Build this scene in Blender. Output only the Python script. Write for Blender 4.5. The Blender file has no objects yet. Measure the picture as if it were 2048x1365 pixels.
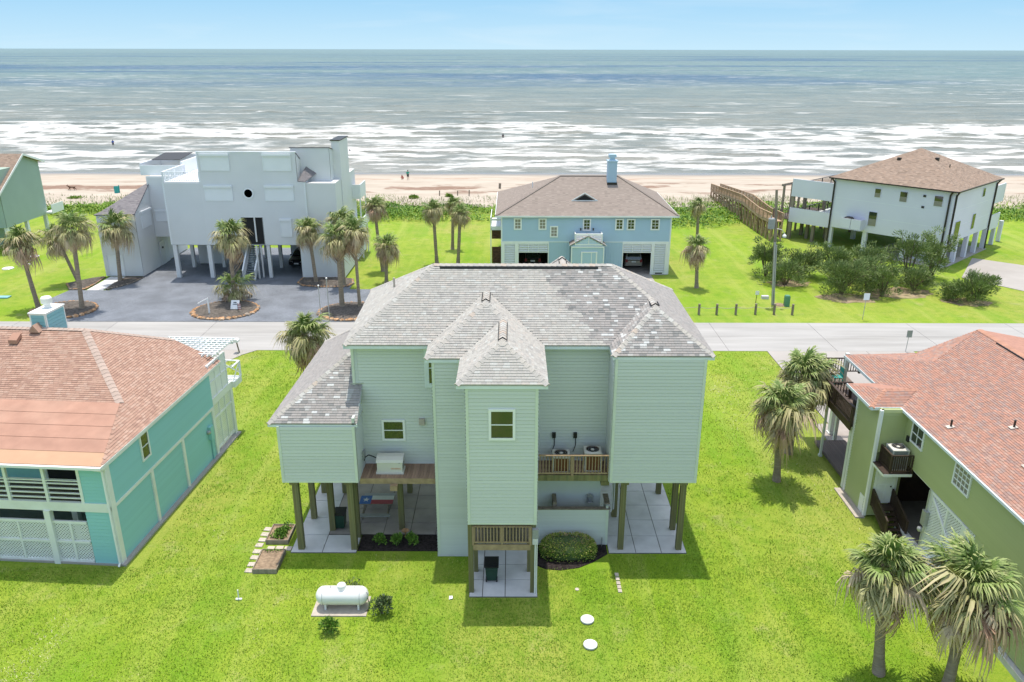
import bpy, math, random
import numpy as np
from mathutils import Vector, Matrix

# ------------------------------------------------------------------ camera, sky, sun, exposure
SC = bpy.context.scene
COL = SC.collection
R = random.Random(11)
rad = math.radians

cam_d = bpy.data.cameras.new('camera')
cam_d.sensor_width = 36.0
cam_d.lens = 28.0
cam_d.clip_start = 0.3
cam_d.clip_end = 200000.0
cam = bpy.data.objects.new('camera', cam_d)
COL.objects.link(cam)
cam.matrix_world = Matrix.Translation((0, 0, 24)) @ Matrix.Rotation(rad(90 - 20.117), 4, 'X') @ Matrix.Rotation(math.atan(4 / 2048), 4, 'Z')
SC.camera = cam

SUN_DIR = Vector((-0.02, 0.195, 1.0)).normalized()
sun_d = bpy.data.lights.new('sun', 'SUN')
sun_d.energy = 2.2
sun_d.angle = rad(0.53)
sun_d.color = (1.0, 0.925, 0.82)
sun = bpy.data.objects.new('sun', sun_d)
COL.objects.link(sun)
sun.rotation_euler = SUN_DIR.to_track_quat('Z', 'Y').to_euler()
sun.location = (0, 0, 60)

world = bpy.data.worlds.new('World')
SC.world = world
world.use_nodes = True
wn, wl = world.node_tree.nodes, world.node_tree.links
wn.clear()
w_out = wn.new('ShaderNodeOutputWorld')
w_bg = wn.new('ShaderNodeBackground')
w_sky = wn.new('ShaderNodeTexSky')
w_sky.sky_type = 'NISHITA'
w_sky.sun_disc = False
w_sky.sun_elevation = math.asin(SUN_DIR.z)
w_sky.sun_rotation = math.atan2(SUN_DIR.x, SUN_DIR.y)
w_sky.altitude = 0
w_sky.air_density = 1.0
w_sky.dust_density = 2.0
w_sky.ozone_density = 2.0
w_bg.inputs['Strength'].default_value = 0.15
w_geo = wn.new('ShaderNodeTexCoord')
w_sep = wn.new('ShaderNodeSeparateXYZ')
wl.new(w_geo.outputs['Generated'], w_sep.inputs[0])
w_ramp = wn.new('ShaderNodeValToRGB')
for pos, c in ((0.0, (0.57, 0.81, 0.96)), (0.06, (0.36, 0.665, 0.93)), (0.35, (0.24, 0.55, 0.90)), (1.0, (0.20, 0.50, 0.88))):
    e = w_ramp.color_ramp.elements[0] if pos == 0 else (w_ramp.color_ramp.elements[len(w_ramp.color_ramp.elements) - 1] if pos == 1 else w_ramp.color_ramp.elements.new(pos))
    e.position = pos
    e.color = (*c, 1)
wl.new(w_sep.outputs['Z'], w_ramp.inputs[0])
w_gain = wn.new('ShaderNodeVectorMath')
w_gain.operation = 'SCALE'
w_gain.inputs['Scale'].default_value = 3.52
wl.new(w_ramp.outputs[0], w_gain.inputs[0])
w_map = wn.new('ShaderNodeMapRange')
w_map.interpolation_type = 'SMOOTHSTEP'
w_map.inputs['From Min'].default_value = 0.10
w_map.inputs['From Max'].default_value = 0.50
wl.new(w_sep.outputs['Z'], w_map.inputs['Value'])
w_mul = wn.new('ShaderNodeMix')
w_mul.data_type = 'RGBA'
wl.new(w_map.outputs[0], w_mul.inputs['Factor'])
wl.new(w_gain.outputs[0], w_mul.inputs['A'])
wl.new(w_sky.outputs[0], w_mul.inputs['B'])
# thin streaks of high cloud
w_mp = wn.new('ShaderNodeMapping')
w_mp.inputs['Scale'].default_value = (3.0, 3.0, 26.0)
wl.new(w_geo.outputs['Generated'], w_mp.inputs[0])
w_no = wn.new('ShaderNodeTexNoise')
w_no.inputs['Scale'].default_value = 1.6
w_no.inputs['Detail'].default_value = 6
w_no.inputs['Distortion'].default_value = 0.6
wl.new(w_mp.outputs[0], w_no.inputs['Vector'])
w_cr = wn.new('ShaderNodeMapRange')
w_cr.inputs['From Min'].default_value = 0.5
w_cr.inputs['From Max'].default_value = 0.85
w_cr.inputs['To Max'].default_value = 0.30
wl.new(w_no.outputs[0], w_cr.inputs['Value'])
w_cl = wn.new('ShaderNodeMix')
w_cl.data_type = 'RGBA'
w_cl.inputs['B'].default_value = (3.0, 3.3, 3.45, 1)
w_fill_veil = wn.new('ShaderNodeMapRange')  # white veil added to the sky above the view, to brighten shaded walls
w_fill_veil.inputs['From Min'].default_value = 0.08
w_fill_veil.inputs['From Max'].default_value = 0.6
w_fill_veil.inputs['To Max'].default_value = 0.5
wl.new(w_sep.outputs['Z'], w_fill_veil.inputs['Value'])
w_add = wn.new('ShaderNodeMath')
w_add.operation = 'ADD'
w_add.use_clamp = True
wl.new(w_cr.outputs[0], w_add.inputs[0])
wl.new(w_fill_veil.outputs[0], w_add.inputs[1])
wl.new(w_add.outputs[0], w_cl.inputs['Factor'])
wl.new(w_mul.outputs['Result'], w_cl.inputs['A'])
wl.new(w_cl.outputs['Result'], w_bg.inputs['Color'])
wl.new(w_bg.outputs[0], w_out.inputs[0])

SC.view_settings.view_transform = 'Standard'
SC.view_settings.look = 'None'
SC.view_settings.gamma = 1.0
SC.view_settings.use_curve_mapping = False
SC.view_settings.exposure = 0.97
SC.render.engine = 'CYCLES'
SC.cycles.max_bounces = 8
SC.cycles.diffuse_bounces = 4
SC.cycles.glossy_bounces = 3
SC.cycles.use_denoising = True
SC.cycles.sample_clamp_indirect = 6.0

# ------------------------------------------------------------------ helpers
ORG = {}


class MB:
    """collects faces of one mesh"""
    def __init__(s):
        s.v, s.f, s.m, s.r, s.cuts = [], [], [], [], []

    def add(s, vs, fs, m=0, r=0.5):
        b = len(s.v)
        s.cuts.append((b, len(s.f)))
        s.v.extend([tuple(v) for v in vs])
        for f in fs:
            s.f.append([b + i for i in f])
            s.m.append(m)
            s.r.append(r)
        return s

    def box(s, x0, x1, y0, y1, z0, z1, m=0, r=0.5):
        vs = [(x, y, z) for z in (z0, z1) for y in (y0, y1) for x in (x0, x1)]
        return s.add(vs, [(0, 2, 3, 1), (4, 5, 7, 6), (0, 1, 5, 4), (2, 6, 7, 3), (0, 4, 6, 2), (1, 3, 7, 5)], m, r)

    def beam(s, p, q, w, h, m=0, up=None, r=0.5):
        p, q = Vector(p), Vector(q)
        d = (q - p).normalized()
        u = Vector(up) if up else (Vector((0, 0, 1)) if abs(d.z) < 0.95 else Vector((0, 1, 0)))
        a = d.cross(u).normalized()
        b = a.cross(d).normalized()
        vs = []
        for c in (p, q):
            for sb in (-1, 1):
                for sa in (-1, 1):
                    vs.append(c + a * (sa * w / 2) + b * (sb * h / 2))
        return s.add(vs, [(0, 1, 3, 2), (4, 6, 7, 5), (0, 4, 5, 1), (2, 3, 7, 6), (0, 2, 6, 4), (1, 5, 7, 3)], m, r)

    def tube(s, pts, rs, n=8, m=0, cap=True):
        s.cuts.append((len(s.v), len(s.f)))
        pts = [Vector(p) for p in pts]
        if not isinstance(rs, (list, tuple)):
            rs = [rs] * len(pts)
        b = len(s.v)
        prev = None
        for i, p in enumerate(pts):
            d = (pts[min(i + 1, len(pts) - 1)] - pts[max(i - 1, 0)]).normalized()
            ref = Vector((0, 0, 1)) if abs(d.z) < 0.9 else Vector((1, 0, 0))
            if prev is not None:
                ref = prev
            a = (ref - d * ref.dot(d)).normalized()
            prev = a
            c = d.cross(a)
            for k in range(n):
                t = 2 * math.pi * k / n
                s.v.append(tuple(p + (a * math.cos(t) + c * math.sin(t)) * rs[i]))
        for i in range(len(pts) - 1):
            for k in range(n):
                k2 = (k + 1) % n
                s.f.append([b + i * n + k, b + i * n + k2, b + (i + 1) * n + k2, b + (i + 1) * n + k])
                s.m.append(m)
                s.r.append(0.5)
        if cap:
            for row in (0, len(pts) - 1):
                s.f.append([b + row * n + k for k in range(n)])
                s.m.append(m)
                s.r.append(0.5)
        return s

    def lathe(s, prof, c, n=16, m=0, axis='Z', cap=True):
        s.cuts.append((len(s.v), len(s.f)))
        b = len(s.v)
        for (r, h) in prof:
            for k in range(n):
                t = 2 * math.pi * k / n
                if axis == 'Z':
                    s.v.append((c[0] + r * math.cos(t), c[1] + r * math.sin(t), c[2] + h))
                else:
                    s.v.append((c[0] + h, c[1] + r * math.cos(t), c[2] + r * math.sin(t)))
        for i in range(len(prof) - 1):
            for k in range(n):
                k2 = (k + 1) % n
                s.f.append([b + i * n + k, b + i * n + k2, b + (i + 1) * n + k2, b + (i + 1) * n + k])
                s.m.append(m)
                s.r.append(0.5)
        for row in ((0, len(prof) - 1) if cap else ()):
            if prof[row][0] > 1e-4:
                s.f.append([b + row * n + k for k in range(n)])
                s.m.append(m)
                s.r.append(0.5)
        return s

    def prism(s, pts, vec, m=0, r=0.5):
        pts = [Vector(p) for p in pts]
        vec = Vector(vec)
        n = len(pts)
        vs = pts + [p + vec for p in pts]
        fs = [tuple(range(n)), tuple(range(2 * n - 1, n - 1, -1))]
        fs += [(i, i + n, (i + 1) % n + n, (i + 1) % n) for i in range(n)]
        return s.add(vs, fs, m, r)

    def mesh(s, name, mats, off=(0, 0, 0), smooth=False):
        me = bpy.data.meshes.new(name)
        o = Vector(off)
        me.from_pydata([tuple(Vector(v) - o) for v in s.v], [], s.f)
        if not isinstance(mats, (list, tuple)):
            mats = [mats]
        for mt in mats:
            me.materials.append(mt)
        if len(mats) > 1:
            me.polygons.foreach_set('material_index', s.m)
        at = me.attributes.new('rnd', 'FLOAT', 'FACE')
        at.data.foreach_set('value', s.r)
        if smooth:
            me.polygons.foreach_set('use_smooth', [True] * len(s.f))
        me.update()
        return me


def root(o):
    while o.parent:
        o = o.parent
    return o


def thing(name, label, cat, loc=(0, 0, 0), rz=0, group=None, world=True):
    o = bpy.data.objects.new(name, None)
    o.empty_display_size = 0.5
    COL.objects.link(o)
    o.location = loc
    o.rotation_euler = (0, 0, rz)
    o['label'] = label
    o['category'] = cat
    if group:
        o['group'] = group
    ORG[o.name] = Vector(loc) if world else Vector((0, 0, 0))
    return o


def tag(o, label, cat, group=None):
    o['label'] = label
    o['category'] = cat
    if group:
        o['group'] = group
    return o


SPLIT = {'corner_board', 'lattice_frame', 'post', 'inner_post', 'door_jamb', 'soffit', 'fascia', 'wall_vent', 'wall_lamp', 'disconnect_box', 'header_frame', 'door_frame', 'balcony_post', 'deck_box', 'roof_vent', 'batten', 'leg', 'joist',
         'garage_frame', 'band_board', 'column_base', 'store_wall', 'infill_wall', 'backing', 'sill_wall', 'side_louvre', 'guide_rail', 'shelf_side', 'barge_board', 'gutter', 'cross_brace', 'stringer', 'side_screen', 'house_body', 'panel_joint', 'balcony_rail', 'bumper',
         'roof_rail', 'number_plate', 'garage_back', 'stair_hall', 'stripe', 'conduit', 'valve', 'print', 'flashing', 'dormer_trim', 'chimney_cap', 'cabinet', 'deck', 'balcony', 'beam', 'chain', 'meter_box', 'downpipe'}


def make(name, mb, mats, parent=None, kind=None, smooth=False, label=None, at=None):
    if parent and name in SPLIT and len(mb.cuts) > 1 and not kind:
        first = None
        ends = mb.cuts[1:] + [(len(mb.v), len(mb.f))]
        for (v0, f0), (v1, f1) in zip(mb.cuts, ends):
            q = MB()
            q.add(mb.v[v0:v1], [[i - v0 for i in f] for f in mb.f[f0:f1]])
            o = make(name, q, mats, parent, None, smooth, label, at)
            first = first or o
        return first
    off = ORG[root(parent).name] if parent else Vector(at or (0, 0, 0))
    o = bpy.data.objects.new(name, mb.mesh(name, mats, off, smooth))
    COL.objects.link(o)
    if parent:
        o.parent = parent
    else:
        o.location = off
        ORG[o.name] = off
    if kind:
        o['kind'] = kind
    if label:
        o['label'] = label
    return o


def piece(name, me, parent, mtx, kind=None):
    o = bpy.data.objects.new(name, me)
    COL.objects.link(o)
    o.parent = parent
    o.matrix_basis = Matrix.Translation(-ORG[root(parent).name]) @ mtx
    return o


def T(x, y, z):
    return Matrix.Translation((x, y, z))


def RZ(a):
    return Matrix.Rotation(a, 4, 'Z')


def S(x, y, z):
    return Matrix.Diagonal((x, y, z, 1))


def copy_tree(o, parent=None):
    c = o.copy()
    COL.objects.link(c)
    if parent:
        c.parent = parent
    else:
        ORG[c.name] = ORG[o.name]
    for ch in list(o.children):
        copy_tree(ch, c)
    return c


# ------------------------------------------------------------------ materials
def new_mat(name):
    m = bpy.data.materials.new(name)
    m.use_nodes = True
    nt = m.node_tree
    return m, nt.nodes, nt.links, nt.nodes['Principled BSDF']


def mat(name, col, rough=0.7, var=0.1, scale=2.0, stretch=(1, 1, 1), bump=0.0, bscale=30.0, spec=0.4, dirt=None, dirt_amt=0.3, objrand=0.0, rnd=0.0, metal=0.0, cols=None, detail=5):
    """principled with noise variation; cols = colour list picked by 'rnd' attribute / object random"""
    m, n, l, b = new_mat(name)
    b.inputs['Roughness'].default_value = rough
    b.inputs['Specular IOR Level'].default_value = spec
    b.inputs['Metallic'].default_value = metal
    tc = n.new('ShaderNodeTexCoord')
    mp = n.new('ShaderNodeMapping')
    mp.inputs['Scale'].default_value = stretch
    l.new(tc.outputs['Object'], mp.inputs[0])
    no = n.new('ShaderNodeTexNoise')
    no.inputs['Scale'].default_value = scale
    no.inputs['Detail'].default_value = detail
    l.new(mp.outputs[0], no.inputs['Vector'])
    mr = n.new('ShaderNodeMapRange')
    mr.inputs['From Min'].default_value = 0.3
    mr.inputs['From Max'].default_value = 0.7
    mr.inputs['To Min'].default_value = 1 - var
    mr.inputs['To Max'].default_value = 1 + var
    l.new(no.outputs[0], mr.inputs['Value'])
    val = mr.outputs[0]
    if rnd or objrand:
        if rnd:
            at = n.new('ShaderNodeAttribute')
            at.attribute_name = 'rnd'
            src = at.outputs['Fac']
            amt = rnd
        else:
            oi = n.new('ShaderNodeObjectInfo')
            src = oi.outputs['Random']
            amt = objrand
        m2 = n.new('ShaderNodeMapRange')
        m2.inputs['To Min'].default_value = 1 - amt
        m2.inputs['To Max'].default_value = 1 + amt
        l.new(src, m2.inputs['Value'])
        mu = n.new('ShaderNodeMath')
        mu.operation = 'MULTIPLY'
        l.new(val, mu.inputs[0])
        l.new(m2.outputs[0], mu.inputs[1])
        val = mu.outputs[0]
    if cols:
        if not (rnd or objrand):
            at = n.new('ShaderNodeAttribute')
            at.attribute_name = 'rnd'
            src = at.outputs['Fac']
        cr = n.new('ShaderNodeValToRGB')
        cr.color_ramp.interpolation = 'CONSTANT'
        while len(cr.color_ramp.elements) < len(cols):
            cr.color_ramp.elements.new(0.5)
        for e, (pos, c) in zip(cr.color_ramp.elements, cols):
            e.position = pos
            e.color = (*c, 1)
        l.new(src, cr.inputs[0])
        base = cr.outputs[0]
    else:
        rg = n.new('ShaderNodeRGB')
        rg.outputs[0].default_value = (*col, 1)
        base = rg.outputs[0]
    if dirt:
        n2 = n.new('ShaderNodeTexNoise')
        n2.inputs['Scale'].default_value = scale * 0.35
        n2.inputs['Detail'].default_value = 8
        n2.inputs['Roughness'].default_value = 0.65
        l.new(mp.outputs[0], n2.inputs['Vector'])
        m3 = n.new('ShaderNodeMapRange')
        m3.inputs['From Min'].default_value = 0.48
        m3.inputs['From Max'].default_value = 0.68
        m3.inputs['To Max'].default_value = dirt_amt
        l.new(n2.outputs[0], m3.inputs['Value'])
        mx = n.new('ShaderNodeMix')
        mx.data_type = 'RGBA'
        l.new(m3.outputs[0], mx.inputs['Factor'])
        l.new(base, mx.inputs['A'])
        mx.inputs['B'].default_value = (*dirt, 1)
        base = mx.outputs['Result']
    sc = n.new('ShaderNodeVectorMath')
    sc.operation = 'SCALE'
    l.new(base, sc.inputs[0])
    l.new(val, sc.inputs['Scale'])
    l.new(sc.outputs[0], b.inputs['Base Color'])
    if bump:
        n3 = n.new('ShaderNodeTexNoise')
        n3.inputs['Scale'].default_value = bscale
        n3.inputs['Detail'].default_value = 4
        l.new(mp.outputs[0], n3.inputs['Vector'])
        bp = n.new('ShaderNodeBump')
        bp.inputs['Strength'].default_value = bump
        bp.inputs['Distance'].default_value = 0.02
        l.new(n3.outputs[0], bp.inputs['Height'])
        l.new(bp.outputs[0], b.inputs['Normal'])
    return m


K = {}
K['sage'] = mat('sage_siding', (0.61, 0.645, 0.61), 0.55, 0.05, 0.6, dirt=(0.56, 0.60, 0.58), dirt_amt=0.35, objrand=0.03)
K['sage_trim'] = mat('sage_trim', (0.64, 0.69, 0.60), 0.5, 0.05, 1.5)
K['fascia'] = mat('fascia_paint', (0.68, 0.74, 0.76), 0.5, 0.06, 1.5)
K['white'] = mat('white_paint', (0.82, 0.83, 0.83), 0.45, 0.04, 1.0, dirt=(0.62, 0.62, 0.58), dirt_amt=0.25)
K['offwhite'] = mat('soft_white_paint', (0.78, 0.80, 0.76), 0.5, 0.05, 1.0, dirt=(0.5, 0.52, 0.42), dirt_amt=0.3)
K['post'] = mat('treated_timber', (0.20, 0.18, 0.085), 0.8, 0.3, 3, (2, 2, 0.25), 0.4, 30, 0.2, dirt=(0.10, 0.15, 0.085), dirt_amt=0.7, objrand=0.15)
K['postgrey'] = mat('weathered_timber', (0.26, 0.22, 0.17), 0.85, 0.25, 3, (2, 2, 0.3), 0.4, 30, 0.2, objrand=0.15)
K['deck'] = mat('deck_boards', (0.30, 0.20, 0.14), 0.75, 0.2, 3, (3, 0.5, 1), 0.3, 25, 0.25, objrand=0.22)
K['rail'] = mat('rail_timber', (0.36, 0.26, 0.16), 0.75, 0.2, 4, (1, 1, 1), 0.2, 25, 0.25, objrand=0.12)
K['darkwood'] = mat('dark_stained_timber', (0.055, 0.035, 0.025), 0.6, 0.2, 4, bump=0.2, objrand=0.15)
K['greywood'] = mat('grey_deck_timber', (0.16, 0.125, 0.105), 0.8, 0.2, 4, bump=0.2, objrand=0.15)
K['brownwood'] = mat('boardwalk_timber', (0.40, 0.275, 0.175), 0.8, 0.25, 3, bump=0.2, objrand=0.18)
K['conc'] = mat('pale_concrete', (0.60, 0.60, 0.60), 0.85, 0.1, 1.2, bump=0.15, bscale=40, dirt=(0.45, 0.45, 0.44), dirt_amt=0.5, objrand=0.05)
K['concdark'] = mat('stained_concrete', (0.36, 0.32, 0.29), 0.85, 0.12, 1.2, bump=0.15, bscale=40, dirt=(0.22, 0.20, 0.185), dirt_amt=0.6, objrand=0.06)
K['joint'] = mat('dark_joint', (0.13, 0.12, 0.11), 0.95, 0.15, 3)
K['road'] = mat('road_concrete', (0.375, 0.365, 0.35), 0.85, 0.10, 0.5, (0.25, 2.2, 1), 0.1, 30, dirt=(0.27, 0.26, 0.24), dirt_amt=0.55, objrand=0.03)
K['drive'] = mat('driveway_concrete', (0.37, 0.345, 0.32), 0.85, 0.07, 0.4, bump=0.1, dirt=(0.33, 0.295, 0.265), dirt_amt=0.5, objrand=0.04)
K['black'] = mat('black_plastic', (0.015, 0.015, 0.017), 0.45, 0.1, 5)
K['darkmetal'] = mat('dark_brown_metal', (0.035, 0.028, 0.022), 0.45, 0.1, 5)
K['grey'] = mat('grey_box_paint', (0.30, 0.31, 0.31), 0.5, 0.1, 4)
K['steel'] = mat('galvanised_steel', (0.42, 0.43, 0.44), 0.45, 0.1, 6, metal=0.4)
K['ac'] = mat('air_conditioner_enamel', (0.62, 0.60, 0.55), 0.5, 0.06, 3)
K['coil'] = mat('copper_coil_fins', (0.20, 0.075, 0.03), 0.6, 0.3, 12, (1, 1, 6))
K['tank'] = mat('white_tank_enamel', (0.80, 0.80, 0.78), 0.3, 0.03, 1.5, dirt=(0.66, 0.62, 0.55), dirt_amt=0.25)
K['gen'] = mat('beige_plastic', (0.66, 0.64, 0.57), 0.45, 0.03, 2)
K['bin'] = mat('dark_green_plastic', (0.012, 0.05, 0.03), 0.45, 0.12, 4)
K['mulch'] = mat('black_mulch', (0.035, 0.028, 0.027), 0.95, 0.6, 9, bump=1.0, bscale=22, spec=0.1)
K['bedmulch'] = mat('grey_brown_mulch', (0.13, 0.115, 0.10), 0.95, 0.4, 5, bump=1.0, bscale=12, spec=0.1, dirt=(0.06, 0.05, 0.045), dirt_amt=0.5)
K['soil'] = mat('dry_soil', (0.30, 0.22, 0.15), 0.95, 0.3, 6, bump=0.8, bscale=20, spec=0.1, dirt=(0.16, 0.12, 0.08), dirt_amt=0.5)
K['rock'] = mat('orange_sandstone', (0.40, 0.23, 0.12), 0.85, 0.35, 3, bump=0.6, bscale=8, spec=0.2, dirt=(0.48, 0.40, 0.30), dirt_amt=0.9, objrand=0.3)
K['rockgrey'] = mat('grey_fieldstone', (0.30, 0.25, 0.20), 0.85, 0.35, 3, bump=0.6, bscale=8, spec=0.2, objrand=0.3)
K['stone'] = mat('pale_paving_stone', (0.50, 0.44, 0.38), 0.85, 0.12, 4, bump=0.2, objrand=0.12)
K['teal'] = mat('teal_siding', (0.29, 0.59, 0.58), 0.55, 0.05, 0.5, objrand=0.025)
K['chimblue'] = mat('chimney_blue_siding', (0.22, 0.45, 0.50), 0.55, 0.05, 0.8, objrand=0.03)
K['green'] = mat('olive_green_siding', (0.43, 0.47, 0.22), 0.55, 0.05, 0.6, objrand=0.025)
K['whitewall'] = mat('cool_white_siding', (0.73, 0.73, 0.725), 0.55, 0.03, 0.4, dirt=(0.7, 0.72, 0.73), dirt_amt=0.4, objrand=0.02)
K['shutter'] = mat('white_roller_shutter', (0.82, 0.84, 0.86), 0.45, 0.02, 1)
K['blue'] = mat('powder_blue_siding', (0.43, 0.57, 0.69), 0.55, 0.03, 0.4, objrand=0.02)
K['palewall'] = mat('pale_grey_panel_wall', (0.73, 0.72, 0.82), 0.55, 0.03, 0.3)
K['farsage'] = mat('far_green_siding', (0.36, 0.46, 0.38), 0.55, 0.04, 0.4)
K['glass'] = mat('window_glass', (0.02, 0.03, 0.025), 0.03, 0.1, 1, spec=1.0)
K['glass'].node_tree.nodes['Principled BSDF'].inputs['IOR'].default_value = 1.55
K['blind'] = mat('window_with_blinds', (0.26, 0.24, 0.21), 0.15, 0.12, 2, (1, 1, 14), spec=0.8)
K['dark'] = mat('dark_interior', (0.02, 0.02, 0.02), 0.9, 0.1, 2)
K['ridgecap_b'] = mat('pale_ridge_shingle', (0.42, 0.39, 0.35), 0.9, 0.12, 6, bump=0.3, bscale=60, cols=[(0, (0.42, 0.40, 0.37)), (0.4, (0.44, 0.41, 0.37)), (0.82, (0.45, 0.38, 0.32)), (0.9, (0.47, 0.46, 0.43))], objrand=0.06)
K['vent'] = mat('black_ridge_vent', (0.02, 0.02, 0.022), 0.6, 0.1, 5)
K['hose'] = mat('black_rubber_hose', (0.012, 0.012, 0.012), 0.5, 0.1, 5)
K['shg_pale'] = mat('pale_weathered_shingle', (0.4, 0.4, 0.4), 0.92, 0.10, 5, bump=0.35, bscale=70, spec=0.2, cols=[(0, (0.345, 0.335, 0.315)), (0.10, (0.385, 0.37, 0.345)), (0.35, (0.40, 0.385, 0.355)), (0.65, (0.415, 0.405, 0.375)), (0.84, (0.425, 0.395, 0.36)), (0.93, (0.445, 0.445, 0.42))])
K['shg_grey'] = mat('grey_blend_shingle', (0.3, 0.3, 0.3), 0.92, 0.10, 5, bump=0.35, bscale=70, spec=0.2, cols=[(0, (0.215, 0.215, 0.21)), (0.09, (0.29, 0.28, 0.27)), (0.36, (0.315, 0.295, 0.28)), (0.62, (0.335, 0.315, 0.30)), (0.86, (0.39, 0.385, 0.37)), (0.94, (0.52, 0.53, 0.52))])
K['shg_red'] = mat('faded_red_brown_shingle', (0.4, 0.2, 0.15), 0.92, 0.10, 3, bump=0.35, bscale=70, spec=0.2, cols=[(0, (0.355, 0.22, 0.17)), (0.15, (0.40, 0.25, 0.19)), (0.5, (0.425, 0.275, 0.21)), (0.8, (0.445, 0.30, 0.235))])
K['shg_rust'] = mat('rust_blend_shingle', (0.4, 0.2, 0.15), 0.92, 0.10, 3, bump=0.35, bscale=70, spec=0.2, cols=[(0, (0.31, 0.20, 0.17)), (0.18, (0.365, 0.21, 0.16)), (0.5, (0.405, 0.22, 0.165)), (0.75, (0.385, 0.25, 0.20)), (0.9, (0.32, 0.225, 0.195))])
K['rolled'] = mat('salmon_rolled_roofing', (0.39, 0.225, 0.165), 0.9, 0.10, 1.2, (1, 1, 1), 0.2, 60, 0.2, dirt=(0.44, 0.275, 0.205), dirt_amt=0.6, objrand=0.04)
K['rolled2'] = mat('orange_metal_edge', (0.47, 0.29, 0.18), 0.8, 0.06, 1.2)


def far_roof(name, cols, sx=0.32, sy=0.16):
    """roof too far for single shingles to be told apart: colour blend only"""
    m, n, l, b = new_mat(name)
    b.inputs['Roughness'].default_value = 0.9
    b.inputs['Specular IOR Level'].default_value = 0.2
    tc = n.new('ShaderNodeTexCoord')
    mp = n.new('ShaderNodeMapping')
    mp.inputs['Scale'].default_value = (1 / sx, 1 / sx, 1 / (sy * 0.5))
    l.new(tc.outputs['Object'], mp.inputs[0])
    no = n.new('ShaderNodeTexWhiteNoise')
    sn = n.new('ShaderNodeVectorMath')
    sn.operation = 'FLOOR'
    l.new(mp.outputs[0], sn.inputs[0])
    l.new(sn.outputs[0], no.inputs['Vector'])
    cr = n.new('ShaderNodeValToRGB')
    while len(cr.color_ramp.elements) < len(cols):
        cr.color_ramp.elements.new(0.5)
    for i, (e, c) in enumerate(zip(cr.color_ramp.elements, cols)):
        e.position = i / (len(cols) - 1)
        e.color = (*c, 1)
    l.new(no.outputs['Value'], cr.inputs[0])
    l.new(cr.outputs[0], b.inputs['Base Color'])
    return m


K['roof_brown'] = far_roof('brown_asphalt_shingle', [(0.20, 0.15, 0.115), (0.31, 0.225, 0.17), (0.25, 0.19, 0.15), (0.36, 0.27, 0.21)])
K['roof_taupe'] = far_roof('taupe_asphalt_shingle', [(0.22, 0.185, 0.16), (0.27, 0.225, 0.195), (0.25, 0.21, 0.18), (0.30, 0.255, 0.22)])
K['roof_grey'] = far_roof('grey_asphalt_shingle', [(0.15, 0.14, 0.15), (0.22, 0.205, 0.21), (0.19, 0.18, 0.185), (0.25, 0.23, 0.235)])

# ------------------------------------------------------------------ builders shared by the houses
UBOARD = {}


def uboard(m):
    if m.name not in UBOARD:
        b = MB()
        b.add([(0, -0.065, 0), (1, -0.065, 0), (1, -0.045, 1), (0, -0.045, 1), (0, -0.02, 0), (1, -0.02, 0), (1, -0.02, 1), (0, -0.02, 1)],
              [(0, 1, 2, 3), (0, 4, 5, 1), (0, 3, 7, 4), (1, 5, 6, 2), (3, 2, 6, 7)])
        UBOARD[m.name] = b.mesh('siding_board', m)
    return UBOARD[m.name]


def siding(wall, p0, p1, z0, z1, m, e=0.172, poly=None, ind=True, holes=()):
    """lap boards on a wall that runs p0->p1 (outside on the right hand)"""
    p0, p1 = Vector((p0[0], p0[1], 0)), Vector((p1[0], p1[1], 0))
    L = (p1 - p0).length
    d = (p1 - p0) / L
    ang = math.atan2(d.y, d.x)
    nrm = Vector((d.y, -d.x, 0))
    n = max(1, round((z1 - z0) / e))
    ee = (z1 - z0) / n
    ub = uboard(m)
    acc = MB()
    for k in range(n):
        za, zb = z0 + k * ee, z0 + (k + 1) * ee
        zm = (za + zb) / 2
        spans = [(0.0, L)]
        if poly:
            us = []
            for i in range(len(poly)):
                (ua, qa), (uc, qc) = poly[i], poly[(i + 1) % len(poly)]
                if (qa - zm) * (qc - zm) < 0:
                    us.append(ua + (uc - ua) * (zm - qa) / (qc - qa))
            if len(us) < 2:
                continue
            spans = [(min(us), max(us))]
        for (ha, hb, hza, hzb) in holes:
            if hza < zm < hzb:
                ns = []
                for (a, b2) in spans:
                    if hb <= a or ha >= b2:
                        ns.append((a, b2))
                        continue
                    if ha > a:
                        ns.append((a, ha))
                    if hb < b2:
                        ns.append((hb, b2))
                spans = ns
        for (a, b2) in spans:
            if b2 - a < 0.05:
                continue
            if ind:
                q = p0 + d * a
                piece('siding_board', ub, wall, T(q.x, q.y, za) @ RZ(ang) @ S(b2 - a, 1, ee * 0.915))
            else:
                qa, qb = p0 + d * a, p0 + d * b2
                o1, o2 = nrm * 0.05, nrm * 0.004
                acc.add([qa + o1 + Vector((0, 0, za)), qb + o1 + Vector((0, 0, za)), qb + o2 + Vector((0, 0, zb)), qa + o2 + Vector((0, 0, zb)), qa + Vector((0, 0, za)), qb + Vector((0, 0, za))],
                        [(0, 1, 2, 3), (0, 4, 5, 1)])
    if not ind and acc.f:
        make('siding', acc, m, wall, kind='stuff')


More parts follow.
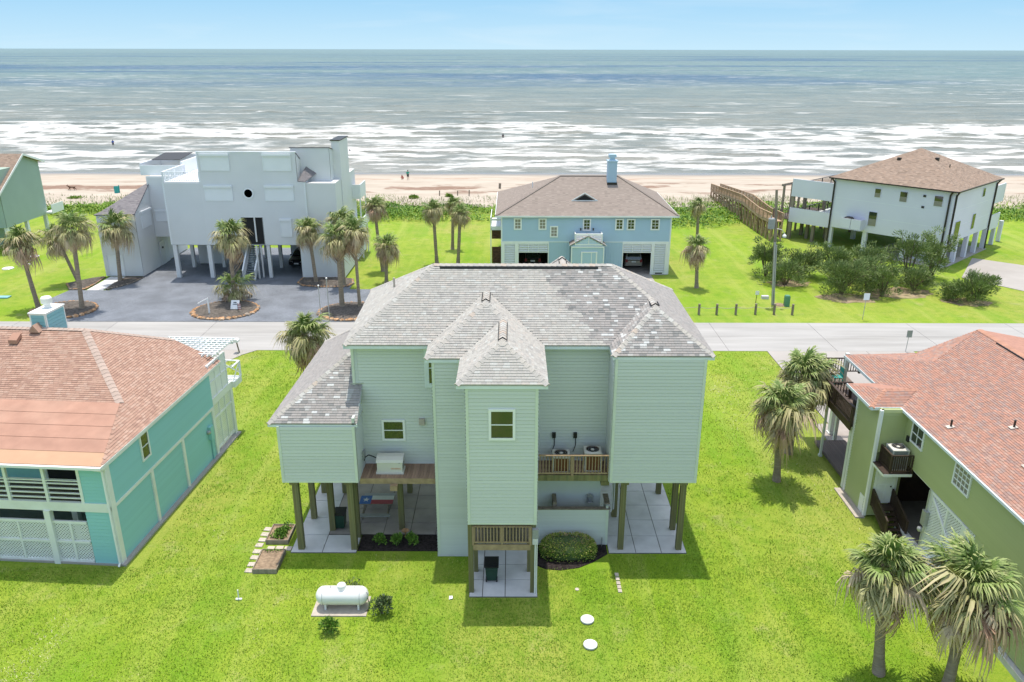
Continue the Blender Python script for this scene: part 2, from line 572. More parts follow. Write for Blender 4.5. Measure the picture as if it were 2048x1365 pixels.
def wall_core(parent, p0, p1, z0, z1, m, t=0.12, name='wall', poly=None, holes=()):
    p0, p1 = Vector((p0[0], p0[1], 0)), Vector((p1[0], p1[1], 0))
    d = (p1 - p0).normalized()
    nrm = Vector((d.y, -d.x, 0))
    b = MB()
    if poly:
        pts = [p0 + d * u + Vector((0, 0, z)) for (u, z) in poly]
    elif holes:
        L = (p1 - p0).length
        us = sorted({0.0, L} | {min(L, max(0, h[i])) for h in holes for i in (0, 1)})
        for ua, ub_ in zip(us, us[1:]):
            um = (ua + ub_) / 2
            hz = sorted((max(z0, h[2]), min(z1, h[3])) for h in holes if h[0] < um < h[1])
            za = z0
            for (c, e_) in hz + [(z1, z1)]:
                if c - za > 0.01:
                    b.prism([p0 + d * ua + Vector((0, 0, za)), p0 + d * ub_ + Vector((0, 0, za)), p0 + d * ub_ + Vector((0, 0, c)), p0 + d * ua + Vector((0, 0, c))], -nrm * t)
                za = e_
        return make(name, b, m, parent)
    else:
        pts = [p0 + Vector((0, 0, z0)), p1 + Vector((0, 0, z0)), p1 + Vector((0, 0, z1)), p0 + Vector((0, 0, z1))]
    b.prism(pts, -nrm * t)
    return make(name, b, m, parent)


def sided_wall(parent, p0, p1, z0, z1, m, e=0.172, poly=None, ind=True, holes=(), t=0.12, name='wall'):
    w = wall_core(parent, p0, p1, z0, z1, m, t, name, poly, holes)
    siding(w, p0, p1, z0, z1, m, e, poly, ind, holes)
    return w


def window(parent, p0, p1, z0, z1, frame, glass=None, grid=(1, 2), fw=0.11, name='window', proud=0.10, lower=None):
    """window on a wall running p0->p1; frame ring, bars, one pane per light"""
    glass = glass or K['glass']
    p0, p1 = Vector((p0[0], p0[1], 0)), Vector((p1[0], p1[1], 0))
    L = (p1 - p0).length
    d = (p1 - p0) / L
    nrm = Vector((d.y, -d.x, 0))
    Z = Vector((0, 0, 1))

    def slab(b, u0, u1, a, c, d0, d1):
        b.prism([p0 + d * u0 + Z * a + nrm * d0, p0 + d * u1 + Z * a + nrm * d0, p0 + d * u1 + Z * c + nrm * d0, p0 + d * u0 + Z * c + nrm * d0], nrm * (d1 - d0))
    b = MB()
    slab(b, 0, fw, z0, z1, 0, proud)
    slab(b, L - fw, L, z0, z1, 0, proud)
    slab(b, fw, L - fw, z0, z0 + fw, 0, proud - 0.003)
    slab(b, fw, L - fw, z1 - fw, z1, 0, proud - 0.003)
    w = make(name, b, frame, parent)
    gu0, gu1, gz0, gz1 = fw, L - fw, z0 + fw, z1 - fw
    bars = MB()
    for i in range(1, grid[0]):
        u = gu0 + (gu1 - gu0) * i / grid[0]
        slab(bars, u - 0.018, u + 0.018, gz0, gz1, 0.05, proud - 0.012)
    for i in range(1, grid[1]):
        z = gz0 + (gz1 - gz0) * i / grid[1]
        slab(bars, gu0, gu1, z - 0.022, z + 0.022, 0.05, proud - 0.009)
    if bars.f:
        make('glazing_bar', bars, frame, w)
    nz = 2 if grid[1] >= 2 else 1
    for i in range(nz):
        g = MB()
        slab(g, gu0, gu1, gz0 + (gz1 - gz0) * i / nz, gz0 + (gz1 - gz0) * (i + 1) / nz, 0.045, 0.066 + 0.003 * i)
        make('pane', g, (lower if (lower and i == 0) else glass), w)
    return w


UCUBE = {}


def ucube(name, m):
    k = (name, m.name)
    if k not in UCUBE:
        UCUBE[k] = MB().box(-0.5, 0.5, -0.5, 0.5, 0, 1).mesh(name, m)
    return UCUBE[k]


def railing(parent, p, q, z, h, m, gap=0.14, bw=0.045, post=1.8, pw=0.1, z2=None, toprail=(0.14, 0.045), low=0.1, posts=True, rail_name='rail'):
    """railing from p to q, floor height z (z2 at q)"""
    z2 = z if z2 is None else z2
    a, b = Vector((p[0], p[1], z)), Vector((q[0], q[1], z2))
    L = (b - a).length
    U = Vector((0, 0, 1))
    make(rail_name, MB().beam(a + U * h, b + U * h, toprail[0], toprail[1]), m, parent)
    make(rail_name, MB().beam(a + U * low, b + U * low, 0.05, 0.07), m, parent)
    ang = math.atan2(b.y - a.y, b.x - a.x)
    n = max(1, int(L / gap))
    ub = ucube('baluster', m)
    for i in range(n):
        c = a + (b - a) * ((i + 0.5) / n)
        piece('baluster', ub, parent, T(c.x, c.y, c.z + low) @ RZ(ang) @ S(bw, bw, h - low - 0.02))
    if posts:
        k = max(1, round(L / post))
        up = ucube('post', m)
        for i in range(k + 1):
            c = a + (b - a) * (i / k)
            piece('post', up, parent, T(c.x, c.y, c.z - 0.05) @ RZ(ang) @ S(pw, pw, h + 0.05))


def in_plane(pts):
    pts = [Vector(p) for p in pts]
    n = (pts[1] - pts[0]).cross(pts[2] - pts[0])
    if n.z < 0:
        n = -n
    n.normalize()
    u = Vector((0, 0, 1)).cross(n)
    u.normalize()
    v = n.cross(u)
    return pts, u, v, n


SHG_BUDGET = {}


def shingle_face(roof, pts, mats, pick, w=0.27, e=0.14, budget='x', want=0, rv=None, cutouts=None):
    """lay shingles as pieces on one roof plane. pick(point)->index of material"""
    pts, u, v, n = in_plane(pts)
    o = pts[0]
    P = [((p - o).dot(u), (p - o).dot(v)) for p in pts]
    vmin, vmax = min(p[1] for p in P), max(p[1] for p in P)
    k = 0
    acc = [MB() for _ in mats]
    left = SHG_BUDGET.get(budget, 0)
    used = 0
    while vmin + k * e < vmax - 0.02:
        va = vmin + k * e
        vm = va + e * 0.5
        us = []
        for i in range(len(P)):
            (ua, qa), (uc, qc) = P[i], P[(i + 1) % len(P)]
            if (qa - vm) * (qc - vm) < 0:
                us.append(ua + (uc - ua) * (vm - qa) / (qc - qa))
        if len(us) >= 2:
            u0, u1 = min(us), max(us)
            x = math.floor(u0 / w) * w - (k % 2) * w * 0.5 - (k % 3) * 0.07
            while x < u1:
                ww = w * R.choice((0.75, 1, 1, 1.25))
                a, b2 = max(x, u0), min(x + ww, u1)
                x += ww
                if b2 - a < 0.03:
                    continue
                r = rv() if rv else R.random()
                c = o + u * ((a + b2) / 2) + v * vm
                if cutouts and cutouts(c):
                    continue
                mi = pick(c)
                if used < want and left > 0 and b2 - a > 0.12:
                    q = o + u * a + v * va
                    mm = Matrix(((u.x * (b2 - a), v.x * e, n.x, q.x), (u.y * (b2 - a), v.y * e, n.y, q.y), (u.z * (b2 - a), v.z * e, n.z, q.z), (0, 0, 0, 1)))
                    piece('shingle', ushingle(mats[mi], int(r * 12)), roof, mm)
                    used += 1
                    left -= 1
                    continue
                g = 0.004
                A, B2 = a + g, b2 - g
                q00 = o + u * A + v * va
                q10 = o + u * B2 + v * va
                q11 = o + u * B2 + v * (va + e)
                q01 = o + u * A + v * (va + e)
                h1 = n * (0.026 + R.random() * 0.008)
                h2 = n * 0.010
                acc[mi].add([q00 + h1, q10 + h1, q11 + h2, q01 + h2, q00 + n * 0.004, q10 + n * 0.004], [(0, 1, 2, 3), (0, 4, 5, 1)], 0, r)
        k += 1
    SHG_BUDGET[budget] = left
    for a, mm in zip(acc, mats):
        if a.f:
            make('shingles', a, mm, roof, kind='stuff')


USH = {}


def ushingle(m, k):
    key = (m.name, k)
    if key not in USH:
        r = (k + 0.5) / 12
        b = MB().add([(0.012, 0, 0.03), (0.988, 0, 0.03), (0.988, 1, 0.010), (0.012, 1, 0.010), (0.012, 0, 0.004), (0.988, 0, 0.004)], [(0, 1, 2, 3), (0, 4, 5, 1)], 0, r)
        USH[key] = b.mesh('shingle', m)
    return USH[key]


UCAP = {}


def cap_line(roof, p, q, m, slope=0.6, w=0.16, step=0.28):
    """overlapping cap shingles along a ridge or hip"""
    p, q = Vector(p), Vector(q)
    L = (q - p).length
    d = (q - p) / L
    a = d.cross(Vector((0, 0, 1))).normalized()
    c = a.cross(d).normalized()
    if c.z < 0:
        c = -c
    n = max(1, int(L / step))
    for i in range(n):
        k = R.randrange(10)
        key = (m.name, k, slope)
        if key not in UCAP:
            dr = -w * slope
            h0, h1 = 0.055, 0.035
            b = MB().add([(0, 0, h0), (0, w, h0 + dr), (1.12, w, h1 + dr), (1.12, 0, h1), (0, -w, h0 + dr), (1.12, -w, h1 + dr), (0, 0, 0), (0, w, dr), (0, -w, dr)],
                         [(0, 3, 2, 1), (0, 4, 5, 3), (0, 1, 7, 6), (0, 6, 8, 4)], 0, (k + 0.5) / 10)
            UCAP[key] = b.mesh('ridge_cap', m)
        s = L / n
        o = p + d * (s * i)
        mm = Matrix(((d.x * s, a.x, c.x, o.x), (d.y * s, a.y, c.y, o.y), (d.z * s, a.z, c.z, o.z), (0, 0, 0, 1)))
        piece('ridge_cap', UCAP[key], roof, mm)


def lattice(parent, p0, p1, z0, z1, m, gap=0.15, w=0.05, name='lattice'):
    """crossed diagonal strips on a wall line p0->p1; too fine to pick apart, one part"""
    p0, p1 = Vector((p0[0], p0[1], 0)), Vector((p1[0], p1[1], 0))
    L = (p1 - p0).length
    d = (p1 - p0) / L
    nrm = Vector((d.y, -d.x, 0))
    H = z1 - z0
    b = MB()
    for sgn, off in ((1, 0.0), (-1, 0.012)):
        c = -H
        while c < L + H:
            # u = c + t (sgn=1) or u = c - t + H
            t0, t1 = 0.0, H
            if sgn == 1:
                t0, t1 = max(0, -c), min(H, L - c)
                ua, ub = c + t0, c + t1
            else:
                cc = c + H
                t0, t1 = max(0, cc - L), min(H, cc)
                ua, ub = cc - t0, cc - t1
            if t1 - t0 > 0.03:
                pa = p0 + d * ua + Vector((0, 0, z0 + t0)) + nrm * off
                pb = p0 + d * ub + Vector((0, 0, z0 + t1)) + nrm * off
                dd = (pb - pa).normalized()
                s = dd.cross(nrm) * (w / 2)
                b.add([pa - s, pa + s, pb + s, pb - s, pa - s - nrm * 0.01, pa + s - nrm * 0.01, pb + s - nrm * 0.01, pb - s - nrm * 0.01], [(0, 1, 2, 3), (4, 7, 6, 5), (0, 3, 7, 4), (1, 5, 6, 2)])
            c += gap
    return make(name, b, m, parent, kind='stuff')


def louvre(parent, p0, p1, z0, z1, m, step=0.2, name='slat'):
    """horizontal slats between p0 and p1, each its own piece"""
    p0, p1 = Vector((p0[0], p0[1], 0)), Vector((p1[0], p1[1], 0))
    L = (p1 - p0).length
    ang = math.atan2(p1.y - p0.y, p1.x - p0.x)
    key = ('slat', m.name)
    if key not in UCUBE:
        UCUBE[key] = MB().box(0, 1, -0.5, 0.5, -0.5, 0.5).mesh('slat', m)
    n = max(1, round((z1 - z0) / step))
    for i in range(n):
        z = z0 + (i + 0.5) * (z1 - z0) / n
        piece(name, UCUBE[key], parent, T(p0.x, p0.y, z) @ RZ(ang) @ Matrix.Rotation(rad(38), 4, 'X') @ S(L, 0.16, 0.02))


def roof_slab(parent, faces, m, t=0.06, name='roof'):
    b = MB()
    for f in faces:
        b.prism(f, (0, 0, -t))
    return make(name, b, m, parent)

# ------------------------------------------------------------------ the setting: lawn, road, drives, beach, sea
rng = np.random.default_rng(5)
LAT = rng.random((256, 256))


def vnoise(x, y):
    xi, yi = np.floor(x).astype(int), np.floor(y).astype(int)
    fx, fy = x - xi, y - yi
    fx, fy = fx * fx * (3 - 2 * fx), fy * fy * (3 - 2 * fy)
    a = LAT[xi % 256, yi % 256]
    b = LAT[(xi + 1) % 256, yi % 256]
    c = LAT[xi % 256, (yi + 1) % 256]
    d = LAT[(xi + 1) % 256, (yi + 1) % 256]
    return (a * (1 - fx) + b * fx) * (1 - fy) + (c * (1 - fx) + d * fx) * fy


def fbm(x, y, o=4):
    s, a, t = 0, 0.5, 0
    for i in range(o):
        s = s + a * vnoise(x * 2 ** i + 17.3 * i, y * 2 ** i + 9.1 * i)
        t += a
        a *= 0.5
    return s / t


def grid_obj(name, xs, ys, zfun, m, kind='structure', attr=None):
    nx, ny = len(xs), len(ys)
    X, Y = np.meshgrid(xs, ys)
    Zz = zfun(X, Y)
    co = np.stack([X, Y, Zz], -1).reshape(-1, 3).astype(np.float32)
    i = np.arange(nx * (ny - 1)).reshape(ny - 1, nx)[:, :-1].reshape(-1)
    quads = np.stack([i, i + 1, i + nx + 1, i + nx], -1).astype(np.int32)
    me = bpy.data.meshes.new(name)
    me.vertices.add(len(co))
    me.vertices.foreach_set('co', co.reshape(-1))
    me.loops.add(quads.size)
    me.loops.foreach_set('vertex_index', quads.reshape(-1))
    me.polygons.add(len(quads))
    me.polygons.foreach_set('loop_start', np.arange(0, quads.size, 4, dtype=np.int32))
    me.polygons.foreach_set('use_smooth', np.ones(len(quads), dtype=bool))
    me.update(calc_edges=True)
    if attr:
        for nm, fn in attr.items():
            a = me.attributes.new(nm, 'FLOAT', 'POINT')
            a.data.foreach_set('value', fn(X, Y).reshape(-1).astype(np.float32))
    me.materials.append(m)
    o = bpy.data.objects.new(name, me)
    COL.objects.link(o)
    o['kind'] = kind
    return o


def lawn_material():
    m, n, l, b = new_mat('lawn_grass')
    b.inputs['Roughness'].default_value = 0.85
    b.inputs['Specular IOR Level'].default_value = 0.15
    tc = n.new('ShaderNodeTexCoord')

    def noise(scale, det, stretch=(1, 1, 1), rough=0.6):
        mp = n.new('ShaderNodeMapping')
        mp.inputs['Scale'].default_value = stretch
        l.new(tc.outputs['Object'], mp.inputs[0])
        no = n.new('ShaderNodeTexNoise')
        no.inputs['Scale'].default_value = scale
        no.inputs['Detail'].default_value = det
        no.inputs['Roughness'].default_value = rough
        l.new(mp.outputs[0], no.inputs['Vector'])
        return no.outputs[0]

    def rng_(src, a, c, t0=0.0, t1=1.0):
        mr = n.new('ShaderNodeMapRange')
        mr.inputs['From Min'].default_value = a
        mr.inputs['From Max'].default_value = c
        mr.inputs['To Min'].default_value = t0
        mr.inputs['To Max'].default_value = t1
        l.new(src, mr.inputs['Value'])
        return mr.outputs[0]

    def mix(f, A, B):
        mx = n.new('ShaderNodeMix')
        mx.data_type = 'RGBA'
        l.new(f, mx.inputs['Factor'])
        for nm, c in (('A', A), ('B', B)):
            if isinstance(c, tuple):
                mx.inputs[nm].default_value = (*c, 1)
            else:
                l.new(c, mx.inputs[nm])
        return mx.outputs['Result']
    c = mix(rng_(noise(0.22, 6), 0.36, 0.66), (0.205, 0.325, 0.018), (0.300, 0.375, 0.045))
    c = mix(rng_(noise(0.06, 6), 0.45, 0.66), c, (0.330, 0.340, 0.075))
    c = mix(rng_(noise(0.9, 7, rough=0.75), 0.47, 0.68, 0, 0.7), c, (0.110, 0.240, 0.010))
    c = mix(rng_(noise(0.5, 7, rough=0.7), 0.56, 0.72, 0, 0.7), c, (0.370, 0.340, 0.150))
    c = mix(rng_(noise(1.0, 4, (0.55, 0.035, 1), 0.6), 0.50, 0.64, 0, 0.5), c, (0.36, 0.40, 0.095))
    c = mix(rng_(noise(1.0, 5, (0.30, 0.05, 1), 0.6), 0.50, 0.36, 0, 0.55), c, (0.135, 0.290, 0.012))
    c = mix(rng_(noise(9.0, 3, rough=0.8), 0.45, 0.7, 0, 0.5), c, (0.095, 0.200, 0.010))
    c = mix(rng_(noise(14.0, 2, rough=0.9), 0.60, 0.75, 0, 0.5), c, (0.50, 0.53, 0.20))
    l.new(c, b.inputs['Base Color'])
    bp = n.new('ShaderNodeBump')
    bp.inputs['Strength'].default_value = 0.9
    bp.inputs['Distance'].default_value = 0.05
    l.new(noise(11.0, 4, rough=0.8), bp.inputs['Height'])
    l.new(bp.outputs[0], b.inputs['Normal'])
    return m


K['lawn'] = lawn_material()
lawn = MB()
lawn.add([(-900, -300, 0), (900, -300, 0), (900, 132, 0), (-900, 132, 0)], [(0, 1, 2, 3)])
make('lawn', lawn, K['lawn'], kind='structure')
under = MB()
under.add([(-90000, -60000, -4.0), (90000, -60000, -4.0), (90000, 140, -4.0), (-90000, 140, -4.0)], [(0, 1, 2, 3)])
make('ground', under, K['lawn'], kind='structure')

# road: concrete bays with joints between them
road = thing('road', 'x', 'x', (0, 67, 0))
del road['label'], road['category']
road['kind'] = 'structure'
make('road_base', MB().box(-400, 400, 63.1, 70.5, -0.1, 0.012), K['joint'], road, kind='structure')
for i in range(-13, 14):
    x0 = i * 9.2
    for (ya, yb) in ((63.1, 66.79), (66.81, 70.5)):
        make('concrete_panel', MB().box(x0 + 0.015, x0 + 9.185, ya, yb, 0.0, 0.03 + R.random() * 0.002), K['road'], road)
make('road_end', MB().box(-400, -119.61, 63.1, 70.5, 0, 0.03).box(128.81, 400, 63.1, 70.5, 0, 0.03), K['road'], road)


def panels(name, rects, m, base_m=None, z=0.06, gap=0.018, kind='structure', bz=0.035):
    xs0, xs1 = min(r[0] for r in rects), max(r[1] for r in rects)
    ys0, ys1 = min(r[2] for r in rects), max(r[3] for r in rects)
    o = bpy.data.objects.new(name, None)
    COL.objects.link(o)
    o['kind'] = kind
    ORG[o.name] = Vector((0, 0, 0))
    bb = MB()
    for (a, b, c, d) in rects:
        bb.box(a, b, c, d, -0.05, bz)
        make('concrete_panel', MB().box(a + gap, b - gap, c + gap, d - gap, 0, z + R.random() * 0.004), m, o)
    make('joint_bed', bb, base_m or K['joint'], o)
    return o


def rects(xs, ys):
    return [(xs[i], xs[i + 1], ys[j], ys[j + 1]) for i in range(len(xs) - 1) for j in range(len(ys) - 1)]


panels('patio', rects([-11.2, -9.6], [34.2, 35.75, 37.4, 39.1, 41.3, 44.2]) + rects([-9.6, -7.87], [34.2, 35.75])
       + rects([4.92, 6.3, 7.6, 8.87], [34.2, 35.7, 37.2, 38.7, 40.2, 41.7, 44.2]), K['conc'])
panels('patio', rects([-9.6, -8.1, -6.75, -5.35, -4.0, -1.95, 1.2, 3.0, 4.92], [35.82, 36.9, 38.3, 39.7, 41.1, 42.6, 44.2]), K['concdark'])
panels('patio', rects([-1.98, -1.36, -0.3, 1.21], [30.75, 32.0, 33.2, 35.0]), K['conc'])
panels('driveway', rects([21.6, 25.8, 30.0, 34.0], [44.0, 48.5, 53.5, 58.5, 63.05]), K['drive'], z=0.05)
b = MB()
b.prism([(-60, 56, 0), (-24.4, 56, 0), (-23.9, 58.6, 0), (-23.2, 60.6, 0), (-22.5, 62.0, 0), (-21.6, 63.05, 0), (-60, 63.05, 0)], (0, 0, 0.045))
make('driveway', b, K['drive'], kind='structure')
b = MB()
b.prism([(50.5, 86.5, 0), (56, 78.6, 0), (75, 70.6, 0), (90, 70.6, 0), (88, 79, 0), (66, 87.5, 0), (56.5, 95.4, 0)], (0, 0, 0.045))
make('driveway', b, K['drive'], kind='structure')
b = MB().box(12.45, 15.7, 70.55, 87.4, -0.05, 0.05)
make('driveway', b, K['drive'], kind='structure')
b = MB().box(-44.9, -43.2, 80.75, 86.1, -0.02, 0.055)
make('path', b, K['conc'], kind='structure')


def paver_material():
    m, n, l, b = new_mat('blue_grey_pavers')
    b.inputs['Roughness'].default_value = 0.75
    tc = n.new('ShaderNodeTexCoord')
    mp = n.new('ShaderNodeMapping')
    mp.inputs['Scale'].default_value = (2.2, 2.2, 1)
    l.new(tc.outputs['Object'], mp.inputs[0])
    br = n.new('ShaderNodeTexBrick')
    br.inputs['Scale'].default_value = 2.0
    br.inputs['Mortar Size'].default_value = 0.02
    br.inputs['Color1'].default_value = (0.15, 0.17, 0.20, 1)
    br.inputs['Color2'].default_value = (0.21, 0.23, 0.265, 1)
    br.inputs['Mortar'].default_value = (0.07, 0.075, 0.085, 1)
    l.new(mp.outputs[0], br.inputs['Vector'])
    no = n.new('ShaderNodeTexNoise')
    no.inputs['Scale'].default_value = 0.4
    no.inputs['Detail'].default_value = 7
    l.new(tc.outputs['Object'], no.inputs['Vector'])
    mr = n.new('ShaderNodeMapRange')
    mr.inputs['From Min'].default_value = 0.35
    mr.inputs['From Max'].default_value = 0.7
    mr.inputs['To Min'].default_value = 0.85
    mr.inputs['To Max'].default_value = 1.3
    l.new(no.outputs[0], mr.inputs['Value'])
    sc = n.new('ShaderNodeVectorMath')
    sc.operation = 'SCALE'
    l.new(br.outputs[0], sc.inputs[0])
    l.new(mr.outputs[0], sc.inputs['Scale'])
    l.new(sc.outputs[0], b.inputs['Base Color'])
    bp = n.new('ShaderNodeBump')
    bp.inputs['Strength'].default_value = 0.4
    bp.inputs['Distance'].default_value = 0.01
    l.new(br.outputs['Fac'], bp.inputs['Height'])
    bp.invert = True
    l.new(bp.outputs[0], b.inputs['Normal'])
    return m


K['paver'] = paver_material()
b = MB()
b.prism([(-43.0, 70.55, 0), (-12.6, 70.55, 0), (-12.6, 81.3, 0), (-17.3, 81.3, 0), (-17.3, 83.0, 0), (-23.3, 83.0, 0), (-23.3, 100, 0), (-41.3, 100, 0), (-41.3, 86.0, 0), (-42.0, 84.2, 0), (-42.5, 80.7, 0), (-46.7, 80.7, 0), (-47.2, 77.2, 0)], (0, 0, 0.05))
make('paved_court', b, K['paver'], kind='structure')


def sand_material():
    m, n, l, b = new_mat('beach_sand')
    b.inputs['Specular IOR Level'].default_value = 0.3
    tc = n.new('ShaderNodeTexCoord')
    sp = n.new('ShaderNodeSeparateXYZ')
    l.new(tc.outputs['Object'], sp.inputs[0])

    def noise(scale, det, stretch, rough=0.6):
        mp = n.new('ShaderNodeMapping')
        mp.inputs['Scale'].default_value = stretch
        l.new(tc.outputs['Object'], mp.inputs[0])
        no = n.new('ShaderNodeTexNoise')
        no.inputs['Scale'].default_value = scale
        no.inputs['Detail'].default_value = det
        no.inputs['Roughness'].default_value = rough
        l.new(mp.outputs[0], no.inputs['Vector'])
        return no.outputs[0]

    def mr(src, a, c, t0=0.0, t1=1.0):
        q = n.new('ShaderNodeMapRange')
        q.interpolation_type = 'SMOOTHSTEP'
        q.inputs['From Min'].default_value = a
        q.inputs['From Max'].default_value = c
        q.inputs['To Min'].default_value = t0
        q.inputs['To Max'].default_value = t1
        l.new(src, q.inputs['Value'])
        return q.outputs[0]

    def mix(f, A, B):
        mx = n.new('ShaderNodeMix')
        mx.data_type = 'RGBA'
        l.new(f, mx.inputs['Factor'])
        for nm, c in (('A', A), ('B', B)):
            if isinstance(c, tuple):
                mx.inputs[nm].default_value = (*c, 1)
            else:
                l.new(c, mx.inputs[nm])
        return mx.outputs['Result']

    def math_(op, a, c):
        q = n.new('ShaderNodeMath')
        q.operation = op
        for i, s in enumerate((a, c)):
            if isinstance(s, (int, float)):
                q.inputs[i].default_value = s
            else:
                l.new(s, q.inputs[i])
        return q.outputs[0]
    c = mix(mr(noise(0.3, 6, (0.4, 1, 1)), 0.35, 0.7), (0.42, 0.36, 0.29), (0.49, 0.43, 0.355))
    # vehicle tracks and ridges running along the shore
    c = mix(mr(noise(0.35, 5, (0.12, 2.2, 1), 0.7), 0.52, 0.68, 0, 0.45), c, (0.40, 0.30, 0.215))
    # dried seaweed
    wy = mr(sp.outputs['Y'], 137, 143)
    wy2 = mr(sp.outputs['Y'], 156, 152)
    band = math_('MULTIPLY', wy, wy2)
    weed = math_('MULTIPLY', mr(noise(0.14, 6, (0.45, 1.1, 1), 0.6), 0.515, 0.57), band)
    weed = math_('MULTIPLY', weed, mr(noise(2.0, 4, (0.5, 1.4, 1), 0.7), 0.2, 0.5))
    c = mix(weed, c, (0.235, 0.15, 0.105))
    l1 = math_('MULTIPLY', mr(sp.outputs['Y'], 157.5, 159), mr(sp.outputs['Y'], 165, 160))
    weed2 = math_('MULTIPLY', mr(noise(0.4, 6, (0.2, 1.5, 1), 0.7), 0.52, 0.62), l1)
    c = mix(weed2, c, (0.36, 0.215, 0.145))
    # wet sand near the water
    jit = math_('ADD', sp.outputs['Y'], math_('MULTIPLY', noise(0.06, 3, (0.6, 1, 1)), 7.0))
    wet = mr(jit, 167.0, 174.5)
    c = mix(wet, c, (0.235, 0.205, 0.175))
    l.new(c, b.inputs['Base Color'])
    l.new(mr(jit, 168.0, 175.0, 0.9, 0.22), b.inputs['Roughness'])
    bp = n.new('ShaderNodeBump')
    bp.inputs['Strength'].default_value = 0.5
    bp.inputs['Distance'].default_value = 0.12
    l.new(noise(0.9, 5, (0.5, 1, 1), 0.7), bp.inputs['Height'])
    l.new(bp.outputs[0], b.inputs['Normal'])
    return m


def beach_z(X, Y):
    base = np.where(Y < 150, 0.06 + 0.10 * np.clip((Y - 128) / 10, 0, 1), 0.16 - 0.045 * (Y - 150))
    dune = 0.55 * np.exp(-((Y - 133) / 5.0) ** 2) * np.clip(fbm(X / 14, Y / 8) * 2 - 0.6, 0, 1)
    rip = 0.10 * (fbm(X / 6 + 40, Y / 2.0) - 0.5) * (Y < 168)
    edge = np.clip((Y - 126.5) / 3.0, 0, 1)
    return (base + dune + rip) * edge - 0.25 * (1 - edge)


K['sand'] = sand_material()
grid_obj('beach', np.concatenate([[-900, -500, -300], np.arange(-160, 161, 1.6), [300, 500, 900]]), np.arange(126, 200, 0.8), beach_z, K['sand'])


# ---- the sea
def band(Y, c, w):
    return np.exp(-((Y - c) / w) ** 2)


def sea_fields(X, Y):
    wob = 9 * (fbm(X / 70 + 3, Y / 300) - 0.5) * 2 + 4 * (fbm(X / 22 + 8, Y / 120) - 0.5) * 2
    D = Y + wob
    H = np.zeros_like(X)
    F = np.zeros_like(X)
    # breaker lines: position, width seaward, foam length, strength
    for (c, hgt, tail, st, sx, sd) in ((180, .16, 4, .80, 40, 1), (187, .25, 5, .75, 30, 2), (196, .4, 8, .85, 45, 3), (206, .5, 9, .95, 36, 4), (218, .45, 10, .9, 42, 5),
                                       (232, .4, 8, .55, 26, 6), (243, .6, 10, .9, 60, 7), (256, .7, 14, 1.05, 55, 8), (272, .75, 14, 1.05, 70, 9), (288, .6, 10, .7, 30, 10),
                                       (312, .5, 9, .45, 26, 11), (345, .5, 10, .40, 24, 12), (385, .5, 12, .48, 30, 13), (440, .4, 14, .40, 30, 14), (500, .4, 16, .33, 26, 15)):
        dl = D - c + 3.0 * (fbm(X / 9 + sd * 7, Y * 0 + sd) - 0.5)
        along = np.clip((fbm(X / sx + sd * 31.7, Y * 0 + sd * 3.3, 3) - (0.62 - 0.27 * st)) * 5.0, 0, 1)
        front = np.where(dl < 0, np.exp(-(dl / 1.6) ** 2), np.exp(-(dl / (tail * 0.5)) ** 2))
        H += hgt * front * (0.4 + 0.6 * along)
        behind = np.where(dl < 0, np.exp(-(dl / 1.0) ** 2), np.exp(-dl / tail))
        F = np.maximum(F, st * behind * along)
    streak = fbm(X / 7, Y / 3.2, 4)
    env = 1.0 * np.clip((236 - Y) / 30, 0, 1) + 1.05 * band(Y, 264, 24) + 0.55 * band(Y, 238, 14) + 0.25 * band(Y, 320, 50)
    F = F + env * np.clip((streak - 0.40) * 3.4, 0, 1) * 0.9
    H += 0.22 * (fbm(X / 9, Y / 4.5, 4) - 0.5) + 0.25 * (fbm(X / 26 + 9, Y / 11, 3) - 0.5)
    shore = np.clip((Y - 171) / 14, 0, 1)
    H = H * shore * np.clip((900 - Y) / 400, 0, 1)
    F = F * np.clip((Y - 172.5) / 3.0, 0, 1) * np.clip((640 - Y) / 200, 0, 1)
    return H, F


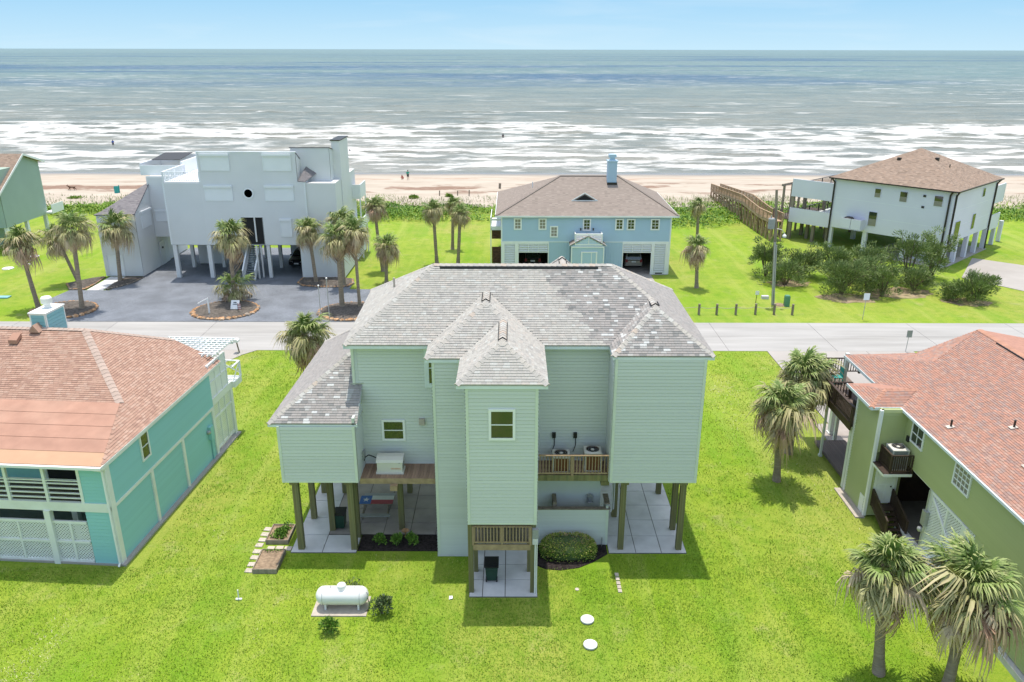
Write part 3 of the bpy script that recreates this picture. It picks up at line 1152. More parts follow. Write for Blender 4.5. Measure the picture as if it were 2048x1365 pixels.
def sea_material():
    m, n, l, b = new_mat('sea_water')
    tc = n.new('ShaderNodeTexCoord')
    sp = n.new('ShaderNodeSeparateXYZ')
    l.new(tc.outputs['Object'], sp.inputs[0])

    def noise(scale, det, stretch, rough=0.6, dist=0.0):
        mp = n.new('ShaderNodeMapping')
        mp.inputs['Scale'].default_value = stretch
        l.new(tc.outputs['Object'], mp.inputs[0])
        no = n.new('ShaderNodeTexNoise')
        no.inputs['Scale'].default_value = scale
        no.inputs['Detail'].default_value = det
        no.inputs['Roughness'].default_value = rough
        no.inputs['Distortion'].default_value = dist
        l.new(mp.outputs[0], no.inputs['Vector'])
        return no.outputs[0]

    def mr(src, a, c, t0=0.0, t1=1.0):
        q = n.new('ShaderNodeMapRange')
        q.inputs['From Min'].default_value = a
        q.inputs['From Max'].default_value = c
        q.inputs['To Min'].default_value = t0
        q.inputs['To Max'].default_value = t1
        l.new(src, q.inputs['Value'])
        return q.outputs[0]

    def mix(f, A, B):
        mx = n.new('ShaderNodeMix')
        mx.data_type = 'RGBA'
        l.new(f, mx.inputs['Factor'])
        for nm, c in (('A', A), ('B', B)):
            if isinstance(c, tuple):
                mx.inputs[nm].default_value = (*c, 1)
            else:
                l.new(c, mx.inputs[nm])
        return mx.outputs['Result']

    def math_(op, a, c):
        q = n.new('ShaderNodeMath')
        q.operation = op
        for i, s in enumerate((a, c)):
            if isinstance(s, (int, float)):
                q.inputs[i].default_value = s
            else:
                l.new(s, q.inputs[i])
        return q.outputs[0]
    Y = sp.outputs['Y']
    c = mix(mr(Y, 185, 300), (0.33, 0.315, 0.27), (0.235, 0.245, 0.205))
    c = mix(mr(Y, 320, 900), c, (0.135, 0.215, 0.200))
    c = mix(mr(Y, 1500, 9000), c, (0.150, 0.235, 0.225))
    # cloud shadows painted into the water as dark blue bands along the shore
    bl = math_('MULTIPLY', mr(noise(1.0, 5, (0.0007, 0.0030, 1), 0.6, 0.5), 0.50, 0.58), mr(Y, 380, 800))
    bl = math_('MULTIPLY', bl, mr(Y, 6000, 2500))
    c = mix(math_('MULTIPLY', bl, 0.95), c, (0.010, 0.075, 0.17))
    bl2 = math_('MULTIPLY', mr(noise(1.0, 5, (0.012, 0.04, 1), 0.6), 0.45, 0.7), 0.5)
    c = mix(bl2, c, (0.075, 0.125, 0.125))
    bl3 = math_('MULTIPLY', mr(noise(1.0, 6, (0.06, 0.22, 1), 0.65), 0.5, 0.7), mr(Y, 600, 250, 0.1, 0.6))
    c = mix(bl3, c, (0.21, 0.18, 0.115))
    for (sx, sy, amt, ca, cb) in ((0.09, 0.11, 0.5, (0.12, 0.14, 0.125), (0.30, 0.295, 0.24)), (0.03, 0.034, 0.5, (0.11, 0.15, 0.145), (0.28, 0.285, 0.24)), (0.009, 0.010, 0.35, (0.09, 0.15, 0.165), (0.22, 0.265, 0.24))):
        nn = noise(1.0, 5, (sx, sy, 1), 0.7, 0.3)
        c = mix(math_('MULTIPLY', mr(nn, 0.5, 0.30), amt), c, ca)
        c = mix(math_('MULTIPLY', mr(nn, 0.52, 0.72), amt), c, cb)
    at = n.new('ShaderNodeAttribute')
    at.attribute_name = 'foam'
    fine = noise(1.0, 7, (0.11, 0.26, 1), 0.72, 0.4)
    lace = noise(1.0, 5, (0.45, 0.6, 1), 0.75)
    f = math_('ADD', at.outputs['Fac'], math_('MULTIPLY', math_('SUBTRACT', fine, 0.5), 2.0))
    f = math_('ADD', f, math_('MULTIPLY', math_('SUBTRACT', lace, 0.5), 1.1))
    fm = mr(f, 0.34, 1.05)
    fm = math_('MULTIPLY', fm, mr(at.outputs['Fac'], 0.02, 0.18))
    # scattered white caps farther out
    cap = noise(1.0, 5, (0.03, 0.14, 1), 0.7)
    cap2 = noise(1.0, 3, (0.004, 0.010, 1), 0.6)
    cp = math_('MULTIPLY', mr(cap, 0.585, 0.635), mr(cap2, 0.38, 0.58))
    cp = math_('MULTIPLY', cp, math_('MULTIPLY', mr(Y, 280, 340), mr(Y, 2600, 700)))
    fm = math_('MAXIMUM', fm, math_('MULTIPLY', cp, 0.9))
    c2 = mix(fm, c, (0.80, 0.80, 0.78))
    l.new(c2, b.inputs['Base Color'])
    l.new(mr(fm, 0, 1, 0.35, 0.9), b.inputs['Roughness'])
    b.inputs['IOR'].default_value = 1.33
    b.inputs['Specular IOR Level'].default_value = 0.3
    bp = n.new('ShaderNodeBump')
    bp.inputs['Strength'].default_value = 1.0
    bp.inputs['Distance'].default_value = 1.2
    h = math_('ADD', noise(1.0, 6, (0.28, 0.75, 1), 0.65), math_('MULTIPLY', noise(1.0, 5, (0.05, 0.16, 1), 0.6), 2.5))
    l.new(h, bp.inputs['Height'])
    l.new(bp.outputs[0], b.inputs['Normal'])
    return m


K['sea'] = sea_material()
ys = np.concatenate([np.arange(172, 300, 0.8), np.arange(300, 420, 1.6), np.arange(420, 700, 4.0), np.arange(700, 1500, 40), [2000, 3500, 7000, 15000, 40000, 90000]])
xs = np.concatenate([[-90000, -30000, -9000, -3000, -1200, -600, -380], np.arange(-260, 261, 1.3), [380, 600, 1200, 3000, 9000, 30000, 90000]])
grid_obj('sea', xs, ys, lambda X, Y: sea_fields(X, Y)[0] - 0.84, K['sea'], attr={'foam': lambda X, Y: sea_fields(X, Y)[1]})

# ---- grass blades standing in the nearer lawns
NO_GRASS = [(-11.3, -7.8, 34.1, 45), (-9.7, 5, 34.2, 45), (4.8, 9, 34.1, 45), (-2.05, 1.3, 30.65, 36), (-34, -18.2, 33, 49), (19.0, 40, 15, 49), (-9.1, -6.5, 29.3, 30.85),
            (-8, -3.6, 34.2, 36), (1.2, 4.9, 32.9, 36), (-12.8, -11.3, 32.4, 36.6), (21.5, 60, 43.9, 64), (-60, -23.2, 55, 64), (-100, 100, 62.9, 70.7), (-3.8, -1.9, 33.8, 36)]


def blades(name, x0, x1, y0, y1, dens, hgt, wid, m):
    n = int((x1 - x0) * (y1 - y0) * dens)
    x = rng.uniform(x0, x1, n)
    y = rng.uniform(y0, y1, n)
    keep = np.abs(x) < y * 0.62 + 6
    for (a, b2, c, d) in NO_GRASS:
        keep &= ~((x > a) & (x < b2) & (y > c) & (y < d))
    keep &= rng.random(n) < 0.35 + 0.65 * np.clip(fbm(x / 1.3, y / 1.3) * 2.2 - 0.5, 0, 1)
    x, y = x[keep], y[keep]
    n = len(x)
    az = rng.uniform(0, 2 * np.pi, n)
    lean = rng.uniform(0.35, 1.25, n)
    hh = hgt * rng.uniform(0.5, 1.3, n)
    ww = wid * rng.uniform(0.6, 1.3, n)
    dx, dy = np.cos(az), np.sin(az)
    co = np.empty((n, 3, 3), np.float32)
    co[:, 0] = np.stack([x - dy * ww, y + dx * ww, np.full(n, 0.0)], -1)
    co[:, 1] = np.stack([x + dy * ww, y - dx * ww, np.full(n, 0.0)], -1)
    co[:, 2] = np.stack([x + dx * hh * np.sin(lean), y + dy * hh * np.sin(lean), 0.01 + hh * np.cos(lean)], -1)
    me = bpy.data.meshes.new(name)
    me.vertices.add(n * 3)
    me.vertices.foreach_set('co', co.reshape(-1))
    me.loops.add(n * 3)
    me.loops.foreach_set('vertex_index', np.arange(n * 3, dtype=np.int32))
    me.polygons.add(n)
    me.polygons.foreach_set('loop_start', np.arange(0, n * 3, 3, dtype=np.int32))
    me.update(calc_edges=True)
    a = me.attributes.new('rnd', 'FLOAT', 'FACE')
    a.data.foreach_set('value', np.clip(rng.random(n) * 0.62 + 0.75 * (fbm(x / 4, y / 4) - 0.36) + 0.65 * (fbm(x / 2.2 + 9, y / 26) - 0.42), 0, 0.999).astype(np.float32))
    me.materials.append(m)
    o = bpy.data.objects.new(name, me)
    COL.objects.link(o)
    o['kind'] = 'stuff'
    return o


K['blade'] = mat('grass_blade', (0.2, 0.3, 0.03), 0.7, 0.12, 0.5, spec=0.25, cols=[(0, (0.13, 0.25, 0.012)), (0.25, (0.20, 0.335, 0.02)), (0.5, (0.28, 0.40, 0.035)), (0.72, (0.36, 0.44, 0.06)), (0.88, (0.48, 0.49, 0.16)), (0.96, (0.58, 0.57, 0.32))])
blades('lawn_grass', -28, 28, 20, 34, 300, 0.10, 0.016, K['blade'])
blades('lawn_grass', -36, 36, 34, 63, 110, 0.11, 0.022, K['blade'])

# ------------------------------------------------------------------ the sage green house in the middle
H1 = thing('stilt_house', 'sage green house on timber posts in the centre, with a pale roof and narrow tower', 'house', (0, 36, 0))
SHG_BUDGET['h1'] = 300
sg, tr = K['sage'], K['sage_trim']
# bodies behind the boards
b = MB().box(-7.75, 8.95, 36.28, 44.2, 4.1, 10.58)
make('house_body', b, sg, H1)
b = MB().box(-11.2, -7.62, 34.45, 45.0, 4.1, 7.1)
make('wing_body', b, sg, H1)
sided_wall(H1, (-11.22, 34.3), (-7.52, 34.3), 4.09, 7.08, sg)
sided_wall(H1, (-7.52, 34.3), (-7.52, 36.15), 4.09, 7.5, sg, ind=False)
sided_wall(H1, (-11.22, 45.1), (-11.22, 34.3), 4.09, 7.08, sg, ind=False)
sided_wall(H1, (4.8, 34.3), (9.02, 34.3), 4.11, 10.58, sg)
sided_wall(H1, (4.8, 36.15), (4.8, 34.3), 4.11, 10.58, sg)
sided_wall(H1, (9.02, 34.3), (9.02, 44.3), 4.11, 10.58, sg, ind=False)
sided_wall(H1, (-1.97, 31.0), (1.12, 31.0), 3.87, 10.58, sg)
sided_wall(H1, (1.12, 31.0), (1.12, 36.15), 3.87, 10.58, sg, ind=False)
sided_wall(H1, (-1.97, 34.0), (-1.97, 31.0), 3.87, 10.58, sg, ind=False)
sided_wall(H1, (-3.68, 34.0), (-1.97, 34.0), 0.14, 10.58, sg)
sided_wall(H1, (-3.68, 36.15), (-3.68, 34.0), 0.14, 10.58, sg, ind=False)
sided_wall(H1, (-7.52, 36.15), (-3.68, 36.15), 4.1, 10.58, sg, holes=((3.28, 3.9, 8.35, 10.4),))
sided_wall(H1, (-7.82, 36.15), (-7.53, 36.15), 8.4, 10.58, sg, ind=False)
sided_wall(H1, (1.12, 36.15), (4.8, 36.15), 4.3, 10.58, sg)
sided_wall(H1, (1.12, 36.2), (4.62, 36.2), 0.08, 4.0, sg, ind=False)
sided_wall(H1, (1.1, 34.97), (4.9, 34.97), 0.06, 2.12, sg)
wall_core(H1, (4.9, 34.97), (4.9, 36.0), 0.06, 2.3, sg)
make('tower_floor', MB().box(-1.9, 1.05, 31.12, 35.9, 3.87, 3.95), sg, H1)
make('wall_cap', MB().box(1.1, 4.98, 34.9, 35.16, 2.12, 2.17), K['postgrey'], H1)
make('wall_cap', MB().box(4.72, 4.99, 35.16, 36.1, 2.3, 2.36), K['postgrey'], H1)
make('wall_footing', MB().box(-3.72, -1.98, 33.96, 36.1, 0, 0.14), K['conc'], H1)
make('divider_post', MB().box(2.1, 2.3, 35.25, 36.1, 0.06, 2.35), K['postgrey'], H1)
# corner boards and band boards
for (x, y, z0, z1) in ((-11.17, 34.26, 4.05, 7.1), (-7.57, 34.26, 4.05, 7.1), (4.85, 34.26, 4.07, 10.6), (8.97, 34.26, 4.07, 10.6), (-1.92, 30.96, 3.83, 10.6), (1.07, 30.96, 3.83, 10.6),
                       (-3.63, 33.96, 0.14, 10.6), (-7.77, 36.11, 8.2, 10.6), (4.85, 34.93, 0.06, 2.12)):
    make('corner_board', MB().box(x - 0.065, x + 0.065, y - 0.035, y + 0.06, z0, z1), tr, H1)
for (a, c, y, z) in ((-11.1, -7.64, 34.27, 4.05), (4.92, 8.9, 34.27, 4.07), (-1.85, 1.0, 30.97, 3.83)):
    make('band_board', MB().box(a, c, y - 0.035, y + 0.05, z, z + 0.1), tr, H1)

# ---- roofs
ze = 10.72
A0, A1 = (-8.05, 35.65, ze), (9.37, 35.65, ze)
B0, B1 = (-8.25, 45.0, ze), (9.40, 45.2, ze)
RL, RR = (-4.02, 39.8, 13.62), (5.12, 39.8, 13.62)
main_roof = roof_slab(H1, [[A0, A1, RR, RL], [A0, RL, B0], [A1, B1, RR], [B1, B0, RL, RR]], K['shg_pale'])
Rf = [(4.66, 34.25, ze), (9.375, 34.25, ze), (6.92, 36.6, 12.40), (6.92, 38.05, 12.40)]
VR = (4.66 + 0.0, 35.65, ze)
right_roof = roof_slab(H1, [[Rf[0], Rf[1], Rf[2]], [Rf[0], Rf[2], Rf[3], VR], [Rf[1], (9.375, 35.7, ze), Rf[3], Rf[2]]], K['shg_grey'])
Cf = [(-3.99, 33.88, ze), (1.53, 33.88, ze), (-1.27, 36.6, 12.62), (-1.27, 38.4, 12.62)]
east = [(1.53, 30.88, ze), (1.53, 35.65, ze), (-1.27, 38.4, 12.62), (-1.27, 36.6, 12.62), (-0.415, 35.77, 12.04), (-0.415, 32.75, 12.04)]
stair_roof = roof_slab(H1, [[Cf[0], Cf[1], Cf[2]], [Cf[0], Cf[2], Cf[3], (-3.99, 35.65, ze)], east], K['shg_pale'])
Tf = [(-2.36, 30.88, ze), (1.53, 30.88, ze), (-0.415, 32.75, 12.04), (-0.415, 35.8, 12.04)]
tower_roof = roof_slab(H1, [[Tf[0], Tf[1], Tf[2]], [Tf[0], Tf[2], Tf[3], (-2.36, 33.9, ze)]], K['shg_pale'])
zl = 7.22
Lf = [(-11.66, 34.3, zl), (-7.38, 34.3, zl), (-7.38, 36.1, zl + 0.7 * 1.8), (-7.8, 38.05, zl + 2.63), (-7.8, 42.0, zl + 2.63), (-11.4, 45.75, zl), (-7.8, 45.75, zl)]
left_roof = roof_slab(H1, [[Lf[0], Lf[1], Lf[2], Lf[3]], [Lf[0], Lf[3], Lf[4], Lf[5]], [Lf[5], Lf[4], Lf[6]]], K['shg_grey'])
Bk = [(0.5, 46.2, ze), (5.0, 46.2, ze), (2.75, 43.2, 13.17), (2.75, 40.6, 13.17), (0.5, 43.5, ze), (5.0, 43.5, ze)]
back_roof = roof_slab(H1, [[Bk[0], Bk[1], Bk[2]], [Bk[0], Bk[2], Bk[3], Bk[4]], [Bk[1], Bk[5], Bk[3], Bk[2]]], K['shg_pale'])


def batch(p):
    # the newer grey bundles lie right of a slanting joint on the front slope
    t = (p.y - 35.65) / 4.15
    return 1 if p.x > 4.3 - 3.0 * t + 0.25 * math.sin(p.y * 9) else 0


MT = [K['shg_pale'], K['shg_grey']]


def sight(p):
    # leave out shingles that lie under the smaller roofs crossing the big slope
    up = lambda hw, cx, y0, rise: p.y < 39 and abs(p.x - cx) < hw and p.z < ze + rise * (hw - abs(p.x - cx)) - 0.02
    return up(2.36, 7.02, 0, 0.70) or up(2.72, -1.27, 0, 0.695) or up(1.95, -0.415, 0, 0.68)


shingle_face(tower_roof, [Tf[0], Tf[1], Tf[2]], MT, lambda p: 0, budget='h1', want=95)
shingle_face(left_roof, [Lf[0], Lf[1], Lf[2], Lf[3]], MT, lambda p: 1, budget='h1', want=110)
shingle_face(right_roof, [Rf[0], Rf[1], Rf[2]], MT, lambda p: 1, budget='h1', want=95)
shingle_face(main_roof, [A0, A1, RR, RL], MT, batch, cutouts=sight)
shingle_face(main_roof, [B0, A0, RL], MT, lambda p: 0)
shingle_face(main_roof, [A1, B1, RR], MT, lambda p: 1, rv=lambda: 0.15 + 0.7 * R.random())
shingle_face(right_roof, [VR, Rf[0], Rf[2], Rf[3]], MT, lambda p: 1)
shingle_face(right_roof, [Rf[1], (9.375, 35.7, ze), Rf[3], Rf[2]], MT, lambda p: 1, rv=lambda: 0.15 + 0.7 * R.random())
shingle_face(stair_roof, [Cf[0], Cf[1], Cf[2]], MT, lambda p: 0, cutouts=lambda p: abs(p.x + 0.415) < 1.95 and p.z < ze + 0.68 * (1.95 - abs(p.x + 0.415)) - 0.02)
shingle_face(stair_roof, [(-3.99, 35.65, ze), Cf[0], Cf[2], Cf[3]], MT, lambda p: 0)
shingle_face(stair_roof, east, MT, lambda p: 0)
shingle_face(tower_roof, [(-2.36, 33.9, ze), Tf[0], Tf[2], Tf[3]], MT, lambda p: 0)
shingle_face(left_roof, [Lf[5], Lf[0], Lf[3], Lf[4]], MT, lambda p: 1, rv=lambda: 0.2 + 0.64 * R.random())
shingle_face(back_roof, [Bk[4], Bk[0], Bk[2], Bk[3]], MT, lambda p: 0)
shingle_face(back_roof, [Bk[1], Bk[5], Bk[3], Bk[2]], MT, lambda p: 0)
cm = K['ridgecap_b']
for (rf, p, q) in ((main_roof, A0, RL), (main_roof, (6.92, 38.05, 12.40), RR), (main_roof, B0, RL), (main_roof, B1, RR), (main_roof, RL, RR), (right_roof, Rf[0], Rf[2]), (right_roof, Rf[1], Rf[2]), (right_roof, Rf[2], Rf[3]),
                   (stair_roof, Cf[0], Cf[2]), (stair_roof, (-0.415, 35.77, 12.04), Cf[2]), (stair_roof, Cf[2], Cf[3]), (tower_roof, Tf[0], Tf[2]), (tower_roof, Tf[1], Tf[2]), (tower_roof, Tf[2], Tf[3]),
                   (left_roof, Lf[0], Lf[3]), (left_roof, Lf[5], Lf[4]), (back_roof, Bk[0], Bk[2]), (back_roof, Bk[1], Bk[2]), (back_roof, Bk[2], Bk[3])):
    cap_line(rf, p, q, cm)


def ridge_vent(rf, p, q, w=0.17, slope=0.6):
    p, q = Vector(p), Vector(q)
    d = (q - p).normalized()
    a = d.cross(Vector((0, 0, 1))).normalized()
    for s in (-1, 1):
        o = a * (s * w * 1.15) + Vector((0, 0, 0.08 - w * 1.15 * slope))
        make('ridge_vent', MB().beam(p + o, q + o, 0.035, 0.07), K['vent'], rf)
    make('ridge_vent', MB().beam(p + a * w + Vector((0, 0, 0.04 - w * slope)), p + Vector((0, 0, 0.07)), 0.03, 0.05).beam(p - a * w + Vector((0, 0, 0.04 - w * slope)), p + Vector((0, 0, 0.07)), 0.03, 0.05), K['vent'], rf)


ridge_vent(tower_roof, (-0.415, 32.9, 12.05), (-0.415, 35.2, 12.05))
ridge_vent(stair_roof, (-1.27, 36.75, 12.64), (-1.27, 38.1, 12.64))
ridge_vent(right_roof, (6.92, 36.75, 12.42), (6.92, 37.35, 12.42))
ridge_vent(back_roof, (2.75, 42.7, 13.2), (2.75, 41.8, 13.2))
make('ridge_vent', MB().beam((-3.7, 39.56, 13.50), (4.4, 39.56, 13.50), 0.07, 0.09), K['vent'], main_roof)
make('vent_pipe', MB().tube([(-6.3, 41.0, 11.9), (-6.3, 41.0, 12.55)], 0.06, 10), K['stone'], main_roof)

# fascia and soffit
for (p, q) in (((-8.05, 35.67), (-3.99, 35.67)), ((1.53, 35.67), (4.66, 35.67)), ((-3.99, 33.9), (-2.36, 33.9)), ((-2.36, 30.9), (1.53, 30.9)), ((4.66, 34.27), (9.37, 34.27)),
               ((-8.05, 45.0), (-8.05, 35.6)), ((9.35, 34.25), (9.38, 45.2)), ((-2.34, 33.9), (-2.34, 30.9)), ((1.51, 30.9), (1.51, 35.6)), ((-3.97, 35.6), (-3.97, 33.9)), ((4.68, 35.6), (4.68, 34.27))):
    make('fascia', MB().beam((p[0], p[1], ze - 0.10), (q[0], q[1], ze - 0.10), 0.035, 0.2), K['fascia'], H1)
for (p, q) in (((-11.66, 34.32), (-7.38, 34.32)), ((-11.34, 45.7), (-11.58, 34.4))):
    make('fascia', MB().beam((p[0], p[1], zl - 0.10), (q[0], q[1], zl - 0.10), 0.035, 0.17), K['fascia'], H1)
make('fascia', MB().beam((-7.40, 34.3, zl - 0.09), (-7.40, 36.1, zl + 1.17), 0.035, 0.17), K['fascia'], H1)
make('soffit', MB().box(-8.0, 9.3, 35.72, 36.3, ze - 0.19, ze - 0.17).box(4.7, 9.3, 34.3, 35.7, ze - 0.192, ze - 0.172).box(-3.95, -2.3, 33.92, 35.7, ze - 0.194, ze - 0.174).box(-2.3, 1.48, 30.92, 35.7, ze - 0.196, ze - 0.176), tr, H1)
make('soffit', MB().prism([(-11.55, 34.36, zl - 0.17), (-7.42, 34.36, zl - 0.17), (-7.42, 45.6, zl - 0.17), (-11.32, 45.6, zl - 0.17)], (0, 0, 0.02)), tr, H1)
make('flashing', MB().beam((-7.95, 36.08, 8.52), (-7.3, 36.08, 8.56), 0.02, 0.05), K['steel'], H1)

# ---- posts
up = ucube('post', K['post'])
uc = ucube('corbel', K['post'])
for (x, y, z1, s) in ((-10.7, 34.55, 4.08, .30), (-8.0, 34.55, 4.08, .30), (-10.72, 37.35, 4.1, .28), (-9.46, 36.26, 4.1, .3), (-8.02, 35.62, 4.1, .28), (-5.82, 36.35, 4.0, .28), (-10.77, 40.05, 4.1, .28), (-5.85, 40.1, 4.1, .28),
                      (-9.57, 40.05, 4.1, .28), (-10.75, 43.3, 4.1, .28), (-7.6, 43.4, 4.1, .28), (-4.0, 43.5, 4.1, .28), (5.58, 37.6, 4.1, .28), (5.55, 34.6, 4.1, .28), (8.42, 40.0, 4.1, .28), (8.54, 36.35, 4.1, .28), (8.5, 34.57, 4.1, .28),
                      (5.5, 41.0, 4.1, .28), (8.5, 43.5, 4.1, .28), (2.0, 43.5, 4.1, .28), (-1.88, 31.14, 3.87, .24), (0.99, 31.14, 3.87, .24), (-1.73, 32.7, 3.87, .2), (.85, 32.7, 3.87, .2)):
    piece('post', up, H1, T(x, y, 0.06) @ RZ(R.uniform(-0.02, 0.02)) @ S(s, s, z1 - 0.06))
for (x, y) in ((-10.72, 34.52), (-8.02, 34.52), (5.6, 34.57), (8.5, 34.54)):
    piece('corbel', uc, H1, T(x - 0.02, y - 0.0, 3.86) @ S(0.40, 0.34, 0.24))
make('joist', MB().box(-11.1, -7.6, 34.6, 34.85, 3.86, 4.1).box(4.95, 8.9, 34.65, 34.9, 3.86, 4.1), K['post'], H1)
make('downpipe', MB().tube([(5.42, 37.42, 4.1), (5.42, 37.42, 0.6), (5.35, 37.3, 0.5)], 0.035, 8).tube([(5.52, 37.42, 4.1), (5.52, 37.42, 0.6)], 0.03, 8), K['white'], H1)

# ---- left service deck, boards run front to back
deck = make('deck', MB().box(-7.5, -3.7, 34.62, 34.70, 3.80, 4.06).box(-7.5, -3.7, 35.3, 35.4, 3.8, 4.04).box(-7.5, -3.7, 36.0, 36.1, 3.8, 4.04), K['postgrey'], H1)
ub = ucube('deck_board', K['deck'])
n = 27
for i in range(n):
    x = -7.48 + (i + 0.5) * 3.78 / n
    piece('deck_board', ub, deck, T(x, 35.36, 4.06) @ S(3.78 / n - 0.012, 1.48, 0.04))
make('band_board', MB().box(-7.5, -3.7, 34.57, 34.617, 3.80, 4.09), K['rail'], deck)
make('beam_end', MB().box(-6.0, -5.65, 34.35, 34.7, 3.52, 3.79), K['rail'], deck)
# ---- right deck with railing
deck = make('deck', MB().box(1.15, 4.78, 34.64, 34.72, 4.0, 4.26).box(1.15, 4.78, 36.0, 36.1, 4.0, 4.26), K['post'], H1)
ub = ucube('deck_board', K['deck'])
for i in range(11):
    y = 34.66 + (i + 0.5) * 1.44 / 11
    piece('deck_board', ub, deck, T(2.965, y, 4.26) @ S(3.62, 0.12, 0.04))
make('band_board', MB().box(1.15, 4.78, 34.57, 34.637, 3.98, 4.30), K['post'], deck)
railing(deck, (1.16, 34.6), (4.78, 34.6), 4.30, 1.08, K['rail'], gap=0.145, post=1.8, pw=0.12)
piece('corbel', uc, H1, T(4.62, 34.75, 3.72) @ S(0.42, 0.34, 0.24))
# ---- little balcony in the tower base
balc = make('balcony', MB().box(-1.76, 0.87, 31.03, 31.1, 2.40, 2.70).box(-1.7, 0.8, 32.4, 32.48, 2.4, 2.66), K['rail'], H1)
ub = ucube('deck_board', K['postgrey'])
for i in range(10):
    piece('deck_board', ub, balc, T(-0.445, 31.13 + (i + 0.5) * 0.135, 2.70) @ S(2.5, 0.125, 0.035))
railing(balc, (-1.76, 31.03), (0.87, 31.03), 2.74, 0.95, K['rail'], gap=0.145, post=1.31, pw=0.09)
# boxes on the tower post and walls
make('meter_box', MB().box(0.94, 1.22, 30.84, 31.02, 3.16, 3.62), K['grey'], H1)
make('meter_box', MB().box(0.95, 1.20, 30.86, 31.02, 2.82, 3.13), K['conc'], H1)
make('conduit', MB().tube([(1.08, 30.95, 2.82), (1.08, 30.95, 0.06)], 0.03, 8).tube([(1.16, 30.97, 2.82), (1.16, 30.97, 0.06)], 0.025, 8), K['white'], H1)
make('wall_vent', MB().box(-4.64, -4.36, 35.95, 36.15, 6.33, 6.66), K['stone'], H1)
for x in (2.12, 3.19):
    make('disconnect_box', MB().box(x - 0.09, x + 0.09, 35.97, 36.1, 5.62, 5.9), K['black'], H1)
    make('conduit', MB().tube([(x + 0.03, 36.05, 5.62), (x + 0.03, 36.02, 5.2), (x - 0.1, 35.9, 4.9)], 0.02, 6), K['hose'], H1)
make('meter_box', MB().box(-7.51, -7.38, 35.4, 35.75, 4.7, 5.1), K['grey'], H1)
# windows
window(H1, (-6.53, 36.13), (-5.36, 36.13), 5.42, 6.58, K['white'])
window(H1, (-1.0, 30.98), (0.15, 30.98), 8.10, 9.58, K['white'])
window(H1, (-4.28, 36.13), (-3.69, 36.13), 8.35, 10.4, K['fascia'], grid=(1, 2), fw=0.22)
# lantern hanging on the wall of the enclosure
make('wall_lantern', MB().lathe([(0.02, 0.42), (0.05, 0.36), (0.17, 0.30), (0.15, 0.25), (0.13, 0.0), (0.17, -0.04), (0.02, -0.06)], (4.05, 35.97, 2.0), 12), K['steel'], H1)

# ------------------------------------------------------------------ plants: leaf clouds, bushes, hedge
def leafmat(name, cols):
    m = mat(name, cols[0][1], 0.6, 0.15, 1.5, spec=0.3, cols=cols)
    b = m.node_tree.nodes['Principled BSDF']
    return m


K['leaf'] = leafmat('bright_leaf', [(0, (0.07, 0.15, 0.02)), (0.3, (0.12, 0.24, 0.03)), (0.6, (0.18, 0.32, 0.04)), (0.85, (0.27, 0.38, 0.08))])
K['leafdull'] = leafmat('dull_leaf', [(0, (0.07, 0.10, 0.045)), (0.3, (0.10, 0.15, 0.055)), (0.6, (0.14, 0.19, 0.075)), (0.85, (0.20, 0.24, 0.12))])
K['leafhedge'] = leafmat('golden_hedge_leaf', [(0, (0.07, 0.14, 0.02)), (0.25, (0.20, 0.29, 0.04)), (0.5, (0.38, 0.43, 0.09)), (0.72, (0.55, 0.52, 0.18)), (0.9, (0.58, 0.36, 0.22))])
K['leafcedar'] = leafmat('feathery_green_leaf', [(0, (0.10, 0.145, 0.05)), (0.25, (0.17, 0.235, 0.07)), (0.55, (0.235, 0.31, 0.10)), (0.82, (0.33, 0.38, 0.15)), (0.95, (0.40, 0.41, 0.25))])
K['leafdune'] = leafmat('dune_leaf', [(0, (0.09, 0.19, 0.025)), (0.3, (0.17, 0.30, 0.03)), (0.6, (0.27, 0.37, 0.05)), (0.85, (0.36, 0.40, 0.10))])
K['bark'] = mat('grey_brown_bark', (0.15, 0.11, 0.08), 0.9, 0.3, 5, bump=0.6, bscale=15)


def rand_dir():
    while True:
        v = Vector((R.uniform(-1, 1), R.uniform(-1, 1), R.uniform(-1, 1)))
        if 0.05 < v.length < 1:
            return v.normalized()


def leaf_quad(b, p, d, up, ln, wd, r):
    s = d.cross(up)
    if s.length < 1e-3:
        s = Vector((1, 0, 0))
    s = s.normalized() * wd * 0.5
    b.add([p, p + d * (ln * 0.45) + s, p + d * ln, p + d * (ln * 0.45) - s], [(0, 1, 2, 3)], 0, r)


def leaf_ball(b, c, rad3, n, ln, wd, flat=0.0, shell=0.55):
    c = Vector(c)
    for _ in range(n):
        v = rand_dir()
        if v.z < -0.55:
            v.z *= -0.6
        k = shell + (1 - shell) * R.random()
        p = c + Vector((v.x * rad3[0], v.y * rad3[1], v.z * rad3[2])) * k
        d = (v + rand_dir() * 0.8 + Vector((0, 0, 0.25))).normalized()
        leaf_quad(b, p, d, rand_dir(), ln * R.uniform(0.6, 1.3), wd * R.uniform(0.7, 1.3), min(0.999, max(0, R.gauss(0.45, 0.25))))


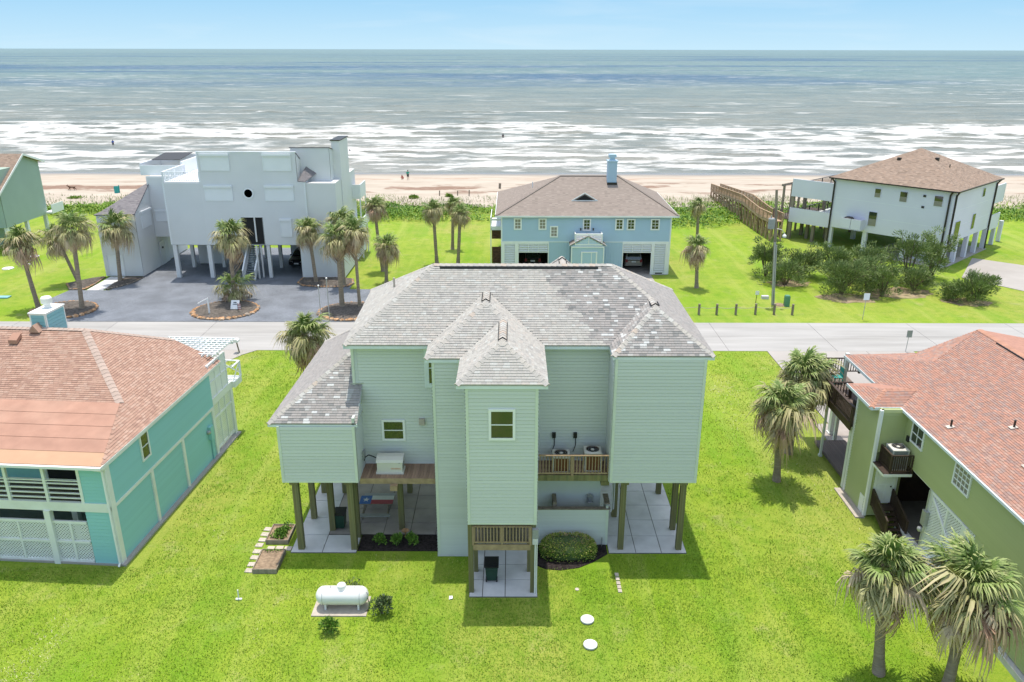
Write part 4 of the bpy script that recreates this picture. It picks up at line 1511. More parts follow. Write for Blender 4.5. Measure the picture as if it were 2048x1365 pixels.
def bush(label, x, y, r, h, m, n=500, ln=0.14, wd=0.07, group=None, name='bush', cat='bush', stems=7):
    t = thing(name, label, cat, (x, y, 0), 0, group)
    s = MB()
    for i in range(stems):
        a = R.uniform(0, 6.28)
        s.tube([(x, y, 0), (x + math.cos(a) * r * 0.3, y + math.sin(a) * r * 0.3, h * 0.45), (x + math.cos(a) * r * 0.65, y + math.sin(a) * r * 0.65, h * 0.8)], [0.02, 0.014, 0.006], 5)
    make('stem', s, K['bark'], t)
    b = MB()
    for i in range(9):
        a = R.uniform(0, 6.28)
        k = R.uniform(0.1, 0.6)
        rr = r * R.uniform(0.35, 0.6)
        leaf_ball(b, (x + math.cos(a) * r * k, y + math.sin(a) * r * k, h * R.uniform(0.4, 0.78)), (rr, rr, h * 0.32), n // 9, ln, wd)
    make('foliage', b, m, t)
    return t


make('mulch_bed', MB().prism([(-7.84, 34.38, 0), (-3.74, 34.38, 0), (-3.74, 35.80, 0), (-7.84, 35.80, 0)], (0, 0, 0.035)), K['mulch'], kind='structure')
mb = [(1.22, 35.0, 0), (1.22, 33.2, 0), (1.7, 32.9, 0), (2.4, 32.8, 0), (3.3, 33.0, 0), (4.1, 33.5, 0), (4.85, 34.15, 0), (4.85, 35.0, 0)]
make('mulch_bed', MB().prism(mb, (0, 0, 0.035)), K['mulch'], kind='structure')
for i, x in enumerate((-6.75, -5.95, -5.1)):
    bush('%s of the three low green shrubs in the black mulch under the left deck' % ('leftmost', 'middle', 'rightmost')[i], x, 35.0, 0.40, 0.55, K['leaf'], 700, 0.11, 0.07, 'shrubs under the left deck')
# clipped hedge: oval, golden on top
t = thing('hedge', 'oval clipped hedge with golden and reddish leaf tips by the low sage wall', 'hedge', (2.85, 34.2, 0))
b = MB()
for i in range(4200):
    a = R.uniform(0, 6.283)
    ph = math.asin(R.uniform(-0.15, 1.0))
    sx = math.copysign(abs(math.cos(a)) ** 0.8, math.cos(a))
    sy = math.copysign(abs(math.sin(a)) ** 0.8, math.sin(a))
    cz = math.cos(ph) ** 0.45
    p = Vector((2.85 + 1.38 * sx * cz, 34.12 + 0.72 * sy * cz, 0.30 + 0.68 * math.sin(ph) ** 1.0 if ph > 0 else 0.30 + 1.6 * ph))
    p += rand_dir() * 0.06
    d = (Vector((sx, sy, 0.5 + 1.5 * max(0, math.sin(ph)))) + rand_dir() * 1.0).normalized()
    top = max(0, math.sin(ph))
    leaf_quad(b, p, d, rand_dir(), R.uniform(0.06, 0.11), R.uniform(0.04, 0.06), min(0.999, max(0, R.gauss(0.28 + 0.36 * top, 0.24))))
make('foliage', b, K['leafhedge'], t)
s = MB()
s.lathe([(0.05, 0), (1.0, 0.05), (1.12, 0.5), (0.9, 0.78), (0.05, 0.86)], (0, 0, 0), 20)
s.v = [(2.85 + v[0] * 1.1, 34.12 + v[1] * 0.56, v[2]) for v in s.v]
make('inner_branches', s, K['leafdull'], t)

bush('small leafy bush with a few brown leaves in front of the white gas tank', -7.92, 28.35, 0.45, 0.75, K['leaf'], 620, 0.17, 0.06)
bush('small leafy bush at the right end of the white gas tank', -5.87, 29.6, 0.52, 0.85, K['leafdull'], 620, 0.19, 0.06)
bush('thin straggly pale shrub behind the white gas tank', -7.5, 31.3, 0.55, 0.5, K['leafdull'], 170, 0.12, 0.05)

# ------------------------------------------------------------------ small things round the sage house
# gas tank
t = thing('gas_tank', 'white horizontal gas tank with a round dome lid on a concrete pad', 'gas tank', (-7.68, 30.0, 0))
cx, cy, cz, rr, hl = -7.70, 30.05, 0.66, 0.42, 1.20
prof = [(0.001, -hl)] + [(rr * math.sin(a), -hl + 0.36 * (1 - math.cos(a))) for a in (0.35, 0.7, 1.05, 1.35, 1.57)] + [(rr, hl - 0.36)] + [(rr * math.sin(a), hl - 0.36 * (1 - math.cos(a))) for a in (1.35, 1.05, 0.7, 0.35)] + [(0.001, hl)]
make('tank_body', MB().lathe(prof, (cx, cy, cz), 32, axis='X'), K['tank'], t, smooth=True)
make('dome_lid', MB().lathe([(0.21, -0.06), (0.21, 0.14), (0.19, 0.19), (0.11, 0.24), (0.001, 0.26)], (cx, cy, cz + rr - 0.02), 20), K['tank'], t, smooth=True)
for dx in (-0.75, 0.75):
    make('leg', MB().box(cx + dx - 0.04, cx + dx + 0.04, cy - 0.28, cy + 0.28, 0.06, 0.38), K['tank'], t)
make('weld_seam', MB().lathe([(rr + 0.002, -0.012), (rr + 0.007, 0), (rr + 0.002, 0.012)], (cx + hl - 0.36, cy, cz), 32, axis='X').lathe([(rr + 0.002, -0.012), (rr + 0.007, 0), (rr + 0.002, 0.012)], (cx - hl + 0.36, cy, cz), 32, axis='X'), K['steel'], t)
make('valve', MB().tube([(cx - 0.5, cy, cz + rr - 0.02), (cx - 0.5, cy, cz + rr + 0.07)], 0.025, 8).tube([(cx + 0.6, cy, cz + rr - 0.02), (cx + 0.6, cy, cz + rr + 0.06)], 0.025, 8), K['steel'], t)
make('gas_line', MB().tube([(cx + 0.9, cy, cz + 0.38), (cx + 1.15, cy - 0.1, cz + 0.2), (cx + 1.25, cy - 0.2, 0.1), (cx + 1.1, cy - 0.4, 0.08)], 0.016, 6), K['hose'], t)
tag(make('concrete_pad', MB().prism([(-9.02, 29.38, 0), (-6.54, 29.38, 0), (-6.54, 30.76, 0), (-9.0, 30.76, 0)], (0, 0, 0.06)), K['stone'], at=(-7.8, 30.0, 0)), 'rectangular concrete pad under the white gas tank', 'concrete pad')

# rubbish bin
t = thing('wheelie_bin', 'dark green wheeled rubbish bin standing under the little tower balcony', 'rubbish bin', (-0.95, 32.1, 0.06))
bx, by = -0.95, 32.1
b = MB()
v = []
for (z, w, d, oy) in ((0.14, 0.24, 0.26, 0), (0.95, 0.31, 0.36, 0.0)):
    v += [(bx - w, by - d, z), (bx + w, by - d, z), (bx + w, by + d, z), (bx - w, by + d, z)]
b.add(v, [(0, 1, 2, 3), (4, 5, 6, 7), (0, 1, 5, 4), (1, 2, 6, 5), (2, 3, 7, 6), (3, 0, 4, 7)])
make('bin_body', b, K['bin'], t)
b = MB()
b.prism([(bx - 0.34, by - 0.40, 0.95), (bx + 0.34, by - 0.40, 0.95), (bx + 0.34, by + 0.38, 1.0), (bx - 0.34, by + 0.38, 1.0)], (0, 0, 0.05))
b.prism([(bx - 0.25, by - 0.28, 1.0), (bx + 0.25, by - 0.28, 1.0), (bx + 0.25, by + 0.25, 1.05), (bx - 0.25, by + 0.25, 1.05)], (0, 0, 0.04))
make('lid', b, K['black'], t)
for sx in (-1, 1):
    make('wheel', MB().lathe([(0.001, -0.03), (0.13, -0.03), (0.14, 0), (0.13, 0.03), (0.001, 0.03)], (bx + sx * 0.25, by - 0.24, 0.2), 14, axis='X'), K['black'], t)
make('handle', MB().tube([(bx - 0.26, by - 0.38, 0.92), (bx - 0.26, by - 0.45, 0.90), (bx + 0.26, by - 0.45, 0.90), (bx + 0.26, by - 0.38, 0.92)], 0.016, 6), K['bin'], t)

t = thing('wheelie_bin', 'dark green bin half hidden behind the timber posts of the left wing', 'rubbish bin', (-9.1, 36.45, 0.06))
b = MB()
v = []
for (z, w, d) in ((0.14, 0.22, 0.26), (0.95, 0.28, 0.34)):
    v += [(-9.1 - w, 36.5 - d, z), (-9.1 + w, 36.5 - d, z), (-9.1 + w, 36.5 + d, z), (-9.1 - w, 36.5 + d, z)]
b.add(v, [(0, 1, 2, 3), (4, 5, 6, 7), (0, 1, 5, 4), (1, 2, 6, 5), (2, 3, 7, 6), (3, 0, 4, 7)])
make('bin_body', b, K['bin'], t)
make('lid', MB().prism([(-9.41, 36.12, 0.95), (-8.79, 36.12, 0.95), (-8.79, 36.88, 1.0), (-9.41, 36.88, 1.0)], (0, 0, 0.05)), K['black'], t)

# standby generator
t = thing('generator', 'beige standby generator with a sloping lid on the left timber deck', 'generator', (-6.07, 35.3, 4.1))
g0 = 4.1
make('base', MB().box(-6.76, -5.38, 34.98, 35.68, g0, g0 + 0.10), K['gen'], t)
b = MB()
b.prism([(-6.70, 35.02, g0 + 0.1), (-6.70, 35.64, g0 + 0.1), (-6.70, 35.64, g0 + 0.72), (-6.70, 35.02, g0 + 0.62)], (1.26, 0, 0))
make('housing', b, K['gen'], t)
b = MB()
b.prism([(-6.74, 34.98, g0 + 0.63), (-6.74, 35.67, g0 + 0.73), (-6.74, 35.66, g0 + 0.83), (-6.74, 35.3, g0 + 0.84), (-6.74, 35.05, g0 + 0.76)], (1.34, 0, 0))
make('lid', b, K['gen'], t)
make('louvre', MB().box(-5.438, -5.42, 35.1, 35.55, g0 + 0.18, g0 + 0.24).box(-5.438, -5.42, 35.1, 35.55, g0 + 0.28, g0 + 0.34).box(-5.438, -5.42, 35.1, 35.55, g0 + 0.38, g0 + 0.44), K['grey'], t)
make('latch', MB().box(-5.62, -5.56, 35.0, 35.02, g0 + 0.60, g0 + 0.66), K['black'], t)
K['orange'] = mat('orange_print', (0.62, 0.22, 0.05), 0.5, 0.05, 2)
fc = bpy.data.curves.new('brand_print', 'FONT')
fc.body = 'GENERAC'
fc.size = 0.115
fc.extrude = 0.002
fo = bpy.data.objects.new('brand_print', fc)
COL.objects.link(fo)
dg = bpy.context.evaluated_depsgraph_get()
fm = bpy.data.meshes.new_from_object(fo.evaluated_get(dg))
bpy.data.objects.remove(fo)
fm.materials.clear()
fm.materials.append(K['orange'])
piece('lettering', fm, t, T(-6.02, 35.012, g0 + 0.26) @ Matrix.Rotation(rad(90), 4, 'X'))
make('power_cable', MB().tube([(-6.72, 35.5, g0 + 0.6), (-6.95, 35.6, g0 + 0.66), (-7.2, 35.65, g0 + 0.72), (-7.38, 35.6, g0 + 0.62), (-7.42, 35.55, g0 + 0.45)], 0.03, 8), K['hose'], t)


def air_con(label, x, y, z, s=0.42, h=0.85, coil=True, rz=0.0, lou=None):
    t = thing('air_conditioner', label, 'air conditioner', (x, y, z), rz, 'air conditioners beside the houses', world=False)
    make('cabinet', MB().box(-s, s, -s, s, 0, 0.06).box(-s, -s + 0.06, -s, -s + 0.06, 0.06, h).box(s - 0.06, s, -s, -s + 0.06, 0.06, h).box(-s, -s + 0.06, s - 0.06, s, 0.06, h).box(s - 0.06, s, s - 0.06, s, 0.06, h), K['ac'], t)
    make('coil', MB().box(-s + 0.03, s - 0.03, -s + 0.03, s - 0.03, 0.06, h - 0.02), K['coil'] if coil else K['grey'], t)
    top = MB()
    n = 24
    r1 = s * 0.80
    for k in range(n):
        a0, a1 = 2 * math.pi * k / n, 2 * math.pi * (k + 1) / n

        def sq(a):
            q = max(abs(math.cos(a)), abs(math.sin(a)))
            return (s * 1.02 * math.cos(a) / q, s * 1.02 * math.sin(a) / q)
        p0, p1 = sq(a0), sq(a1)
        i0, i1 = (r1 * math.cos(a0), r1 * math.sin(a0)), (r1 * math.cos(a1), r1 * math.sin(a1))
        top.add([(p0[0], p0[1], h), (p1[0], p1[1], h), (i1[0], i1[1], h + 0.05), (i0[0], i0[1], h + 0.05), (p0[0], p0[1], h - 0.07), (p1[0], p1[1], h - 0.07)], [(0, 1, 2, 3), (4, 5, 1, 0)])
    make('top_panel', top, K['ac'], t)
    make('fan_well', MB().lathe([(0.001, 0), (r1, 0)], (0, 0, h - 0.015), 24), K['dark'] if coil else K['coil'], t)
    fb = MB()
    for k in range(4):
        a = k * math.pi / 2 + 0.4
        c, q = math.cos(a), math.sin(a)
        fb.add([(0.05 * c, 0.05 * q, h + 0.0), (r1 * 0.9 * math.cos(a - .3), r1 * 0.9 * math.sin(a - .3), h + 0.01), (r1 * 0.9 * math.cos(a + .3), r1 * 0.9 * math.sin(a + .3), h - 0.01)], [(0, 1, 2)])
    make('fan_blade', fb, K['darkmetal'], t)
    make('fan_hub', MB().lathe([(0.09, 0.0), (0.09, 0.04), (0.001, 0.06)], (0, 0, h), 12), K['ac'], t)
    gr = MB()
    for k in range(3):
        gr.lathe([(r1 * (0.4 + 0.25 * k), 0.045), (r1 * (0.4 + 0.25 * k) + 0.012, 0.045)], (0, 0, h), 20, cap=False)
    make('guard', gr, K['steel'], t)
    return t


air_con('left air conditioner on the railed deck, its lid partly hidden by the handrail', 2.45, 35.25, 4.3, 0.42, 0.85)
air_con('right air conditioner on the railed deck with a pale hub in its round fan', 4.02, 35.35, 4.3, 0.42, 1.0)

# picnic table with a painted top
K['pblue'] = mat('blue_paint', (0.012, 0.10, 0.36), 0.45, 0.08, 3)
K['pred'] = mat('red_paint', (0.30, 0.012, 0.02), 0.45, 0.08, 3)
K['pwhite'] = mat('white_table_paint', (0.62, 0.62, 0.60), 0.45, 0.06, 3)
t = thing('picnic_table', 'picnic table painted with a lone star flag, blue, white and red, under the house', 'picnic table', (-7.4, 38.0, 0.06))
x0, x1, y0, y1, z = -8.3, -6.48, 37.58, 38.42, 0.80
make('table_top', MB().box(x0, x1, y0, y1, z - 0.05, z), K['postgrey'], t)
make('painted_panel', MB().box(x0, x0 + 0.62, y0 - 0.003, y1, z + 0.0005, z + 0.006), K['pblue'], t, label='blue end of the table top')
make('painted_panel', MB().box(x0 + 0.62, x1, (y0 + y1) / 2, y1, z + 0.0005, z + 0.006), K['pwhite'], t, label='white half of the table top')
make('painted_panel', MB().box(x0 + 0.62, x1, y0 - 0.003, (y0 + y1) / 2, z + 0.0005, z + 0.006), K['pred'], t, label='red half of the table top')
b = MB()
pts = []
for k in range(10):
    a = math.pi / 2 + k * math.pi / 5
    r_ = 0.19 if k % 2 == 0 else 0.078
    pts.append((x0 + 0.33 + r_ * math.cos(a), (y0 + y1) / 2 + r_ * 1.2 * math.sin(a), z + 0.0065))
b.add(pts + [(x0 + 0.33, (y0 + y1) / 2, z + 0.0065)] + [(p[0], p[1], z + 0.010) for p in pts] + [(x0 + 0.33, (y0 + y1) / 2, z + 0.010)],
      [(11 + k, 11 + (k + 1) % 10, 21) for k in range(10)] + [(k, (k + 1) % 10, 11 + (k + 1) % 10, 11 + k) for k in range(10)])
make('star', b, K['pwhite'], t)
for yy in (36.95, 39.05):
    make('bench', MB().box(x0 + 0.05, x1 - 0.05, yy - 0.14, yy + 0.14, 0.46, 0.50), K['grey'], t)
for xx in (x0 + 0.25, x1 - 0.25):
    make('leg', MB().beam((xx, 37.75, 0.76), (xx, 37.2, 0.06), 0.05, 0.09).beam((xx, 38.25, 0.76), (xx, 38.8, 0.06), 0.05, 0.09).beam((xx, 36.85, 0.43), (xx, 39.15, 0.43), 0.05, 0.08), K['postgrey'], t)

# raised vegetable beds and the stepping stones round them
for i, (x0, x1, y0, y1, lab) in enumerate(((-12.68, -11.5, 34.95, 36.45, 'raised timber bed full of low green leaves beside the left posts'), (-12.62, -11.42, 32.5, 34.2, 'raised timber bed of bare dry soil, nearest the camera'))):
    t = thing('raised_bed', lab, 'raised bed', ((x0 + x1) / 2, (y0 + y1) / 2, 0), 0, 'raised vegetable beds')
    w = 0.05
    for (a, b2, c, d) in ((x0, x1, y0, y0 + w), (x0, x1, y1 - w, y1), (x0, x0 + w, y0 + w, y1 - w), (x1 - w, x1, y0 + w, y1 - w)):
        make('board', MB().box(a, b2, c, d, 0, 0.26), K['postgrey'], t)
    make('soil', MB().box(x0 + w, x1 - w, y0 + w, y1 - w, 0, 0.2), K['soil'], t)
    b = MB()
    if i == 0:
        for k in range(5):
            leaf_ball(b, (x0 + 0.75 + R.uniform(-.25, .2), y0 + 0.35 + k * 0.16, 0.24), (0.3, 0.25, 0.1), 130, 0.12, 0.09)
        leaf_ball(b, (x0 + 0.85, y1 - 0.25, 0.34), (0.2, 0.12, 0.14), 60, 0.16, 0.05)
        leaf_ball(b, (x0 + 0.3, y0 + 0.4, 0.26), (0.12, 0.1, 0.12), 30, 0.12, 0.06)
    else:
        for k in range(6):
            leaf_ball(b, (x0 + 0.25 + k * 0.14, y1 - 0.14, 0.24), (0.07, 0.05, 0.08), 14, 0.09, 0.05)
    make('seedlings', b, K['leaf'], t)
stones = [(-12.95, 36.3), (-12.97, 35.82), (-12.95, 35.32), (-12.97, 34.85), (-12.93, 34.3), (-12.90, 33.78), (-12.86, 33.22), (-12.84, 32.72), (-12.3, 34.57), (-11.86, 34.6), (-11.42, 34.56), (-12.5, 36.62), (-11.92, 36.64)]
sm = MB().prism([(-0.19, -0.15, 0), (0.18, -0.16, 0), (0.19, 0.15, 0), (-0.18, 0.16, 0)], (0, 0, 0.05)).mesh('paving_stone', K['stone'])
where = ['at the back corner of the leafy bed', 'second from the back along the leafy bed', 'third from the back along the leafy bed', 'at the front corner of the leafy bed', 'at the back corner of the bare bed', 'second along the bare bed', 'third along the bare bed',
         'nearest the camera beside the bare bed', 'left one between the two beds', 'middle one between the two beds', 'right one between the two beds', 'left one behind the leafy bed', 'right one behind the leafy bed']
for (x, y), w in zip(stones, where):
    o = bpy.data.objects.new('paving_stone', sm)
    COL.objects.link(o)
    o.location = (x, y, 0)
    o.rotation_euler = (0, 0, R.uniform(-0.12, 0.12))
    tag(o, 'square pale paving stone, ' + w, 'paving stone', 'stones round the raised beds')
    ORG[o.name] = Vector((x, y, 0))

# septic lids, row of bricks, markers, litter
for (x, y, lab) in ((3.39, 29.15, 'round pale septic lid in the lawn, the farther of the two'), (3.38, 27.55, 'round pale septic lid in the lawn, nearest the camera')):
    t = thing('septic_lid', lab, 'septic lid', (x, y, 0), 0, 'septic lids in the lawn')
    make('rim', MB().lathe([(0.29, 0), (0.31, 0.05), (0.29, 0.09)], (x, y, 0), 20), K['grey'], t)
    make('cover', MB().lathe([(0.30, 0.07), (0.30, 0.11), (0.26, 0.14), (0.001, 0.155)], (x, y, 0), 20), K['tank'], t)
for i, y in enumerate((32.45, 32.12, 31.8, 31.5, 31.22)):
    tag(make('brick', MB().box(5.02, 5.20, y - 0.11, y + 0.11, 0, 0.06), K['stone'], at=(5.11, y, 0)), 'pinkish brick lying flat in the grass, %s in the short row' % ('farthest', 'second', 'third', 'fourth', 'nearest')[i], 'brick', 'row of bricks in the lawn')
t = thing('pipe_stub', 'thin white pipe stub standing in the lawn left of the gas tank', 'pipe', (-12.64, 30.55, 0))
make('pipe', MB().tube([(-12.64, 30.55, 0), (-12.64, 30.55, 0.55)], 0.03, 8), K['white'], t)
make('cap', MB().box(-12.78, -12.5, 30.5, 30.6, 0.02, 0.07), K['white'], t)
tag(make('litter', MB().prism([(-2.9, 30.55, 0.02), (-2.72, 30.6, 0.05), (-2.75, 30.8, 0.03), (-2.9, 30.75, 0.06)], (0, 0, 0.03)), K['white'], at=(-2.8, 30.7, 0)), 'scrap of white litter on the lawn left of the tower slab', 'litter')
tag(make('plate', MB().lathe([(0.001, 0.02), (0.10, 0.03), (0.10, 0.0)], (3.1, 31.35, 0), 12), K['stone'], at=(3.1, 31.35, 0)), 'small round pale disc in the lawn beyond the septic lids', 'disc')
t = thing('garden_tap', 'standpipe tap with a coiled hose beside the clipped hedge', 'tap', (4.6, 34.55, 0.03))
make('standpipe', MB().tube([(4.62, 34.8, 0.03), (4.62, 34.8, 0.55)], 0.025, 8), K['steel'], t)
make('tap', MB().tube([(4.62, 34.8, 0.52), (4.62, 34.66, 0.52), (4.62, 34.64, 0.44)], 0.022, 6), K['steel'], t)
b = MB()
b.tube([(4.55 + 0.2 * math.cos(k * 0.5), 34.5 + 0.14 * math.sin(k * 0.5), 0.07 + 0.006 * k) for k in range(32)], 0.014, 5)
make('hose', b, K['hose'], t)
t = thing('bird_bath', 'small brown dish on a stem behind the low shrubs', 'bird bath', (-5.55, 35.65, 0.03))
make('stem', MB().lathe([(0.06, 0), (0.03, 0.1), (0.03, 0.3)], (-5.55, 35.65, 0.03), 10), K['rock'], t)
make('dish', MB().lathe([(0.03, 0.3), (0.2, 0.36), (0.2, 0.38), (0.001, 0.34)], (-5.55, 35.65, 0.03), 14), K['rock'], t)

# ------------------------------------------------------------------ teal house at the left (local frame: origin at its near right corner)
H2 = thing('beach_house', 'teal sided house at the left edge with a faded red brown roof and white lattice', 'house', (-19.29, 33.16, 0), rad(-4.0), world=False)
SHG_BUDGET['h2'] = 300
te, ow = K['teal'], K['offwhite']
# body: set back behind the porch; ground floor screen walls
make('house_body', MB().box(-17, -0.15, 2.2, 12.8, 3.1, 5.7), te, H2)
make('house_body', MB().box(-17, -1.3, 0.2, 14.0, 0.0, 0.08), K['concdark'], H2)
make('inner_wall', MB().box(-17, -0.12, 5.0, 11.4, 0.08, 3.1), te, H2)
hs = []
# long side, facing right: upper band, then three siding panels between white posts
sided_wall(H2, (0, 0.12), (0, 11.6), 3.3, 5.62, te, e=0.19)
for (a, c) in ((0.42, 3.75), (3.98, 7.3), (7.52, 11.3)):
    sided_wall(H2, (-0.04, a), (-0.04, c), 0.1, 3.12, te, e=0.19, name='wall_panel')
make('beam', MB().box(-0.05, 0.09, 0.0, 11.6, 3.12, 3.3), ow, H2)
for (a, c) in ((0.0, 0.36), (3.75, 3.98), (7.3, 7.52), (11.3, 11.6)):
    make('post', MB().box(-0.1, 0.1, a, c, 0.02, 3.118 if a > 0 else 5.5), ow, H2)
make('post', MB().box(-0.08, 0.08, 14.2, 14.5, 0.0, 3.3), ow, H2)
make('plinth', MB().box(-16.5, 0.28, -0.08, 14.6, -0.1, 0.10), K['drive'], H2)
# front: porch above, lattice below
sided_wall(H2, (-1.22, 0.05), (-0.1, 0.05), 3.3, 5.5, te, e=0.19)
sided_wall(H2, (-1.30, 0.05), (-0.1, 0.05), 0.1, 3.02, te, e=0.19)
make('beam', MB().box(-17, 0.0, -0.05, 0.12, 3.02, 3.5), ow, H2)
make('porch_floor', MB().box(-17, -1.2, 0.13, 2.15, 3.2, 3.42), K['greywood'], H2)
sided_wall(H2, (-17, 2.18), (-0.2, 2.18), 3.45, 5.6, te, e=0.19, ind=False, name='porch_wall')
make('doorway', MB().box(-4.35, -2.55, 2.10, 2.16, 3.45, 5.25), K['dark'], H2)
make('door_jamb', MB().box(-2.52, -2.38, 2.08, 2.16, 3.45, 5.35).box(-4.5, -4.37, 2.08, 2.16, 3.45, 5.35), ow, H2)
for x in (-16.9, -13.7, -10.3, -7.2, -4.95, -3.03, -1.28):
    make('porch_post', MB().box(x - 0.07, x + 0.07, -0.04, 0.10, 3.5, 5.45), ow, H2)
for (xa, xb) in ((-16.8, -13.77), (-13.63, -10.37), (-10.23, -7.27), (-7.13, -5.02), (-4.88, -3.10), (-2.96, -1.35)):
    for z in (3.72, 3.98, 4.24, 4.5):
        make('rail', MB().beam((xa, 0.03, z), (xb, 0.03, z), 0.09, 0.05), ow, H2)
    make('handrail', MB().beam((xa, 0.03, 4.68), (xb, 0.03, 4.68), 0.15, 0.045), ow, H2)
lat = []
xs_ = [-16.9, -13.6, -10.3, -7.2, -5.0, -3.1, -1.36]
for (xa, xb) in ((-16.9, -13.5), (-13.3, -9.9), (-9.7, -6.6), (-6.4, -3.35), (-3.05, -1.36)):
    l = lattice(H2, (xa, 0.06), (xb, 0.06), 0.12, 2.30, ow, gap=0.16, w=0.058)
    make('lattice_frame', MB().box(xa, xb, 0.0, 0.1, 2.28, 2.42).box(xa, xb, -0.01, 0.09, 0.08, 0.20).box(xa, xb, -0.012, 0.088, 1.18, 1.30).box((xa + xb) / 2 - 0.05, (xa + xb) / 2 + 0.05, -0.02, 0.085, 0.2, 2.28), ow, H2)
for x in (-13.4, -9.8, -6.5, -3.2):
    make('post', MB().box(x - 0.15, x + 0.15, -0.12, 0.16, 0.0, 3.02), ow, H2)
make('inner_post', MB().box(-5.2, -4.9, 2.2, 2.5, 0, 3.0).box(-2.9, -2.6, 1.2, 1.5, 0, 3.0), ow, H2)
# window high on the long side, electric boxes
window(H2, (0.02, 3.2), (0.02, 4.05), 4.0, 5.5, ow, fw=0.10)
make('meter_box', MB().box(0.02, 0.22, 10.55, 10.95, 1.5, 2.35), te, H2)
make('meter_box', MB().lathe([(0.13, 0), (0.13, 0.1), (0.06, 0.18), (0.001, 0.2)], (0.04, 10.5, 2.05), 12, axis='X'), K['steel'], H2)
make('conduit', MB().tube([(0.08, 10.8, 1.5), (0.08, 10.8, 0.1)], 0.05, 8), te, H2)
# far part of the long side: white panelled bay above, lattice below
b = MB().box(-0.12, 0.0, 11.6, 14.1, 3.75, 5.95)
make('bay_wall', b, K['white'], H2)
pb = ucube('batten', K['white'])
for y in (11.63, 12.45, 13.27, 14.07):
    piece('batten', pb, H2, T(0.02, y, 3.75) @ S(0.05, 0.09, 2.2))
make('batten', MB().box(0.0, 0.04, 11.68, 14.02, 4.72, 4.82), K['white'], H2)
make('beam', MB().box(-0.08, 0.07, 11.6, 14.5, 3.3, 3.75), ow, H2)
lattice(H2, (0.0, 11.62), (0.0, 14.2), 0.4, 3.28, ow, gap=0.14, w=0.052)
make('lattice_frame', MB().box(-0.06, 0.05, 11.6, 14.2, 2.35, 2.47).box(-0.06, 0.052, 11.6, 14.2, 0.3, 0.42).box(-0.06, 0.054, 12.42, 12.5, 0.42, 3.3).box(-0.06, 0.054, 13.28, 13.36, 0.42, 3.3), ow, H2)
# back balcony with crossed rails
make('balcony', MB().box(-3, 0.3, 14.5, 15.6, 3.3, 3.7), ow, H2)
make('balcony_rail', MB().beam((0.25, 14.5, 4.75), (0.25, 15.6, 4.75), 0.12, 0.06).beam((0.25, 15.6, 4.75), (-3, 15.6, 4.75), 0.12, 0.06).beam((0.25, 15.58, 3.7), (0.25, 15.58, 4.75), 0.12, 0.12)
     .beam((0.25, 14.5, 3.9), (0.25, 15.6, 4.7), 0.05, 0.06).beam((0.25, 14.5, 4.7), (0.25, 15.6, 3.9), 0.045, 0.055).beam((0.25, 15.6, 3.9), (-1.2, 15.6, 4.7), 0.05, 0.06).beam((0.25, 15.6, 4.7), (-1.2, 15.6, 3.9), 0.045, 0.055), K['white'], H2)
# pergola of white battens over the back corner
pg = make('pergola', MB().beam((-4.2, 12.9, 6.12), (0.1, 13.2, 6.12), 0.08, 0.16).beam((-4.2, 15.3, 6.12), (0.15, 15.3, 6.12), 0.08, 0.16), K['white'], H2)
up1, up2 = ucube('pergola_slat', K['white']), ucube('rafter', K['white'])
for i in range(13):
    x = -4.1 + i * 0.345
    piece('rafter', up2, pg, T(x, 14.0, 6.2) @ S(0.06, 3.2, 0.12))
for i in range(9):
    y = 12.6 + i * 0.36
    piece('pergola_slat', up1, pg, T(-2.0, y, 6.32) @ S(4.5, 0.075, 0.05))
# roof
E0, HB, R1, R0 = (0.18, -0.35, 5.70), (-1.45, 4.6, 6.645), (-5.6, 9.1, 9.052), (-17.5, 9.1, 9.052)
K1, K2 = (-2.45, 12.7, 7.225), (0.18, 13.1, 5.70)
fp = [(-17.5, -0.35, 5.70), E0, HB, (-17.5, 4.6, 6.645)]
um = [(-17.5, 4.6, 6.645), HB, R1, R0]
side1 = [E0, K2, K1, R1, HB]
roof2 = roof_slab(H2, [fp, um, side1, [R0, R1, K1, (-17.5, 13.2, 6.9)]], K['shg_red'], t=0.08)
shingle_face(roof2, um, [K['shg_red']], lambda p: 0, w=0.27, e=0.14, budget='h2', want=300)
shingle_face(roof2, side1, [K['shg_red']], lambda p: 0, w=0.27, e=0.14)
# porch roof: overlapping strips of rolled roofing
vv = (Vector((0, 4.95, 0.98))).normalized()
n_ = Vector((0, -0.98, 4.95)).normalized()
for i in range(5):
    a, c = i * 1.0 + 0.02, (i + 1) * 1.0 + 0.06
    pa, pc = Vector((-17.5, -0.35, 5.68)) + vv * a, Vector((-17.5, -0.35, 5.68)) + vv * min(c, 5.03)

    def xr(y):
        t_ = (y + 0.35) / 4.95
        return 0.16 - 1.61 * t_
    b = MB()
    l1, l2 = n_ * 0.030, n_ * 0.012
    q = [pa + l1, Vector((xr(pa.y), pa.y, pa.z)) + l1, Vector((xr(pc.y), pc.y, pc.z)) + l2, pc + l2]
    b.prism(q, -n_ * 0.012)
    make('roofing_strip', b, K['rolled2'] if i == 0 else K['rolled'], roof2)
K['ridge_red'] = mat('faded_ridge_shingle', (0.44, 0.34, 0.285), 0.9, 0.12, 6, bump=0.3, bscale=60, objrand=0.08)
for (p, q) in ((HB, R1), (R1, R0), (R1, K1)):
    cap_line(roof2, p, q, K['ridge_red'], slope=0.4, w=0.2, step=0.3)
make('vent_hood', MB().prism([(-9.4, 7.9, 8.50), (-8.9, 7.9, 8.50), (-8.9, 8.4, 8.76), (-9.4, 8.4, 8.76)], (0, 0, 0.22)), K['rolled'], roof2)
